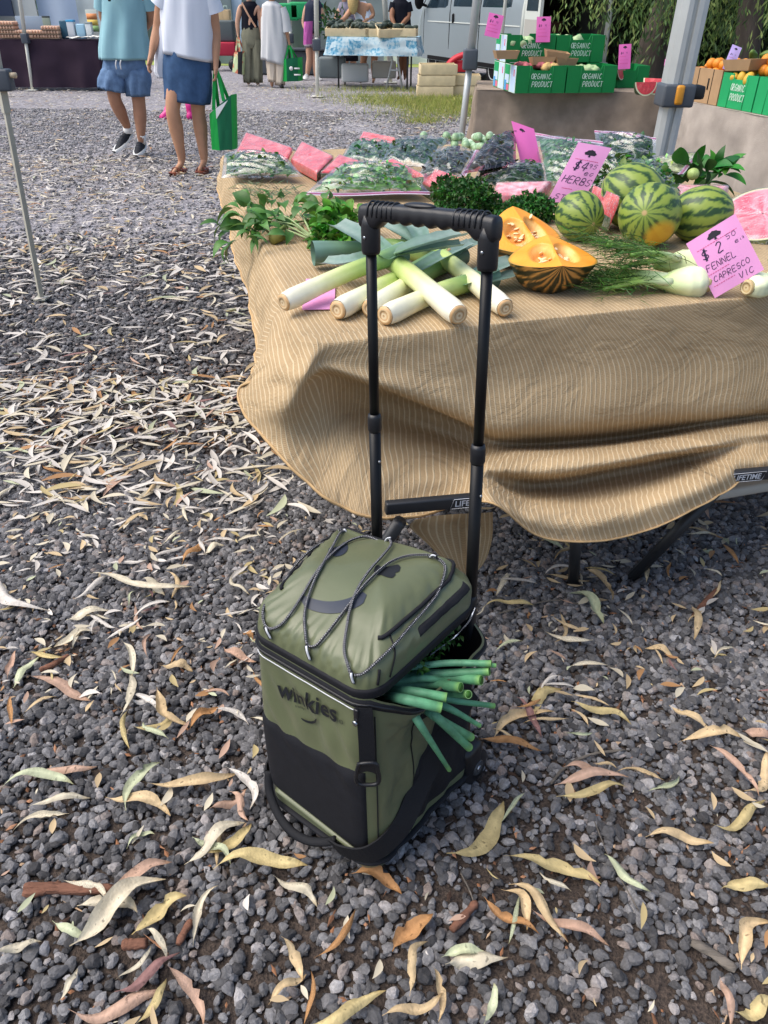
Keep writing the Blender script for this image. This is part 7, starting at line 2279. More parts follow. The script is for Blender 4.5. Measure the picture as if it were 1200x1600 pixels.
def _blc():
 t = BLC.node_tree; L = t.links.new; b = t.nodes['Principled BSDF']; b.inputs['Roughness'].default_value = .9
 tc = t.nodes.new('ShaderNodeTexCoord')
 v1 = t.nodes.new('ShaderNodeTexVoronoi'); v1.inputs['Scale'].default_value = 9; v1.distance = 'CHEBYCHEV'; v1.inputs['Randomness'].default_value = .5
 L(tc.outputs['Object'], v1.inputs['Vector'])
 v2 = t.nodes.new('ShaderNodeTexNoise'); v2.inputs['Scale'].default_value = 22; v2.inputs['Detail'].default_value = 3
 L(tc.outputs['Object'], v2.inputs['Vector'])
 ad = t.nodes.new('ShaderNodeMath'); ad.operation = 'MULTIPLY_ADD'; ad.inputs[1].default_value = .6
 bw2 = t.nodes.new('ShaderNodeRGBToBW'); L(v1.outputs['Color'], bw2.inputs[0])
 L(bw2.outputs[0], ad.inputs[0]); L(v2.outputs[0], ad.inputs[2])
 cr = t.nodes.new('ShaderNodeValToRGB'); e = cr.color_ramp.elements
 e[0].position, e[0].color = .45, (*lin('#3f7fa6'), 1)
 e[1].position, e[1].color = 1.0, (*lin('#c9dbe0'), 1)
 x = e.new(.62); x.color = (*lin('#6aa8c4'), 1)
 x = e.new(.78); x.color = (*lin('#b5cfd8'), 1)
 L(ad.outputs[0], cr.inputs[0]); L(cr.outputs[0], b.inputs['Base Color'])
_blc()
yl2 = P(600, 139, 0).y
AB, BB = V((X(512, yl2), yl2, .80)), V((X(652, yl2) - .02, yl2 - .2, .80))
_, U5, D5 = cloth_table('tablecloth', 'blue and white block printed cloth on the far vegetable stall', (AB, BB), .80, .85, BLC, 'far vegetable stall table with bent grey steel legs', .28, 5)
tt = [o for o in COL.objects if o.name.startswith('trestle_table')][-1]
Mx5 = Matrix(((U5.x, D5.x, 0), (U5.y, D5.y, 0), (0, 0, 1))).to_4x4()
for x in (.25, .55):
 tube(MB(), [Mx5 @ V((x, -.35, 0)), Mx5 @ V((x + (.1 if x < .5 else -.1), -.3, .45)), Mx5 @ V((x + (.05 if x < .5 else -.05), -.3, .72))], .018, 8).build('bent_leg', ALU, tt)
tube(MB(), [Mx5 @ V((.33, -.32, .3)), Mx5 @ V((.5, -.32, .3))], .014, 8).build('cross_bar', ALU, tt)
WOODC = mk('pale_crate_wood', '#d8c6a0', .8, .2, var=.1, vscale=9)
DARKV = mk('dark_vegetable', '#3b463c', .5, .35, var=.4, vscale=20)
dvm = ellipsoid(MB(), (0, 0, 0), (.09, .04, .04), 12, 8, dis=lambda d: .15 * N3(d.x, d.y, d.z, 2)).mesh('avocado', DARKV)
def crate(p, yaw, w, d, h, lab, tilt=0.0, n=0, slats=True):
 o = thing('wooden_crate', lab, 'crate', p)
 o.rotation_euler = (tilt, 0, yaw)
 for sy in (-1, 1):
  for k in range(1): box(MB(), (0, sy * d / 2, h / 2), (w, .012, h), .002).build('slat', WOODC, o)
 for sx in (-1, 1): box(MB(), (sx * w / 2, 0, h / 2 - .004), (.012, d - .014, h * .92), .002).build('slat', WOODC, o)
 for sx in (-1, 1):
  for sy in (-1, 1): box(MB(), (sx * (w / 2 - .018), sy * (d / 2 - .018), h / 2 + .004), (.02, .02, h), .002).build('corner_post', WOODC, o)
 box(MB(), (0, 0, .006), (w - .02, d - .02, .008), 0).build('base', WOODC, o)
 for i in range(n):
  v = link('avocado', dvm)
  v.location = o.location + Euler((tilt, 0, yaw)).to_matrix() @ V((rb.uniform(-w * .38, w * .38), rb.uniform(-d * .4, d * .4), h * .85 + rb.uniform(0, .05)))
  v.rotation_euler = (rb.uniform(-.4, .4), rb.uniform(-.4, .4), rb.uniform(0, 3))
  tag(v, 'dark green vegetable heaped in the pale crates of the blue cloth stall', 'vegetable', 'dark vegetables in the crates of the blue cloth stall')
 return o
yw5 = math.atan2(U5.y, U5.x)
L5 = (BB - AB).length
for k, (t, dd_, til, lab) in enumerate([(.10, .3, .15, 'leftmost tilted pale crate of dark vegetables on the blue cloth'), (.33, .3, .15, 'second tilted pale crate from the left on the blue cloth'), (.56, .3, .15, 'third tilted pale crate in the row on the blue cloth')]):
 crate(AB + U5 * (L5 * t) + D5 * dd_ + V((0, 0, .05)), yw5, .42, .55, .12, lab, til, 16)
crate(AB + U5 * (L5 * .70) + D5 * .15 + V((0, 0, .04)), yw5 + .35, .5, .36, .13, 'crate standing askew at the right of the row on the blue cloth', .22, 5)
crate(AB + U5 * (L5 * .86) + D5 * .2 + V((0, 0, .02)), yw5, .42, .36, .12, 'flat pale crate of purple vegetables at the right end of the blue cloth', 0, 8)
goods(555, 128, .5, .3, yl2 + .6, 'white polystyrene box under the blue cloth table', mk('polystyrene', '#c9ccca', .8), 'storage_box', 'box')
goods(520, 122, .5, .35, yl2 + .8, 'grey plastic tub under the left end of the blue cloth table', mk('grey_tub', '#6f787a', .7), 'storage_box', 'box')
goods(600, 122, .45, .28, yl2 + .7, 'white carton under the right end of the blue cloth table', mk('white_carton', '#c4bfb5', .8), 'storage_box', 'box')
pb_ = thing('leafy_pot_plant', 'dark leafy pot plant behind the left end of the blue cloth stall', 'plant', Yp(522, 60, yl2 + 1.0))
m_ = MB()
cluster(m_, V((0, 0, .25)), (.3, .2, .25), 130, .14, .4, '#33552a', 1.5, 4, zmin=-5)
m_.build('leaves', LEAFG, pb_)
lathe(MB(), [(.1, -.3), (.14, 0), (.12, 0), (.05, -.02)], 14).build('pot', GREY, pb_)
pc_ = P(668, 150, 0)
yc = pc_.y
for k, ll in enumerate(['bottom', 'middle', 'top']):
 crate(V((X(684, yc) + .02 * k, yc + .1, .0 + .16 * k)), .03 * k, .6, .4, .15, f'{ll} pale wooden crate of the taller stack near the grass')
for k, ll in enumerate(['bottom', 'top']):
 crate(V((X(726, yc) + .08, yc + .2, .16 * k)), -.04 * k, .5, .4, .15, f'{ll} pale wooden crate of the shorter stack near the grass')
rm = thing('garden_machine', 'red wheeled machine standing behind the wooden crates', 'machine', (X(726, 15.6), 15.6, 0))
rm.scale = (.62, .62, .62)
REDM = mk('red_plastic', '#c02733', .45, .4)
ar = [V((-.5, 0, .35)), V((-.42, 0, .62)), V((-.2, 0, .82)), V((.1, 0, .92)), V((.3, 0, .95))]
for k in (-.14, .14): tube(MB(), catmull([p + V((0, k, 0)) for p in ar], 4), .07, 8).build('red_guard', REDM, rm)
box(MB(), (-.05, 0, .58), (.5, .3, .36), .08).build('red_cover', REDM, rm)
box(MB(), (.0, 0, .28), (.75, .36, .44), .05).build('body', mk('dark_machine', '#1d1a1e', .5), rm)
wl = lathe(MB(), [(.03, -.05), (.2, -.05), (.24, 0), (.2, .05), (.03, .05)], 22, Matrix.Rotation(PI / 2, 4, 'X')).build('wheel', BPLA, rm)
wl.location = (-.1, -.24, .24)
def grass():
 m_ = MB()
 cen = [(P(590, 152, 0), 1.0, .35, 300), (P(640, 160, 0), 1.1, .5, 900), (P(690, 172, 0), .9, .9, 1200), (P(715, 160, 0), .8, .8, 800), (P(600, 142, 0), 1.5, .3, 300), (P(660, 190, 0), .3, .25, 120)]
 for c_, rx, ry, n in cen:
  for _ in range(n * 3):
   x, y = c_.x + rb.gauss(0, rx * .5), c_.y + rb.gauss(0, ry * .6)
   h_ = rb.uniform(.03, .1)
   a = rb.uniform(0, 6.3); w_ = .004
   dx, dy = math.cos(a), math.sin(a)
   lx, ly = rb.gauss(0, .04), rb.gauss(0, .04)
   j = rb.uniform(.7, 1.2)
   c3 = lin(rb.choice(['#8f9c4a', '#a8ad5c', '#7c8f42', '#b8b06c']))
   m_.add([(x - dx * w_, y - dy * w_, 0), (x + dx * w_, y + dy * w_, 0), (x + lx, y + ly, h_)], [(0, 1, 2)], tuple(v * j for v in c3))
 tag(m_.build('grass', mk('grass_blade', (1, 1, 1), .7, .2, attr=True, trans=.2), smooth=False), kind='stuff')
grass()
# ================================================================== SILVER VAN
VSIL = mk('van_silver', '#8f999e', .38, .5, metal=.2, coat=.3)
VWH = mk('van_inner_white', '#c6cbc4', .5, .4)
GLS = mk('dark_glass', '#22303a', .08, .6)
TYR = mk('tyre', '#151517', .8, .2)
van = thing('van', 'silver delivery van with its rear doors open behind the green boxes', 'van')
rear = P(800, 112, 0); rear = V((X(886, 15.6), 15.6, 0))
vyaw = RAD(112)                       # forward direction of the van
van.location = rear
van.rotation_euler = (0, 0, vyaw)
VL, VW2, VH = 4.6, .86, 1.98
def vside(x):
 'roof and waist height profile along the van, x forward from the rear'
 t = x / VL
 top = VH - .02 * (1 - min(1, x / .3)) ** 2
 if x > 3.3:
  k = (x - 3.3) / (VL - 3.3)
  top = VH - .75 * k ** 1.1 - (.45 * max(0, (k - .75) / .25) ** 2)
 return top
nxv = 46
mbv = MB()
rings_ = []
for i in range(nxv + 1):
 x = VL * i / nxv
 tp_ = vside(x)
 nose = 1 - .16 * max(0, (x - 3.9) / .7) ** 2
 sec_ = []
 for k in range(25):
  a = PI * k / 24
  cx, sx_ = math.cos(a), math.sin(a)
  y_ = VW2 * nose * (abs(cx) ** .28) * (1 if cx > 0 else -1)
  z_ = .32 + (tp_ - .32) * (abs(sx_) ** .3)
  if z_ > 1.15: y_ *= 1 - .11 * ((z_ - 1.15) / .85)
  sec_.append(V((x, y_, z_)))
 rings_.append(sec_)
vs = [p for r in rings_ for p in r]
fs = []
arches = [(.95, .36), (3.6, .36)]
for i in range(nxv):
 for k in range(24):
  c_ = (rings_[i][k] + rings_[i + 1][k + 1]) / 2
  if any((c_.x - ax_) ** 2 + (c_.z - .34) ** 2 < .36 ** 2 and abs(c_.y) > .5 for ax_, _ in arches): continue
  fs.append((i * 25 + k, i * 25 + k + 1, (i + 1) * 25 + k + 1, (i + 1) * 25 + k))
fs.append(tuple((nxv) * 25 + k for k in range(25)))
mbv.add(vs, fs).build('body', VSIL, van)
mi_ = MB()
vs = [p * 1.0 + V((0, -.03 * (1 if p.y > 0 else -1), -.03)) for r in rings_[:34] for p in r]
fs = [(i * 25 + k, (i + 1) * 25 + k, (i + 1) * 25 + k + 1, i * 25 + k + 1) for i in range(33) for k in range(24)]
mi_.add(vs, fs).build('interior_lining', mk('van_inside', '#55564f', .8, .2, var=.3, vscale=3), van)
box(MB(), (1.65, 0, .42), (3.3, 1.5, .04), 0).build('load_floor', mk('van_floor', '#4a443c', .9), van)
box(MB(), (3.3, 0, 1.1), (.04, 1.5, 1.35), 0).build('bulkhead', mk('van_bulkhead', '#3a3832', .9), van)
for k, (x, y, z, sx, sy, sz, h_) in enumerate([(1.2, -.35, .75, .5, .4, .6, '#6b4b38'), (1.9, .3, .8, .6, .5, .7, '#8a857a'), (.7, .42, .6, .4, .4, .3, '#3b4470')]):
 g_ = thing('cargo_box', ['brown cargo box inside the open van', 'pale cargo panel deep inside the open van', 'dark blue cargo box inside the open van'][k], 'box', van.location + Matrix.Rotation(vyaw, 3, 'Z') @ V((x, y, z - sz / 2)), vyaw)
 box(MB(), (0, 0, sz / 2), (sx, sy, sz), .02).build('carton', mk(f'cargo_{k}', h_, .8), g_)
rc = thing('red_canister', 'small red canister beside the open van door', 'canister', van.location + Matrix.Rotation(vyaw, 3, 'Z') @ V((.25, -.55, .44)))
lathe(MB(), [(.05, 0), (.1, .01), (.1, .26), (.06, .32), (.03, .34), (.03, .38), (.01, .385)], 16).build('bottle', REDM, rc)
def sidepatch(name, x0, x1, z0, z1, mt, off=.008, side=1, taper=0.0, par=None):
 def fn(u, v_):
  z = z0 + (z1 - z0) * v_
  x = x0 + (x1 - x0) * u - (taper * v_ if u > .5 else 0)
  nose = 1 - .16 * max(0, (x - 3.9) / .7) ** 2
  y = VW2 * nose * (1 - .11 * max(0, (z - 1.15) / .85))
  e = off if 0 < u < 1 and 0 < v_ < 1 else off * .4
  return V((x, side * (y + e - .008), z))
 return grid(MB(), fn, 10, 8, flip=side > 0).build(name, mt, par or van)
for sd_ in (1, -1):
 sidepatch('side_window', .45, 1.5, 1.25, 1.7, GLS, .012, sd_)
 sidepatch('side_window', 1.65, 2.7, 1.25, 1.7, GLS, .012, sd_)
 sidepatch('cab_window', 2.95, 3.95, 1.22, 1.66, GLS, .012, sd_, .45)
 for x in (1.57, 2.82, 4.05): sidepatch('door_gap', x - .008, x + .008, .5, 1.75 if x < 4 else 1.2, TYR, .010, sd_)
 sidepatch('body_crease', .1, 4.2, .98, 1.0, VWH, .012, sd_)
 sidepatch('door_handle', 2.62, 2.68, .98, 1.14, TYR, .03, sd_)
 sidepatch('sill', .4, 4.1, .32, .4, TYR, .012, sd_)
mr_ = ellipsoid(MB(), (3.95, 1.02, 1.35), (.06, .1, .16), 14, 10).build('wing_mirror', TYR, van)
tube(MB(), [V((3.95, .85, 1.25)), V((3.95, 1.0, 1.3))], .025, 8).build('mirror_arm', TYR, mr_)
grid(MB(), lambda u, v_: V((3.55 + .85 * (1 - v_), (u - .5) * 1.45 * (1 - .05 * v_), 1.2 + .64 * v_ + .02)) + V((.06, 0, .02)), 8, 6).build('windscreen', GLS, van)
for ax_ in (.95, 3.6):
 for sd_ in (1, -1):
  w_ = lathe(MB(), [(.05, -.1), (.26, -.1), (.31, -.07), (.32, 0), (.31, .07), (.26, .1), (.05, .1)], 28, Matrix.Rotation(PI / 2, 4, 'X')).build('wheel', TYR, van, angle=40)
  w_.location = (ax_, sd_ * .74, .32)
  lathe(MB(), [(.01, -.085), (.12, -.08), (.18, -.105), (.19, -.1), (.19, .1), (.18, .105), (.12, .08), (.01, .085)], 24, Matrix.Rotation(PI / 2, 4, 'X')).build('rim', ALU, w_, angle=40)
fr_ = [rings_[0][k] for k in range(25)]
tube(MB(), [p + V((-.01, 0, 0)) for p in fr_], .045, 6).build('door_frame', VWH, van)
box(MB(), (-.08, 0, .36), (.14, 1.75, .2), .04).build('rear_bumper', VSIL, van)
def rdoor(sd_, ang):
 dr = bpy.data.objects.new('rear_door', None)
 m_ = MB()
 w_ = .80
 o_ = [(0, .38), (w_, .38), (w_, 1.86), (w_ * .92, 1.92), (.08, 1.86), (0, 1.2)]
 win = [(.14, 1.22), (w_ - .1, 1.22), (w_ - .1, 1.74), (.2, 1.72)]
 vs = [V((0, 0, 0))]
 dm = MB()
 for y_ in (-.025, .025): dm.add([V((x, y_, z)) for x, z in o_], [tuple(range(6))] if y_ < 0 else [tuple(range(6))[::-1]])
 dm.add([V((x, y_, z)) for x, z in o_ for y_ in (-.025, .025)], [(2 * i, 2 * ((i + 1) % 6), 2 * ((i + 1) % 6) + 1, 2 * i + 1) for i in range(6)])
 d_ = dm.build('rear_door', VWH, van, smooth=False)
 for y_ in (-.03, .03):
  MB().add([V((x, y_, z)) for x, z in win], [(0, 1, 2, 3)]).build('door_glass', GLS, d_, smooth=False)
  MB().add([V((x, y_, z)) for x, z in [(.1, .5), (w_ - .08, .5), (w_ - .08, 1.1), (.1, 1.1)]], [(0, 1, 2, 3)]).build('door_panel', mk('door_card', '#a5a39c', .7), d_, smooth=False)
 lathe(MB(), [(.01, 0), (.05, .002), (.05, .015), (.01, .02)], 14, Matrix.Translation((.45, .03, .95)) @ Matrix.Rotation(-PI / 2, 4, 'X')).build('speaker', TYR, d_)
 d_.location = (0, sd_ * (VW2 - .03), 0)
 d_.rotation_euler = (0, 0, ang)
 return d_
rdoor(-1, RAD(118 + 180 - 35 + 62))
ld = rdoor(1, RAD(180 - 62 + 50))
pl_ = MB(); box(pl_, (.42, .034, .62), (.36, .006, .11), .002)
pl_.build('number_plate', mk('plate_white', '#d7d9d2', .6), ld)
# ================================================================== TREES
TRK = mk('tree_bark', '#4e4741', .95, .1, var=.4, vscale=7, bump=1.0, bscale=25, stretch=(1, 1, .25))
FOL = mk('tree_leaf', (1, 1, 1), .6, .3, attr=True, trans=.3)
def tree(base, h, r, lab, hang=True, n=9000, cols_=('#3f5a2c', '#5d7a3a', '#2c4424', '#7d9148'), trunk_r=.2, lean=(0, 0), seed=1, crown_z=(.25, 1.0), squash=1.0, leafl=.11, group=None):
 r_ = random.Random(seed)
 o = thing('pepper_tree' if hang else 'bushy_tree', lab, 'tree', base, group=group)
 t_ = MB()
 tr = [V((lean[0] * t * t, lean[1] * t * t, h * .62 * t)) + V((r_.gauss(0, .05), r_.gauss(0, .05), 0)) * t for t in (0, .15, .35, .6, .8, 1)]
 path = catmull(tr, 5)
 tube(t_, path, [trunk_r * (1.35 - .3 * min(1, i / 4)) * (1 - .6 * i / len(path)) for i in range(len(path))], 14)
 limbs = []
 for k in range(9):
  a = r_.uniform(0, 6.3)
  s = path[r_.randint(len(path) // 2, len(path) - 1)]
  e = V((s.x + math.cos(a) * r * r_.uniform(.4, .8), s.y + math.sin(a) * r * r_.uniform(.4, .8), min(h, s.z + r_.uniform(.1, .4) * h)))
  m_ = s.lerp(e, .5) + V((0, 0, .2))
  pp = catmull([s, m_, e], 5)
  tube(t_, pp, [trunk_r * .45 * (1 - .8 * i / len(pp)) for i in range(len(pp))], 7)
  limbs.append(pp)
 t_.build('trunk', TRK, o)
 f_ = MB()
 nclump = int(n / 45)
 for _ in range(nclump):
  a, q = r_.uniform(0, 6.3), math.sqrt(r_.random())
  z = h * r_.uniform(*crown_z)
  shape = math.sin(PI * min(.98, max(.1, (z / h - crown_z[0] * .6) / (1.08 - crown_z[0] * .6)))) ** .5
  c_ = V((lean[0] + math.cos(a) * q * r * shape, lean[1] + math.sin(a) * q * r * shape * squash, z))
  bc = lin(r_.choice(cols_))
  L_ = r_.uniform(.5, 1.4) if hang else .4
  for i in range(45):
   if hang:
    t = r_.random()
    p = c_ + V((r_.gauss(0, .10), r_.gauss(0, .10), -L_ * t))
    dv = V((r_.gauss(0, .5), r_.gauss(0, .5), -1)).normalized()
    wv = V((r_.gauss(0, 1), r_.gauss(0, 1), 0)).normalized()
    l_, w_ = leafl * r_.uniform(.6, 1.3), .014
   else:
    p = c_ + V((r_.gauss(0, .22), r_.gauss(0, .22), r_.gauss(0, .18)))
    dv = V((r_.gauss(0, 1), r_.gauss(0, 1), r_.gauss(-.3, .6))).normalized()
    wv = dv.orthogonal().normalized()
    l_, w_ = leafl * r_.uniform(.6, 1.4), leafl * .28
   j = r_.uniform(.6, 1.25)
   f_.add([p, p + dv * l_ * .5 + wv * w_, p + dv * l_, p + dv * l_ * .5 - wv * w_], [(0, 1, 2, 3)], tuple(x * j for x in bc))
 f_.build('crown', FOL, o, smooth=False)
 return o
def GX_(px, d): return Yp(px, 40, d).x
tree(V((GX_(1022, 14), 14, 0)), 5.2, 2.3, 'pepper tree with a thick leaning trunk behind the big tent pole', True, 15000, trunk_r=.26, lean=(.9, 0), seed=3, crown_z=(.3, 1))
tree(V((GX_(960, 18), 18, 0)), 5.5, 2.6, 'dark bushy tree right of the open van door', False, 12000, ('#2c4426', '#3c5a30', '#20341c'), seed=5, crown_z=(.05, .9), leafl=.16)
tree(V((GX_(1180, 12), 12, 0)), 5.0, 2.4, 'pepper tree with dark limbs and hanging sprays at the right edge', True, 15000, ('#5d7a42', '#6f8a4a', '#3c5230', '#8a9a58'), trunk_r=.2, lean=(-.6, .2), seed=8, crown_z=(.32, 1))
tree(V((GX_(1110, 19), 19, 0)), 4.5, 2.8, 'dark shrubby tree far behind the orange boxes', False, 12000, ('#2a3a22', '#3a4c2a', '#4c5a32'), seed=11, crown_z=(.02, .9), leafl=.16)
tree(V((GX_(1240, 17), 17, 0)), 5.5, 3.0, 'broad leafy tree beyond the right edge of the tables', False, 11000, ('#3a5228', '#55703a', '#2c3f22'), seed=14, crown_z=(.04, .95), leafl=.17)
tree(V((GX_(900, 26), 26, 0)), 7.5, 4.2, 'tall tree behind the van roof', False, 9000, ('#3f5a30', '#557040', '#2f4626'), seed=17, crown_z=(.1, .95), leafl=.24)
hd = MB()
for _ in range(16000):
 p = V((rb.uniform(-26, 32), 31 + rb.gauss(0, 1.2), abs(rb.gauss(0, 1.7))))
 dv = V((rb.gauss(0, 1), rb.gauss(0, 1), rb.gauss(0, .7))).normalized(); wv = dv.orthogonal().normalized()
 l_ = rb.uniform(.25, .5)
 hd.add([p, p + dv * l_ * .5 + wv * l_ * .3, p + dv * l_, p + dv * l_ * .5 - wv * l_ * .3], [(0, 1, 2, 3)], tuple(x * rb.uniform(.5, 1.2) for x in lin('#557043')))
tag(hd.build('distant_undergrowth', FOL, smooth=False), kind='stuff')
lawn = grid(MB(), lambda u, v_: V((-60 + 130 * u, 21.5 + 60 * v_, -.006)), 2, 2).build('lawn', mk('lawn_grass', '#9aa860', .9, .1, var=.2, vscale=.6))  # yellow green lawn with random tone
tag(lawn, kind='structure')
# ================================================================== PEOPLE
def skin_body(name, nodes, edges, root, mt, parent=None, sub=2):
 'one continuous body grown round a skeleton: nodes name -> (point, rx, ry)'
 names = list(nodes)
 me = bpy.data.meshes.new(name)
 me.from_pydata([tuple(nodes[n][0]) for n in names], [(names.index(a), names.index(b)) for a, b in edges], [])
 o = bpy.data.objects.new(name, me)
 COL.objects.link(o)
 md = o.modifiers.new('skin', 'SKIN'); md.use_smooth_shade = True; md.branch_smoothing = .6
 for i, n in enumerate(names):
  sv = me.skin_vertices[0].data[i]
  sv.radius = nodes[n][1:3]
  sv.use_root = (n == root)
 s_ = o.modifiers.new('sub', 'SUBSURF'); s_.levels = sub; s_.render_levels = sub
 dg = bpy.context.evaluated_depsgraph_get()
 m2 = bpy.data.meshes.new_from_object(o.evaluated_get(dg))
 m2.name = name
 m2.materials.clear(); m2.materials.append(mt)
 m2.polygons.foreach_set('use_smooth', [True] * len(m2.polygons))
 bpy.data.objects.remove(o)
 r = link(name, m2, parent)
 return r
def loft(name, rows, mt, parent, n=36, fold=.008, fq=3.0, sd=0.0, tilt=0.0, close=False):
 vs = []
 m = len(rows)
 rows2 = []
 for i in range(m - 1):
  for k in range(4):
   t = k / 4
   rows2.append(tuple(rows[i][j] * (1 - t) + rows[i + 1][j] * t for j in range(3)))
 rows2.append(rows[-1])
 R_ = len(rows2)
 for i, (c, rx, ry) in enumerate(rows2):
  t = i / (R_ - 1)
  for k in range(n):
   a = 2 * PI * k / n
   f = fold * (.35 + t) * (N3(math.cos(a) * fq, math.sin(a) * fq, t * 1.6 + sd, 1) * 1.6 + .5 * math.sin(a * 7 + 4 * t + sd))
   vs.append(V((c.x + (rx + f) * math.cos(a), c.y + (ry + f) * math.sin(a), c.z + tilt * t * rx * math.cos(a))))
 fs = [(i * n + k, i * n + (k + 1) % n, (i + 1) * n + (k + 1) % n, (i + 1) * n + k) for i in range(R_ - 1) for k in range(n)]
 if close: fs += [tuple(range(n))[::-1]]
 c, rx, ry = rows2[-1]
 o_ = len(vs)
 for k in range(n):
  p = vs[(R_ - 1) * n + k]
  vs.append(c.lerp(p, .93) + V((0, 0, .03)))
  vs[-1].z = p.z + .03
 fs += [((R_ - 1) * n + k, (R_ - 1) * n + (k + 1) % n, o_ + (k + 1) % n, o_ + k) for k in range(n)]
 return MB().add([tuple(v) for v in vs], fs).build(name, mt, parent)
def person(label, y, J, mt, cat='person', scale=1.0, hair=None, fingers=True, face=1, grp=None):
 'J: joint -> (px, py, dy); returns thing, point function, metres per pixel'
 base = Yp(J['foot_l'][0], J['foot_l'][1], y); base.z = 0
 o = thing('person', label, 'person', base, group=grp)
 k = (base + V((0, 0, .9)) - CAMP).dot(_F) / FPX
 def pt(px, py, dy=0.0):
  return Yp(px, py, y) + V((0, dy, 0)) - base
 p = {n: pt(*q) for n, q in J.items()}
 s = scale
 N_, E_ = {}, []
 def nd(n, q, rx, ry=None): N_[n] = (q, rx * s, (ry or rx) * s)
 nd('pelvis', p['pelvis'], .13, .105)
 nd('waist', p['pelvis'].lerp(p['chest'], .45), .115, .09)
 nd('chest', p['chest'], .15, .105)
 nd('neck', p['chest'].lerp(p['head'], .45), .055, .055)
 nd('chin', p['chest'].lerp(p['head'], .72) + V((0, -.02 * face, 0)), .06, .065)
 nd('head', p['head'], .08, .095)
 nd('crown', p['head'] + V((0, .01 * face, .1)), .055, .065)
 nd('nose', p['head'] + V((0, -.11 * face, -.02)), .014, .018)
 E_ += [('pelvis', 'waist'), ('waist', 'chest'), ('chest', 'neck'), ('neck', 'chin'), ('chin', 'head'), ('head', 'crown'), ('head', 'nose')]
 for sd_ in ('l', 'r'):
  if 'knee_' + sd_ in p:
   hip = p['hip_' + sd_]
   nd('hip_' + sd_, hip, .095, .095); nd('thigh_' + sd_, hip.lerp(p['knee_' + sd_], .5), .084)
   nd('knee_' + sd_, p['knee_' + sd_], .064); nd('calf_' + sd_, p['knee_' + sd_].lerp(p['ankle_' + sd_], .35) + V((0, .012, 0)), .07, .073)
   nd('shin_' + sd_, p['knee_' + sd_].lerp(p['ankle_' + sd_], .75), .05)
   nd('ankle_' + sd_, p['ankle_' + sd_], .041); nd('foot_' + sd_, p['foot_' + sd_].lerp(p['ankle_' + sd_], .25) , .038, .03); nd('toe_' + sd_, p['toe_' + sd_], .034, .02)
   E_ += [('pelvis', 'hip_' + sd_), ('hip_' + sd_, 'thigh_' + sd_), ('thigh_' + sd_, 'knee_' + sd_), ('knee_' + sd_, 'calf_' + sd_), ('calf_' + sd_, 'shin_' + sd_), ('shin_' + sd_, 'ankle_' + sd_), ('ankle_' + sd_, 'foot_' + sd_), ('foot_' + sd_, 'toe_' + sd_)]
  if 'elbow_' + sd_ in p:
   nd('sho_' + sd_, p['sho_' + sd_], .062); nd('uarm_' + sd_, p['sho_' + sd_].lerp(p['elbow_' + sd_], .5), .056); nd('elbow_' + sd_, p['elbow_' + sd_], .044)
   nd('farm_' + sd_, p['elbow_' + sd_].lerp(p['hand_' + sd_], .3), .045); nd('wrist_' + sd_, p['elbow_' + sd_].lerp(p['hand_' + sd_], .8), .031, .028)
   dh = (p['hand_' + sd_] - p['elbow_' + sd_]).normalized()
   nd('hand_' + sd_, p['hand_' + sd_], .032, .024)
   E_ += [('chest', 'sho_' + sd_), ('sho_' + sd_, 'uarm_' + sd_), ('uarm_' + sd_, 'elbow_' + sd_), ('elbow_' + sd_, 'farm_' + sd_), ('farm_' + sd_, 'wrist_' + sd_), ('wrist_' + sd_, 'hand_' + sd_)]
   if fingers:
    sv = dh.cross(V((0, 1, 0))).normalized()
    for fi in range(4):
     a = p['hand_' + sd_] + dh * .035 + V((0, -.024 + .017 * fi, 0)) + sv * .004
     b = a + dh * (.034 - .004 * abs(fi - 1.4)) + sv * .006 * (1 if sd_ == 'l' else -1)
     c = b + dh * .016 + sv * .022 * (1 if sd_ == 'l' else -1)
     nd(f'f{fi}a_{sd_}', a, .0105); nd(f'f{fi}b_{sd_}', b, .009); nd(f'f{fi}c_{sd_}', c, .0075)
     E_ += [('hand_' + sd_, f'f{fi}a_{sd_}'), (f'f{fi}a_{sd_}', f'f{fi}b_{sd_}'), (f'f{fi}b_{sd_}', f'f{fi}c_{sd_}')]
    t1 = p['hand_' + sd_] - dh * .005 + V((0, -.034, 0)); t2 = t1 + dh * .035 + V((0, -.014, 0))
    nd(f'ta_{sd_}', t1, .012); nd(f'tb_{sd_}', t2, .009)
    E_ += [('hand_' + sd_, f'ta_{sd_}'), (f'ta_{sd_}', f'tb_{sd_}')]
 skin_body('body', N_, E_, 'pelvis', mt, o)
 if hair:
  hp = p['head']
  ellipsoid(MB(), hp + V((0, .02 * face, .035)), (.098 * s, .108 * s, .10 * s), 20, 14, dis=lambda d: .06 * N3(d.x * 3, d.y * 3, d.z * 3, 1) - (.25 if d.y * face < -.35 and d.z < .25 else 0)).build('hair', hair, o)
 return o, pt, k
SK1, SK2, SK3, SK4 = (mk('skin_a', '#a87a60', .55, .35, var=.08, vscale=14), mk('skin_b', '#b98a6c', .55, .35, var=.08, vscale=14), mk('skin_c', '#c49a80', .55, .35), mk('skin_d', '#8f6248', .55, .35))
HAIRD, HAIRB = mk('dark_hair', '#2c211c', .6), mk('blond_hair', '#c2a36a', .55, var=.2, vscale=40)
TEAL = mk('teal_cotton', '#8ab4bd', .9, .15, sheen=.1, var=.05, vscale=6)
DENIM = mk('denim', '#637c9c', .95, .1, var=.16, vscale=28, bump=.2, bscale=260)
DENIMD = mk('dark_denim', '#40597a', .95, .1, var=.14, vscale=22, bump=.2, bscale=260)
WHC = mk('white_cotton', '#d9dee8', .9, .15, sheen=.1)
SHOE = mk('dark_shoe', '#1b1f28', .7, .3)
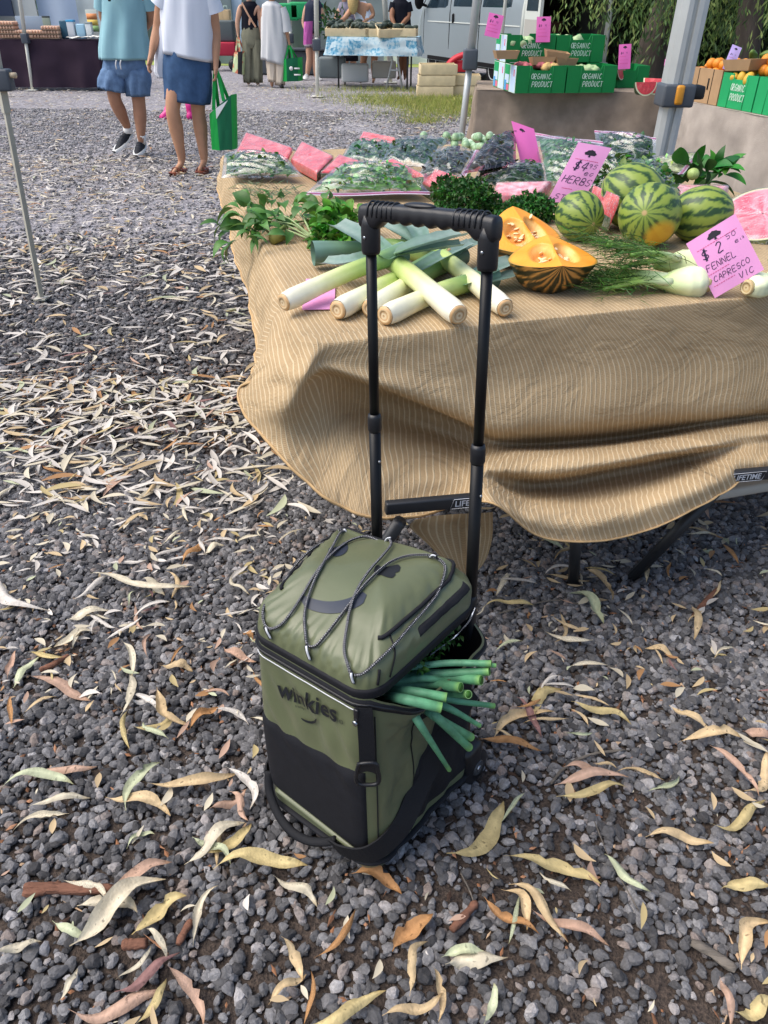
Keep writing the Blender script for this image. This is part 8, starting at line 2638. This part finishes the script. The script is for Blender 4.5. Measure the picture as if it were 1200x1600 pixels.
SOLE = mk('white_sole', '#d5d5d2', .6)
SOCK = mk('white_sock', '#e0dfdc', .9)
SAND = mk('brown_leather', '#7a3f2a', .55, .4)
def shoe(o, heel, toe, lift, mt=SHOE, sole=SOLE, w_=.05, h_=.075):
 d = (toe - heel); L_ = d.length; d = d.normalized()
 sd_ = V((-d.y, d.x, 0)).normalized(); up = d.cross(sd_) * -1
 if up.z < 0: up = -up
 def fn(u, v_):
  a = 2 * PI * v_
  wv = w_ * (math.sin(PI * min(.97, max(.03, u))) ** .45) * (.92 + .2 * u)
  hv = h_ * (1 - .55 * sm(.3, .9, u)) * (math.sin(PI * min(.98, max(.02, u))) ** .3)
  zz = max(0, math.sin(a))
  return heel + d * (L_ * (u * 1.12 - .06)) + sd_ * (wv * math.cos(a)) + up * (hv * zz + .004)
 s_ = grid(MB(), fn, 16, 20).build('shoe', mt, o)
 def f2(u, v_):
  a = 2 * PI * v_
  wv = (w_ + .004) * (math.sin(PI * min(.97, max(.03, u))) ** .42) * (.92 + .2 * u)
  return heel + d * (L_ * (u * 1.14 - .07)) + sd_ * (wv * math.cos(a)) + up * (.011 + .013 * (1 if math.sin(a) > 0 else -1))
 grid(MB(), f2, 16, 12).build('sole', sole, s_)
 for k in range(3):
  c = heel + d * L_ * (.42 + .11 * k) + up * (h_ * (.92 - .14 * k))
  tube(MB(), [c - sd_ * .025, c + up * .006, c + sd_ * .025], .004, 5).build('lace', mk('lace', '#3a3f48', .8), s_)
 return s_
ym = P(215, 243, 0).y
man, mp, mk_ = person('man in teal T-shirt and blue denim shorts walking, hands behind his back', ym,
 {'pelvis': (194, 98), 'chest': (194, 8), 'head': (195, -58), 'hip_l': (179, 112), 'knee_l': (180, 152, -.06), 'ankle_l': (195, 203, .12), 'foot_l': (192, 218, .1), 'toe_l': (184, 232, -.03),
  'hip_r': (210, 112), 'knee_r': (217, 158, .0), 'ankle_r': (221, 219, 0), 'foot_r': (221, 232, .02), 'toe_r': (219, 241, -.1),
  'sho_l': (164, -8), 'elbow_l': (157, 30, .08), 'hand_l': (186, 62, .2), 'sho_r': (226, -8), 'elbow_r': (234, 28, .08), 'hand_r': (204, 60, .22)}, SK1, hair=HAIRD)
def rw(f, k, *q): return [(f(x, y_, (r[0] if r else 0)), hw * k, hw * k * (r[1] if len(r) > 1 else .62)) for x, y_, hw, *r in q]
loft('shirt', rw(mp, mk_, (194, -34, 10), (194, -24, 24), (194, -14, 33), (194, 5, 34), (194, 30, 34), (193, 55, 35.5), (194, 75, 37), (196, 93, 38)), TEAL, man, fold=.017, fq=2.2, sd=1)
for sx, e in ((-1, (158, 14, .05)), (1, (231, 14, .05))):
 a = mp(194 + sx * 28, -18); b = mp(*e)
 tube(MB(), catmull([a, a.lerp(b, .5) + V((sx * .01, 0, .01)), b], 4), [.07, .078, .079, .079, .079, .08, .08, .081, .082], 14, caps=False).build('sleeve', TEAL, man)
sh_ = loft('shorts', rw(mp, mk_, (195, 80, 31), (195, 94, 33), (195, 106, 34.5), (195, 116, 30), (196, 124, 18)), DENIM, man, fold=.01, sd=3)
loft('shorts_leg', rw(mp, mk_, (180, 100, 14, 0, .9), (178, 112, 20, -.01, .95), (178, 124, 21.5, -.03, .95), (178, 140, 20, -.05, .95)), DENIM, sh_, fold=.013, sd=4, tilt=-.2)
loft('shorts_leg', rw(mp, mk_, (211, 100, 14, 0, .9), (213, 112, 20, 0, .95), (215, 128, 20.5, 0, .95), (217, 150, 18.5, 0, .95)), DENIM, sh_, fold=.013, sd=5)
for kx in (-4, 3): tube(MB(), catmull([mp(194 + kx, 92, -.17), mp(193 + kx, 98, -.175), mp(194 + kx, 106, -.17)], 3), .006, 5).build('drawstring', SOCK, sh_)
for (a, b) in (((193, 199, .12), (197, 212, .1)), ((221, 210, 0), (221, 224, .02))):
 tube(MB(), [mp(*a), mp(*b)], [.043, .045], 14).build('sock', SOCK, man)
shoe(man, mp(199, 215, .14), mp(184, 236, -.06), .03)
shoe(man, mp(222, 227, .08), mp(219, 241, -.13), 0)
tube(MB(), catmull([mp(183, -20, -.17), mp(181, -6, -.2), mp(181, 2, -.2)], 3), [.012, .014, .02, .022, .02, .016, .01], 8).build('sunglasses_arm', SHOE, man)
yw = P(300, 269, 0).y
wom, wp, wk = person('woman in loose white top and denim skirt carrying a green bag', yw,
 {'pelvis': (292, 100), 'chest': (292, 10), 'head': (290, -70), 'hip_l': (277, 118), 'knee_l': (272, 170, -.08), 'ankle_l': (284, 246, 0), 'foot_l': (283, 260, 0), 'toe_l': (275, 268, -.14),
  'hip_r': (307, 118), 'knee_r': (308, 173, .04), 'ankle_r': (317, 247, .05), 'foot_r': (317, 258, .05), 'toe_r': (314, 265, -.08),
  'sho_l': (255, -4), 'elbow_l': (244, 44, .06), 'hand_l': (235, 96, -.02), 'sho_r': (327, -4), 'elbow_r': (336, 52, .04), 'hand_r': (338, 110, -.03)}, SK2, hair=HAIRB)
loft('top', rw(wp, wk, (292, -40, 12), (292, -30, 27), (292, -16, 38), (292, 6, 39), (292, 34, 39), (293, 62, 39), (295, 90, 39)), WHC, wom, fold=.012, sd=9, tilt=-.17)
for sx, e in ((-1, (250, 8, .02)), (1, (332, 20, .03))):
 a = wp(292 + sx * 28, -22); b = wp(*e)
 tube(MB(), catmull([a, a.lerp(b, .5), b], 4), [.075, .08, .085, .085, .088, .09, .092, .094, .096], 16, caps=False).build('sleeve', WHC, wom)
tl = loft('top_tail', rw(wp, wk, (258, 30, 9, .06, 1.4), (254, 60, 11, .08, 1.3), (250, 92, 11.5, .08, 1.2), (250, 112, 10, .08, 1.2), (252, 123, 6.5, .08, 1.2)), WHC, wom, fold=.02, sd=12)
loft('skirt', rw(wp, wk, (292, 80, 34), (293, 95, 37), (294, 115, 38.5), (293, 138, 37.5), (291, 159, 36)), DENIMD, wom, fold=.012, sd=15, tilt=-.12)
for (hx, hy, tx, ty, dy) in ((286, 258, 275, 269, 0), (318, 256, 314, 267, .05)):
 h_, t_ = wp(hx, hy, dy + .06), wp(tx, ty, dy - .17)
 base_z = min(h_.z, t_.z)
 sl2 = shoe(wom, V((h_.x, h_.y, -.002)), V((t_.x, t_.y, -.002)), 0, SAND, SAND, .047, .012)
 sl2.name = 'sandal'
 d_ = (t_ - h_); d_.z = 0
 for q in (.45, .68):
  c = V((h_.x, h_.y, 0)) + d_ * q
  sv = V((-d_.y, d_.x, 0)).normalized()
  tube(MB(), catmull([c - sv * .05 + V((0, 0, .015)), c - sv * .02 + V((0, 0, .072 - .03 * q)), c + sv * .02 + V((0, 0, .072 - .03 * q)), c + sv * .05 + V((0, 0, .015))], 4), .009, 6, flat=.5).build('strap', SAND, sl2)
BGR, BGD = mk('bright_green_bag', '#12a044', .5, .35, bump=.2, bscale=30), mk('dark_green_bag', '#0f6b45', .5, .35, bump=.2, bscale=30)
def tote(label, pts, y, dep, mf, ms, hand, stripe=True, name='shopping_bag', bag_cat='bag', split=.42):
 'pts: top-left, top-right, bottom-right, bottom-left pixels of the front'
 tl_, tr_, brr, bll = [Yp(a, b, y) for a, b in pts]
 c = (bll + brr) / 2
 o = thing(name, label, bag_cat, c)
 dv = V((.35, .94, 0)) * dep
 F_ = [q - c for q in (bll, brr, tr_, tl_)]
 m_ = MB()
 def face(a, b, c_, d, nm, mt, bul=.02):
  n_ = (b - a).cross(d - a).normalized()
  grid(MB(), lambda u, v_: a * (1 - u) * (1 - v_) + b * u * (1 - v_) + c_ * u * v_ + d * (1 - u) * v_ + n_ * (bul * math.sin(PI * u) * math.sin(PI * v_) * (.6 + N3(u * 2, v_ * 2, a.x, 1.5))), 8, 8).build(nm, mt, o)
 mid0, mid1 = F_[0].lerp(F_[1], split), F_[3].lerp(F_[2], split * .8)
 off = V((0, -dep * .35, 0))
 face(F_[0], mid0 + off, mid1 + off, F_[3], 'side_panel', ms)
 face(mid0 + off, F_[1], F_[2], mid1 + off, 'front_panel', mf)
 face(F_[1], F_[1] + dv, F_[2] + dv, F_[2], 'side_panel', ms)
 face(F_[0] + dv, F_[0], F_[3], F_[3] + dv, 'back_panel', mf)
 face(F_[1] + dv, F_[0] + dv, F_[3] + dv, F_[2] + dv, 'back_panel', mf)
 MB().add([F_[0], mid0 + off, F_[1], F_[1] + dv, F_[0] + dv], [(0, 1, 2, 3, 4)]).build('base', mf, o)
 if hand:
  h_ = Yp(*hand) - c
  for k, dd in enumerate((V((0, 0, 0)), dv * .8)):
   a, b = F_[3].lerp(F_[2], .22) + dd + off * (.5 if not k else 0), F_[3].lerp(F_[2], .68) + dd + off * (.4 if not k else 0)
   ribbon('handle', [a, a.lerp(h_, .6) + V((-.01, 0, .0)), h_ + V((-.012, 0, .01)), h_ + V((.012, 0, .01)), b.lerp(h_, .6) + V((.01, 0, 0)), b], .03, .003, ms, o, lambda p, t: t.cross(V((.3, -1, 0))))
 if stripe:
  n_ = (F_[1] - F_[0]).cross(F_[3] - F_[0]).normalized()
  a, b = mid1 + off, F_[2]
  MB().add([a + V((0, 0, -.004)) + n_ * .012, a.lerp(b, .8) + n_ * .02 + V((0, 0, -.02)), a.lerp(mid0 + off, .25) + n_ * .02], [(0, 1, 2)]).build('white_print', SOCK, o, smooth=False)
 return o
tote('bright and dark green woven shopping bag held by the woman in the denim skirt', [(327, 178), (361, 148), (363, 234), (331, 234)], yw - .04, .1, BGD, BGR, (338, 116, yw - .04))
yc_ = P(258, 184, 0).y
ch, cp, ck2 = person('child in bright pink boots almost hidden behind the woman in white', yc_,
 {'pelvis': (280, 120), 'chest': (280, 88), 'head': (280, 62), 'hip_l': (272, 125), 'knee_l': (266, 150, 0), 'ankle_l': (262, 172, .05), 'foot_l': (260, 178, .03), 'toe_l': (256, 182, -.06),
  'hip_r': (288, 125), 'knee_r': (293, 148, 0), 'ankle_r': (297, 170, 0), 'foot_r': (297, 176, 0), 'toe_r': (298, 180, -.08)}, SK3, scale=.62, hair=HAIRD, fingers=False)
PKB = mk('pink_rubber', '#e0368c', .35, .5)
tube(MB(), [cp(266, 160, .05), cp(262, 172, .05), cp(260, 179, .03), cp(256, 183, -.08)], [.058, .055, .055, .045], 12).build('boot', PKB, ch)
tube(MB(), [cp(295, 156, 0), cp(297, 170, 0), cp(298, 178, 0), cp(299, 181, -.1)], [.058, .055, .05, .045], 12).build('boot', PKB, ch)
loft('dress', rw(cp, ck2, (280, 78, 9), (280, 92, 13), (280, 112, 15), (280, 134, 18)), mk('child_dress', '#b05a86', .9), ch)
y3 = P(395, 133, 0).y
w3, q3, k3 = person('woman in black sleeveless top and khaki trousers seen from behind', y3,
 {'pelvis': (393, 62), 'chest': (390, 18), 'head': (389, -12), 'hip_l': (386, 66), 'knee_l': (387, 96), 'ankle_l': (388, 126), 'foot_l': (388, 131), 'toe_l': (387, 131, .15),
  'hip_r': (400, 66), 'knee_r': (402, 96), 'ankle_r': (402, 126), 'foot_r': (402, 131), 'toe_r': (403, 131, .15),
  'sho_l': (376, 10), 'elbow_l': (371, 34), 'hand_l': (372, 57), 'sho_r': (404, 10), 'elbow_r': (407, 34), 'hand_r': (408, 58)}, SK3, hair=HAIRD, face=-1)
KHA = mk('khaki_cotton', '#7d7c6a', .9, .1, var=.1, vscale=10)
BLKC = mk('black_cotton', '#1a1b24', .9, .15)
loft('top', rw(q3, k3, (390, 2, 8), (390, 8, 12.5), (390, 22, 12.5), (390, 38, 12.5), (391, 46, 13.5)), BLKC, w3, fold=.008)
tr_ = loft('trousers', rw(q3, k3, (392, 43, 13.5), (392, 55, 15.5), (393, 68, 15), (393, 76, 9)), KHA, w3, fold=.008)
loft('trouser_leg', rw(q3, k3, (386, 62, 8.5, 0, 1), (387, 90, 8, 0, 1), (388, 129, 7, 0, 1)), KHA, tr_, fold=.016)
loft('trouser_leg', rw(q3, k3, (401, 62, 8.5, 0, 1), (402, 90, 8, 0, 1), (403, 129, 7, 0, 1)), KHA, tr_, fold=.016)
ribbon('bag_strap', [q3(380, 4, -.16), q3(390, 22, -.2), q3(402, 42, -.2)], .03, .004, mk('tan_leather', '#b98f72', .6), w3, lambda p, t: t.cross(V((0, 1, 0))))
tote('colourful printed shopping bag held by the woman in khaki trousers', [(366, 82), (379, 80), (378, 117), (363, 112)], y3 - .15, .18, mk('print_bag_dark', '#2f2c33', .5), mk('print_bag', '#c2d0a0', .5, second='#c8785a', sscale=7, sthr=(.5, .55)), (372, 60, y3 - .05), False, split=.62)
y4 = P(430, 136, 0).y
w4, q4, k4 = person('woman in long white tunic and cream trousers seen from behind', y4,
 {'pelvis': (427, 66), 'chest': (426, 20), 'head': (423, -12), 'hip_l': (420, 70), 'knee_l': (423, 100), 'ankle_l': (425, 128), 'foot_l': (425, 134), 'toe_l': (424, 134, .14),
  'hip_r': (434, 70), 'knee_r': (436, 100), 'ankle_r': (437, 128), 'foot_r': (438, 135), 'toe_r': (441, 136, -.1),
  'sho_l': (412, 12), 'elbow_l': (410, 38, .1), 'hand_l': (412, 60, .15), 'sho_r': (440, 12), 'elbow_r': (446, 42), 'hand_r': (452, 68)}, SK2, hair=HAIRD, face=-1)
CRM = mk('cream_linen', '#d2c3b0', .9, .1)
loft('tunic', rw(q4, k4, (424, 2, 7), (425, 8, 15), (426, 20, 17), (427, 45, 18.5), (428, 75, 20), (428, 98, 20.5)), mk('white_linen', '#d5d6d6', .9, .1, trans=.1), w4, fold=.016, sd=30, tilt=-.25)
loft('trouser_leg', rw(q4, k4, (423, 80, 9, 0, 1), (425, 105, 8.5, 0, 1), (426, 128, 6, 0, 1)), CRM, w4, fold=.016)
loft('trouser_leg', rw(q4, k4, (436, 80, 9, 0, 1), (438, 105, 9.5, 0, 1), (437, 133, 7.5, 0, 1)), CRM, w4, fold=.016)
tube(MB(), catmull([q4(440, 12), q4(445, 30), q4(448, 50)], 4), [.075, .08, .085, .09, .09, .092, .095, .1, .1], 14, caps=False).build('sleeve', MT['white_linen'], w4)
shoe(w4, q4(438, 133, .05), q4(442, 136, -.14), 0, SHOE, SHOE, .042, .06)
tote('green bag with a small white emblem held by the woman in the white tunic', [(441, 92), (465, 90), (466, 127), (440, 127)], y4 - .05, .2, BGD, BGR, (452, 73, y4 - .03), False, split=.35)
bg_ = [o for o in COL.objects if o.name.startswith('shopping_bag')][-1]
lathe(MB(), [(.001, 0), (.035, .002), (.035, .004), (.001, .005)], 14, Matrix.Translation(Yp(455, 107, y4 - .13) - bg_.location) @ Matrix.Rotation(PI / 2, 4, 'X')).build('emblem', SOCK, bg_)
for zz, w_ in ((-.0, .10), (-.10, .12)): box(MB(), Yp(459, 107, y4 - .13) - bg_.location + V((.06, 0, zz)), (w_, .004, .025)).build('white_print', SOCK, bg_)
y5 = P(485, 124, 0).y
w5, q5, k5 = person('shopper in navy jacket and patterned shorts with a pink bag', y5,
 {'pelvis': (488, 58), 'chest': (490, 15), 'head': (493, -16), 'hip_l': (483, 63), 'knee_l': (484, 92), 'ankle_l': (480, 117), 'foot_l': (480, 122), 'toe_l': (476, 123, -.1),
  'hip_r': (494, 63), 'knee_r': (493, 92), 'ankle_r': (493, 117), 'foot_r': (494, 122), 'toe_r': (502, 124, -.08),
  'sho_l': (479, 10), 'elbow_l': (474, 36), 'hand_l': (482, 55, -.1), 'sho_r': (500, 10), 'elbow_r': (506, 30), 'hand_r': (510, 30, .2)}, SK3, hair=HAIRD)
loft('jacket', rw(q5, k5, (491, 0, 8), (490, 8, 14), (489, 30, 14), (488, 52, 14)), mk('navy_cotton', '#232a3f', .9), w5, fold=.012)
loft('shorts', rw(q5, k5, (488, 48, 11), (488, 60, 12), (488, 74, 13)), mk('print_cotton', '#a79aa5', .9, second='#5a4a62', sscale=14), w5)
for a, b in (((481, 119, .05), (476, 124, -.15)), ((493, 119, .05), (502, 125, -.1))): shoe(w5, q5(*a), q5(*b), 0, mk('white_shoe', '#d0d0d0', .7), SOLE, .05, .07)
pkb = tote('flat magenta shopping bag under the arm of the shopper in navy', [(475, 34), (486, 33), (485, 69), (474, 70)], y5 - .28, .08, mk('magenta_bag', '#d066b4', .5), MT['magenta_bag'], None, False)
y6 = yl2 + 1.1
w6, q6, k6 = person('blond stallholder in white tank top bending over the crates', y6,
 {'pelvis': (578, 62), 'chest': (566, 14), 'head': (553, -6, -.15), 'hip_l': (572, 66), 'knee_l': (568, 95), 'ankle_l': (566, 121), 'foot_l': (566, 126), 'toe_l': (563, 127, -.12),
  'hip_r': (586, 66), 'knee_r': (585, 95), 'ankle_r': (584, 121), 'foot_r': (584, 126), 'toe_r': (583, 127, -.12),
  'sho_l': (553, 10, -.05), 'elbow_l': (538, 30, -.2), 'hand_l': (520, 38, -.35), 'sho_r': (578, 8), 'elbow_r': (584, 24), 'hand_r': (566, 36, -.15)}, SK2, hair=HAIRB)
loft('tank_top', rw(q6, k6, (562, 2, 9), (565, 12, 13), (569, 28, 14), (572, 48, 15)), WHC, w6, fold=.012)
loft('shorts', rw(q6, k6, (576, 46, 13), (578, 62, 14), (578, 80, 14)), mk('grey_shorts', '#5a5a62', .9), w6)
ellipsoid(MB(), q6(552, 2, -.16), (.10, .09, .2), 16, 12, dis=lambda d: .1 * N3(d.x * 4, d.y * 4, d.z * 2, 1)).build('long_hair', HAIRB, w6)
w7, q7, k7 = person('stallholder in a faded mauve top behind the blond woman', y6 + .8,
 {'pelvis': (546, 62), 'chest': (540, 20), 'head': (537, -8), 'hip_l': (540, 66), 'knee_l': (540, 95), 'ankle_l': (540, 118), 'foot_l': (540, 123), 'toe_l': (538, 124, -.1),
  'hip_r': (552, 66), 'knee_r': (552, 95), 'ankle_r': (552, 118), 'foot_r': (552, 123), 'toe_r': (552, 124, -.1),
  'sho_l': (530, 14), 'elbow_l': (524, 34), 'hand_l': (524, 50, -.2), 'sho_r': (551, 14), 'elbow_r': (556, 34), 'hand_r': (548, 50, -.2)}, SK3, hair=HAIRD)
loft('top', rw(q7, k7, (538, 3, 7), (540, 12, 12), (543, 30, 13), (546, 54, 13)), mk('mauve_cotton', '#8a8494', .9), w7, fold=.01)
loft('skirt', rw(q7, k7, (546, 50, 12), (546, 70, 13), (546, 95, 14)), BLKC, w7)
y8 = yl2 + .7
w8, q8, k8 = person('man in black clothes standing between the blue cloth stall and the van', y8,
 {'pelvis': (628, 58), 'chest': (626, 12), 'head': (624, -16), 'hip_l': (622, 62), 'knee_l': (626, 92), 'ankle_l': (625, 116), 'foot_l': (625, 121), 'toe_l': (621, 122, -.1),
  'hip_r': (634, 62), 'knee_r': (634, 92), 'ankle_r': (633, 116), 'foot_r': (633, 121), 'toe_r': (632, 122, -.12),
  'sho_l': (614, 8), 'elbow_l': (612, 28, -.1), 'hand_l': (618, 44, -.22), 'sho_r': (638, 8), 'elbow_r': (639, 26, -.05), 'hand_r': (622, 44, -.22)}, SK4, hair=HAIRD)
loft('shirt', rw(q8, k8, (625, -2, 8), (626, 6, 14), (627, 25, 14), (628, 52, 14.5)), BLKC, w8, fold=.01)
loft('shorts', rw(q8, k8, (628, 46, 14), (628, 60, 14.5), (629, 78, 14.5)), BLKC, w8)
for sx, e in ((-1, (613, 20)), (1, (639, 19))): tube(MB(), [q8(626 + sx * 10, 4), q8(*e)], [.075, .08], 12, caps=False).build('sleeve', BLKC, w8)
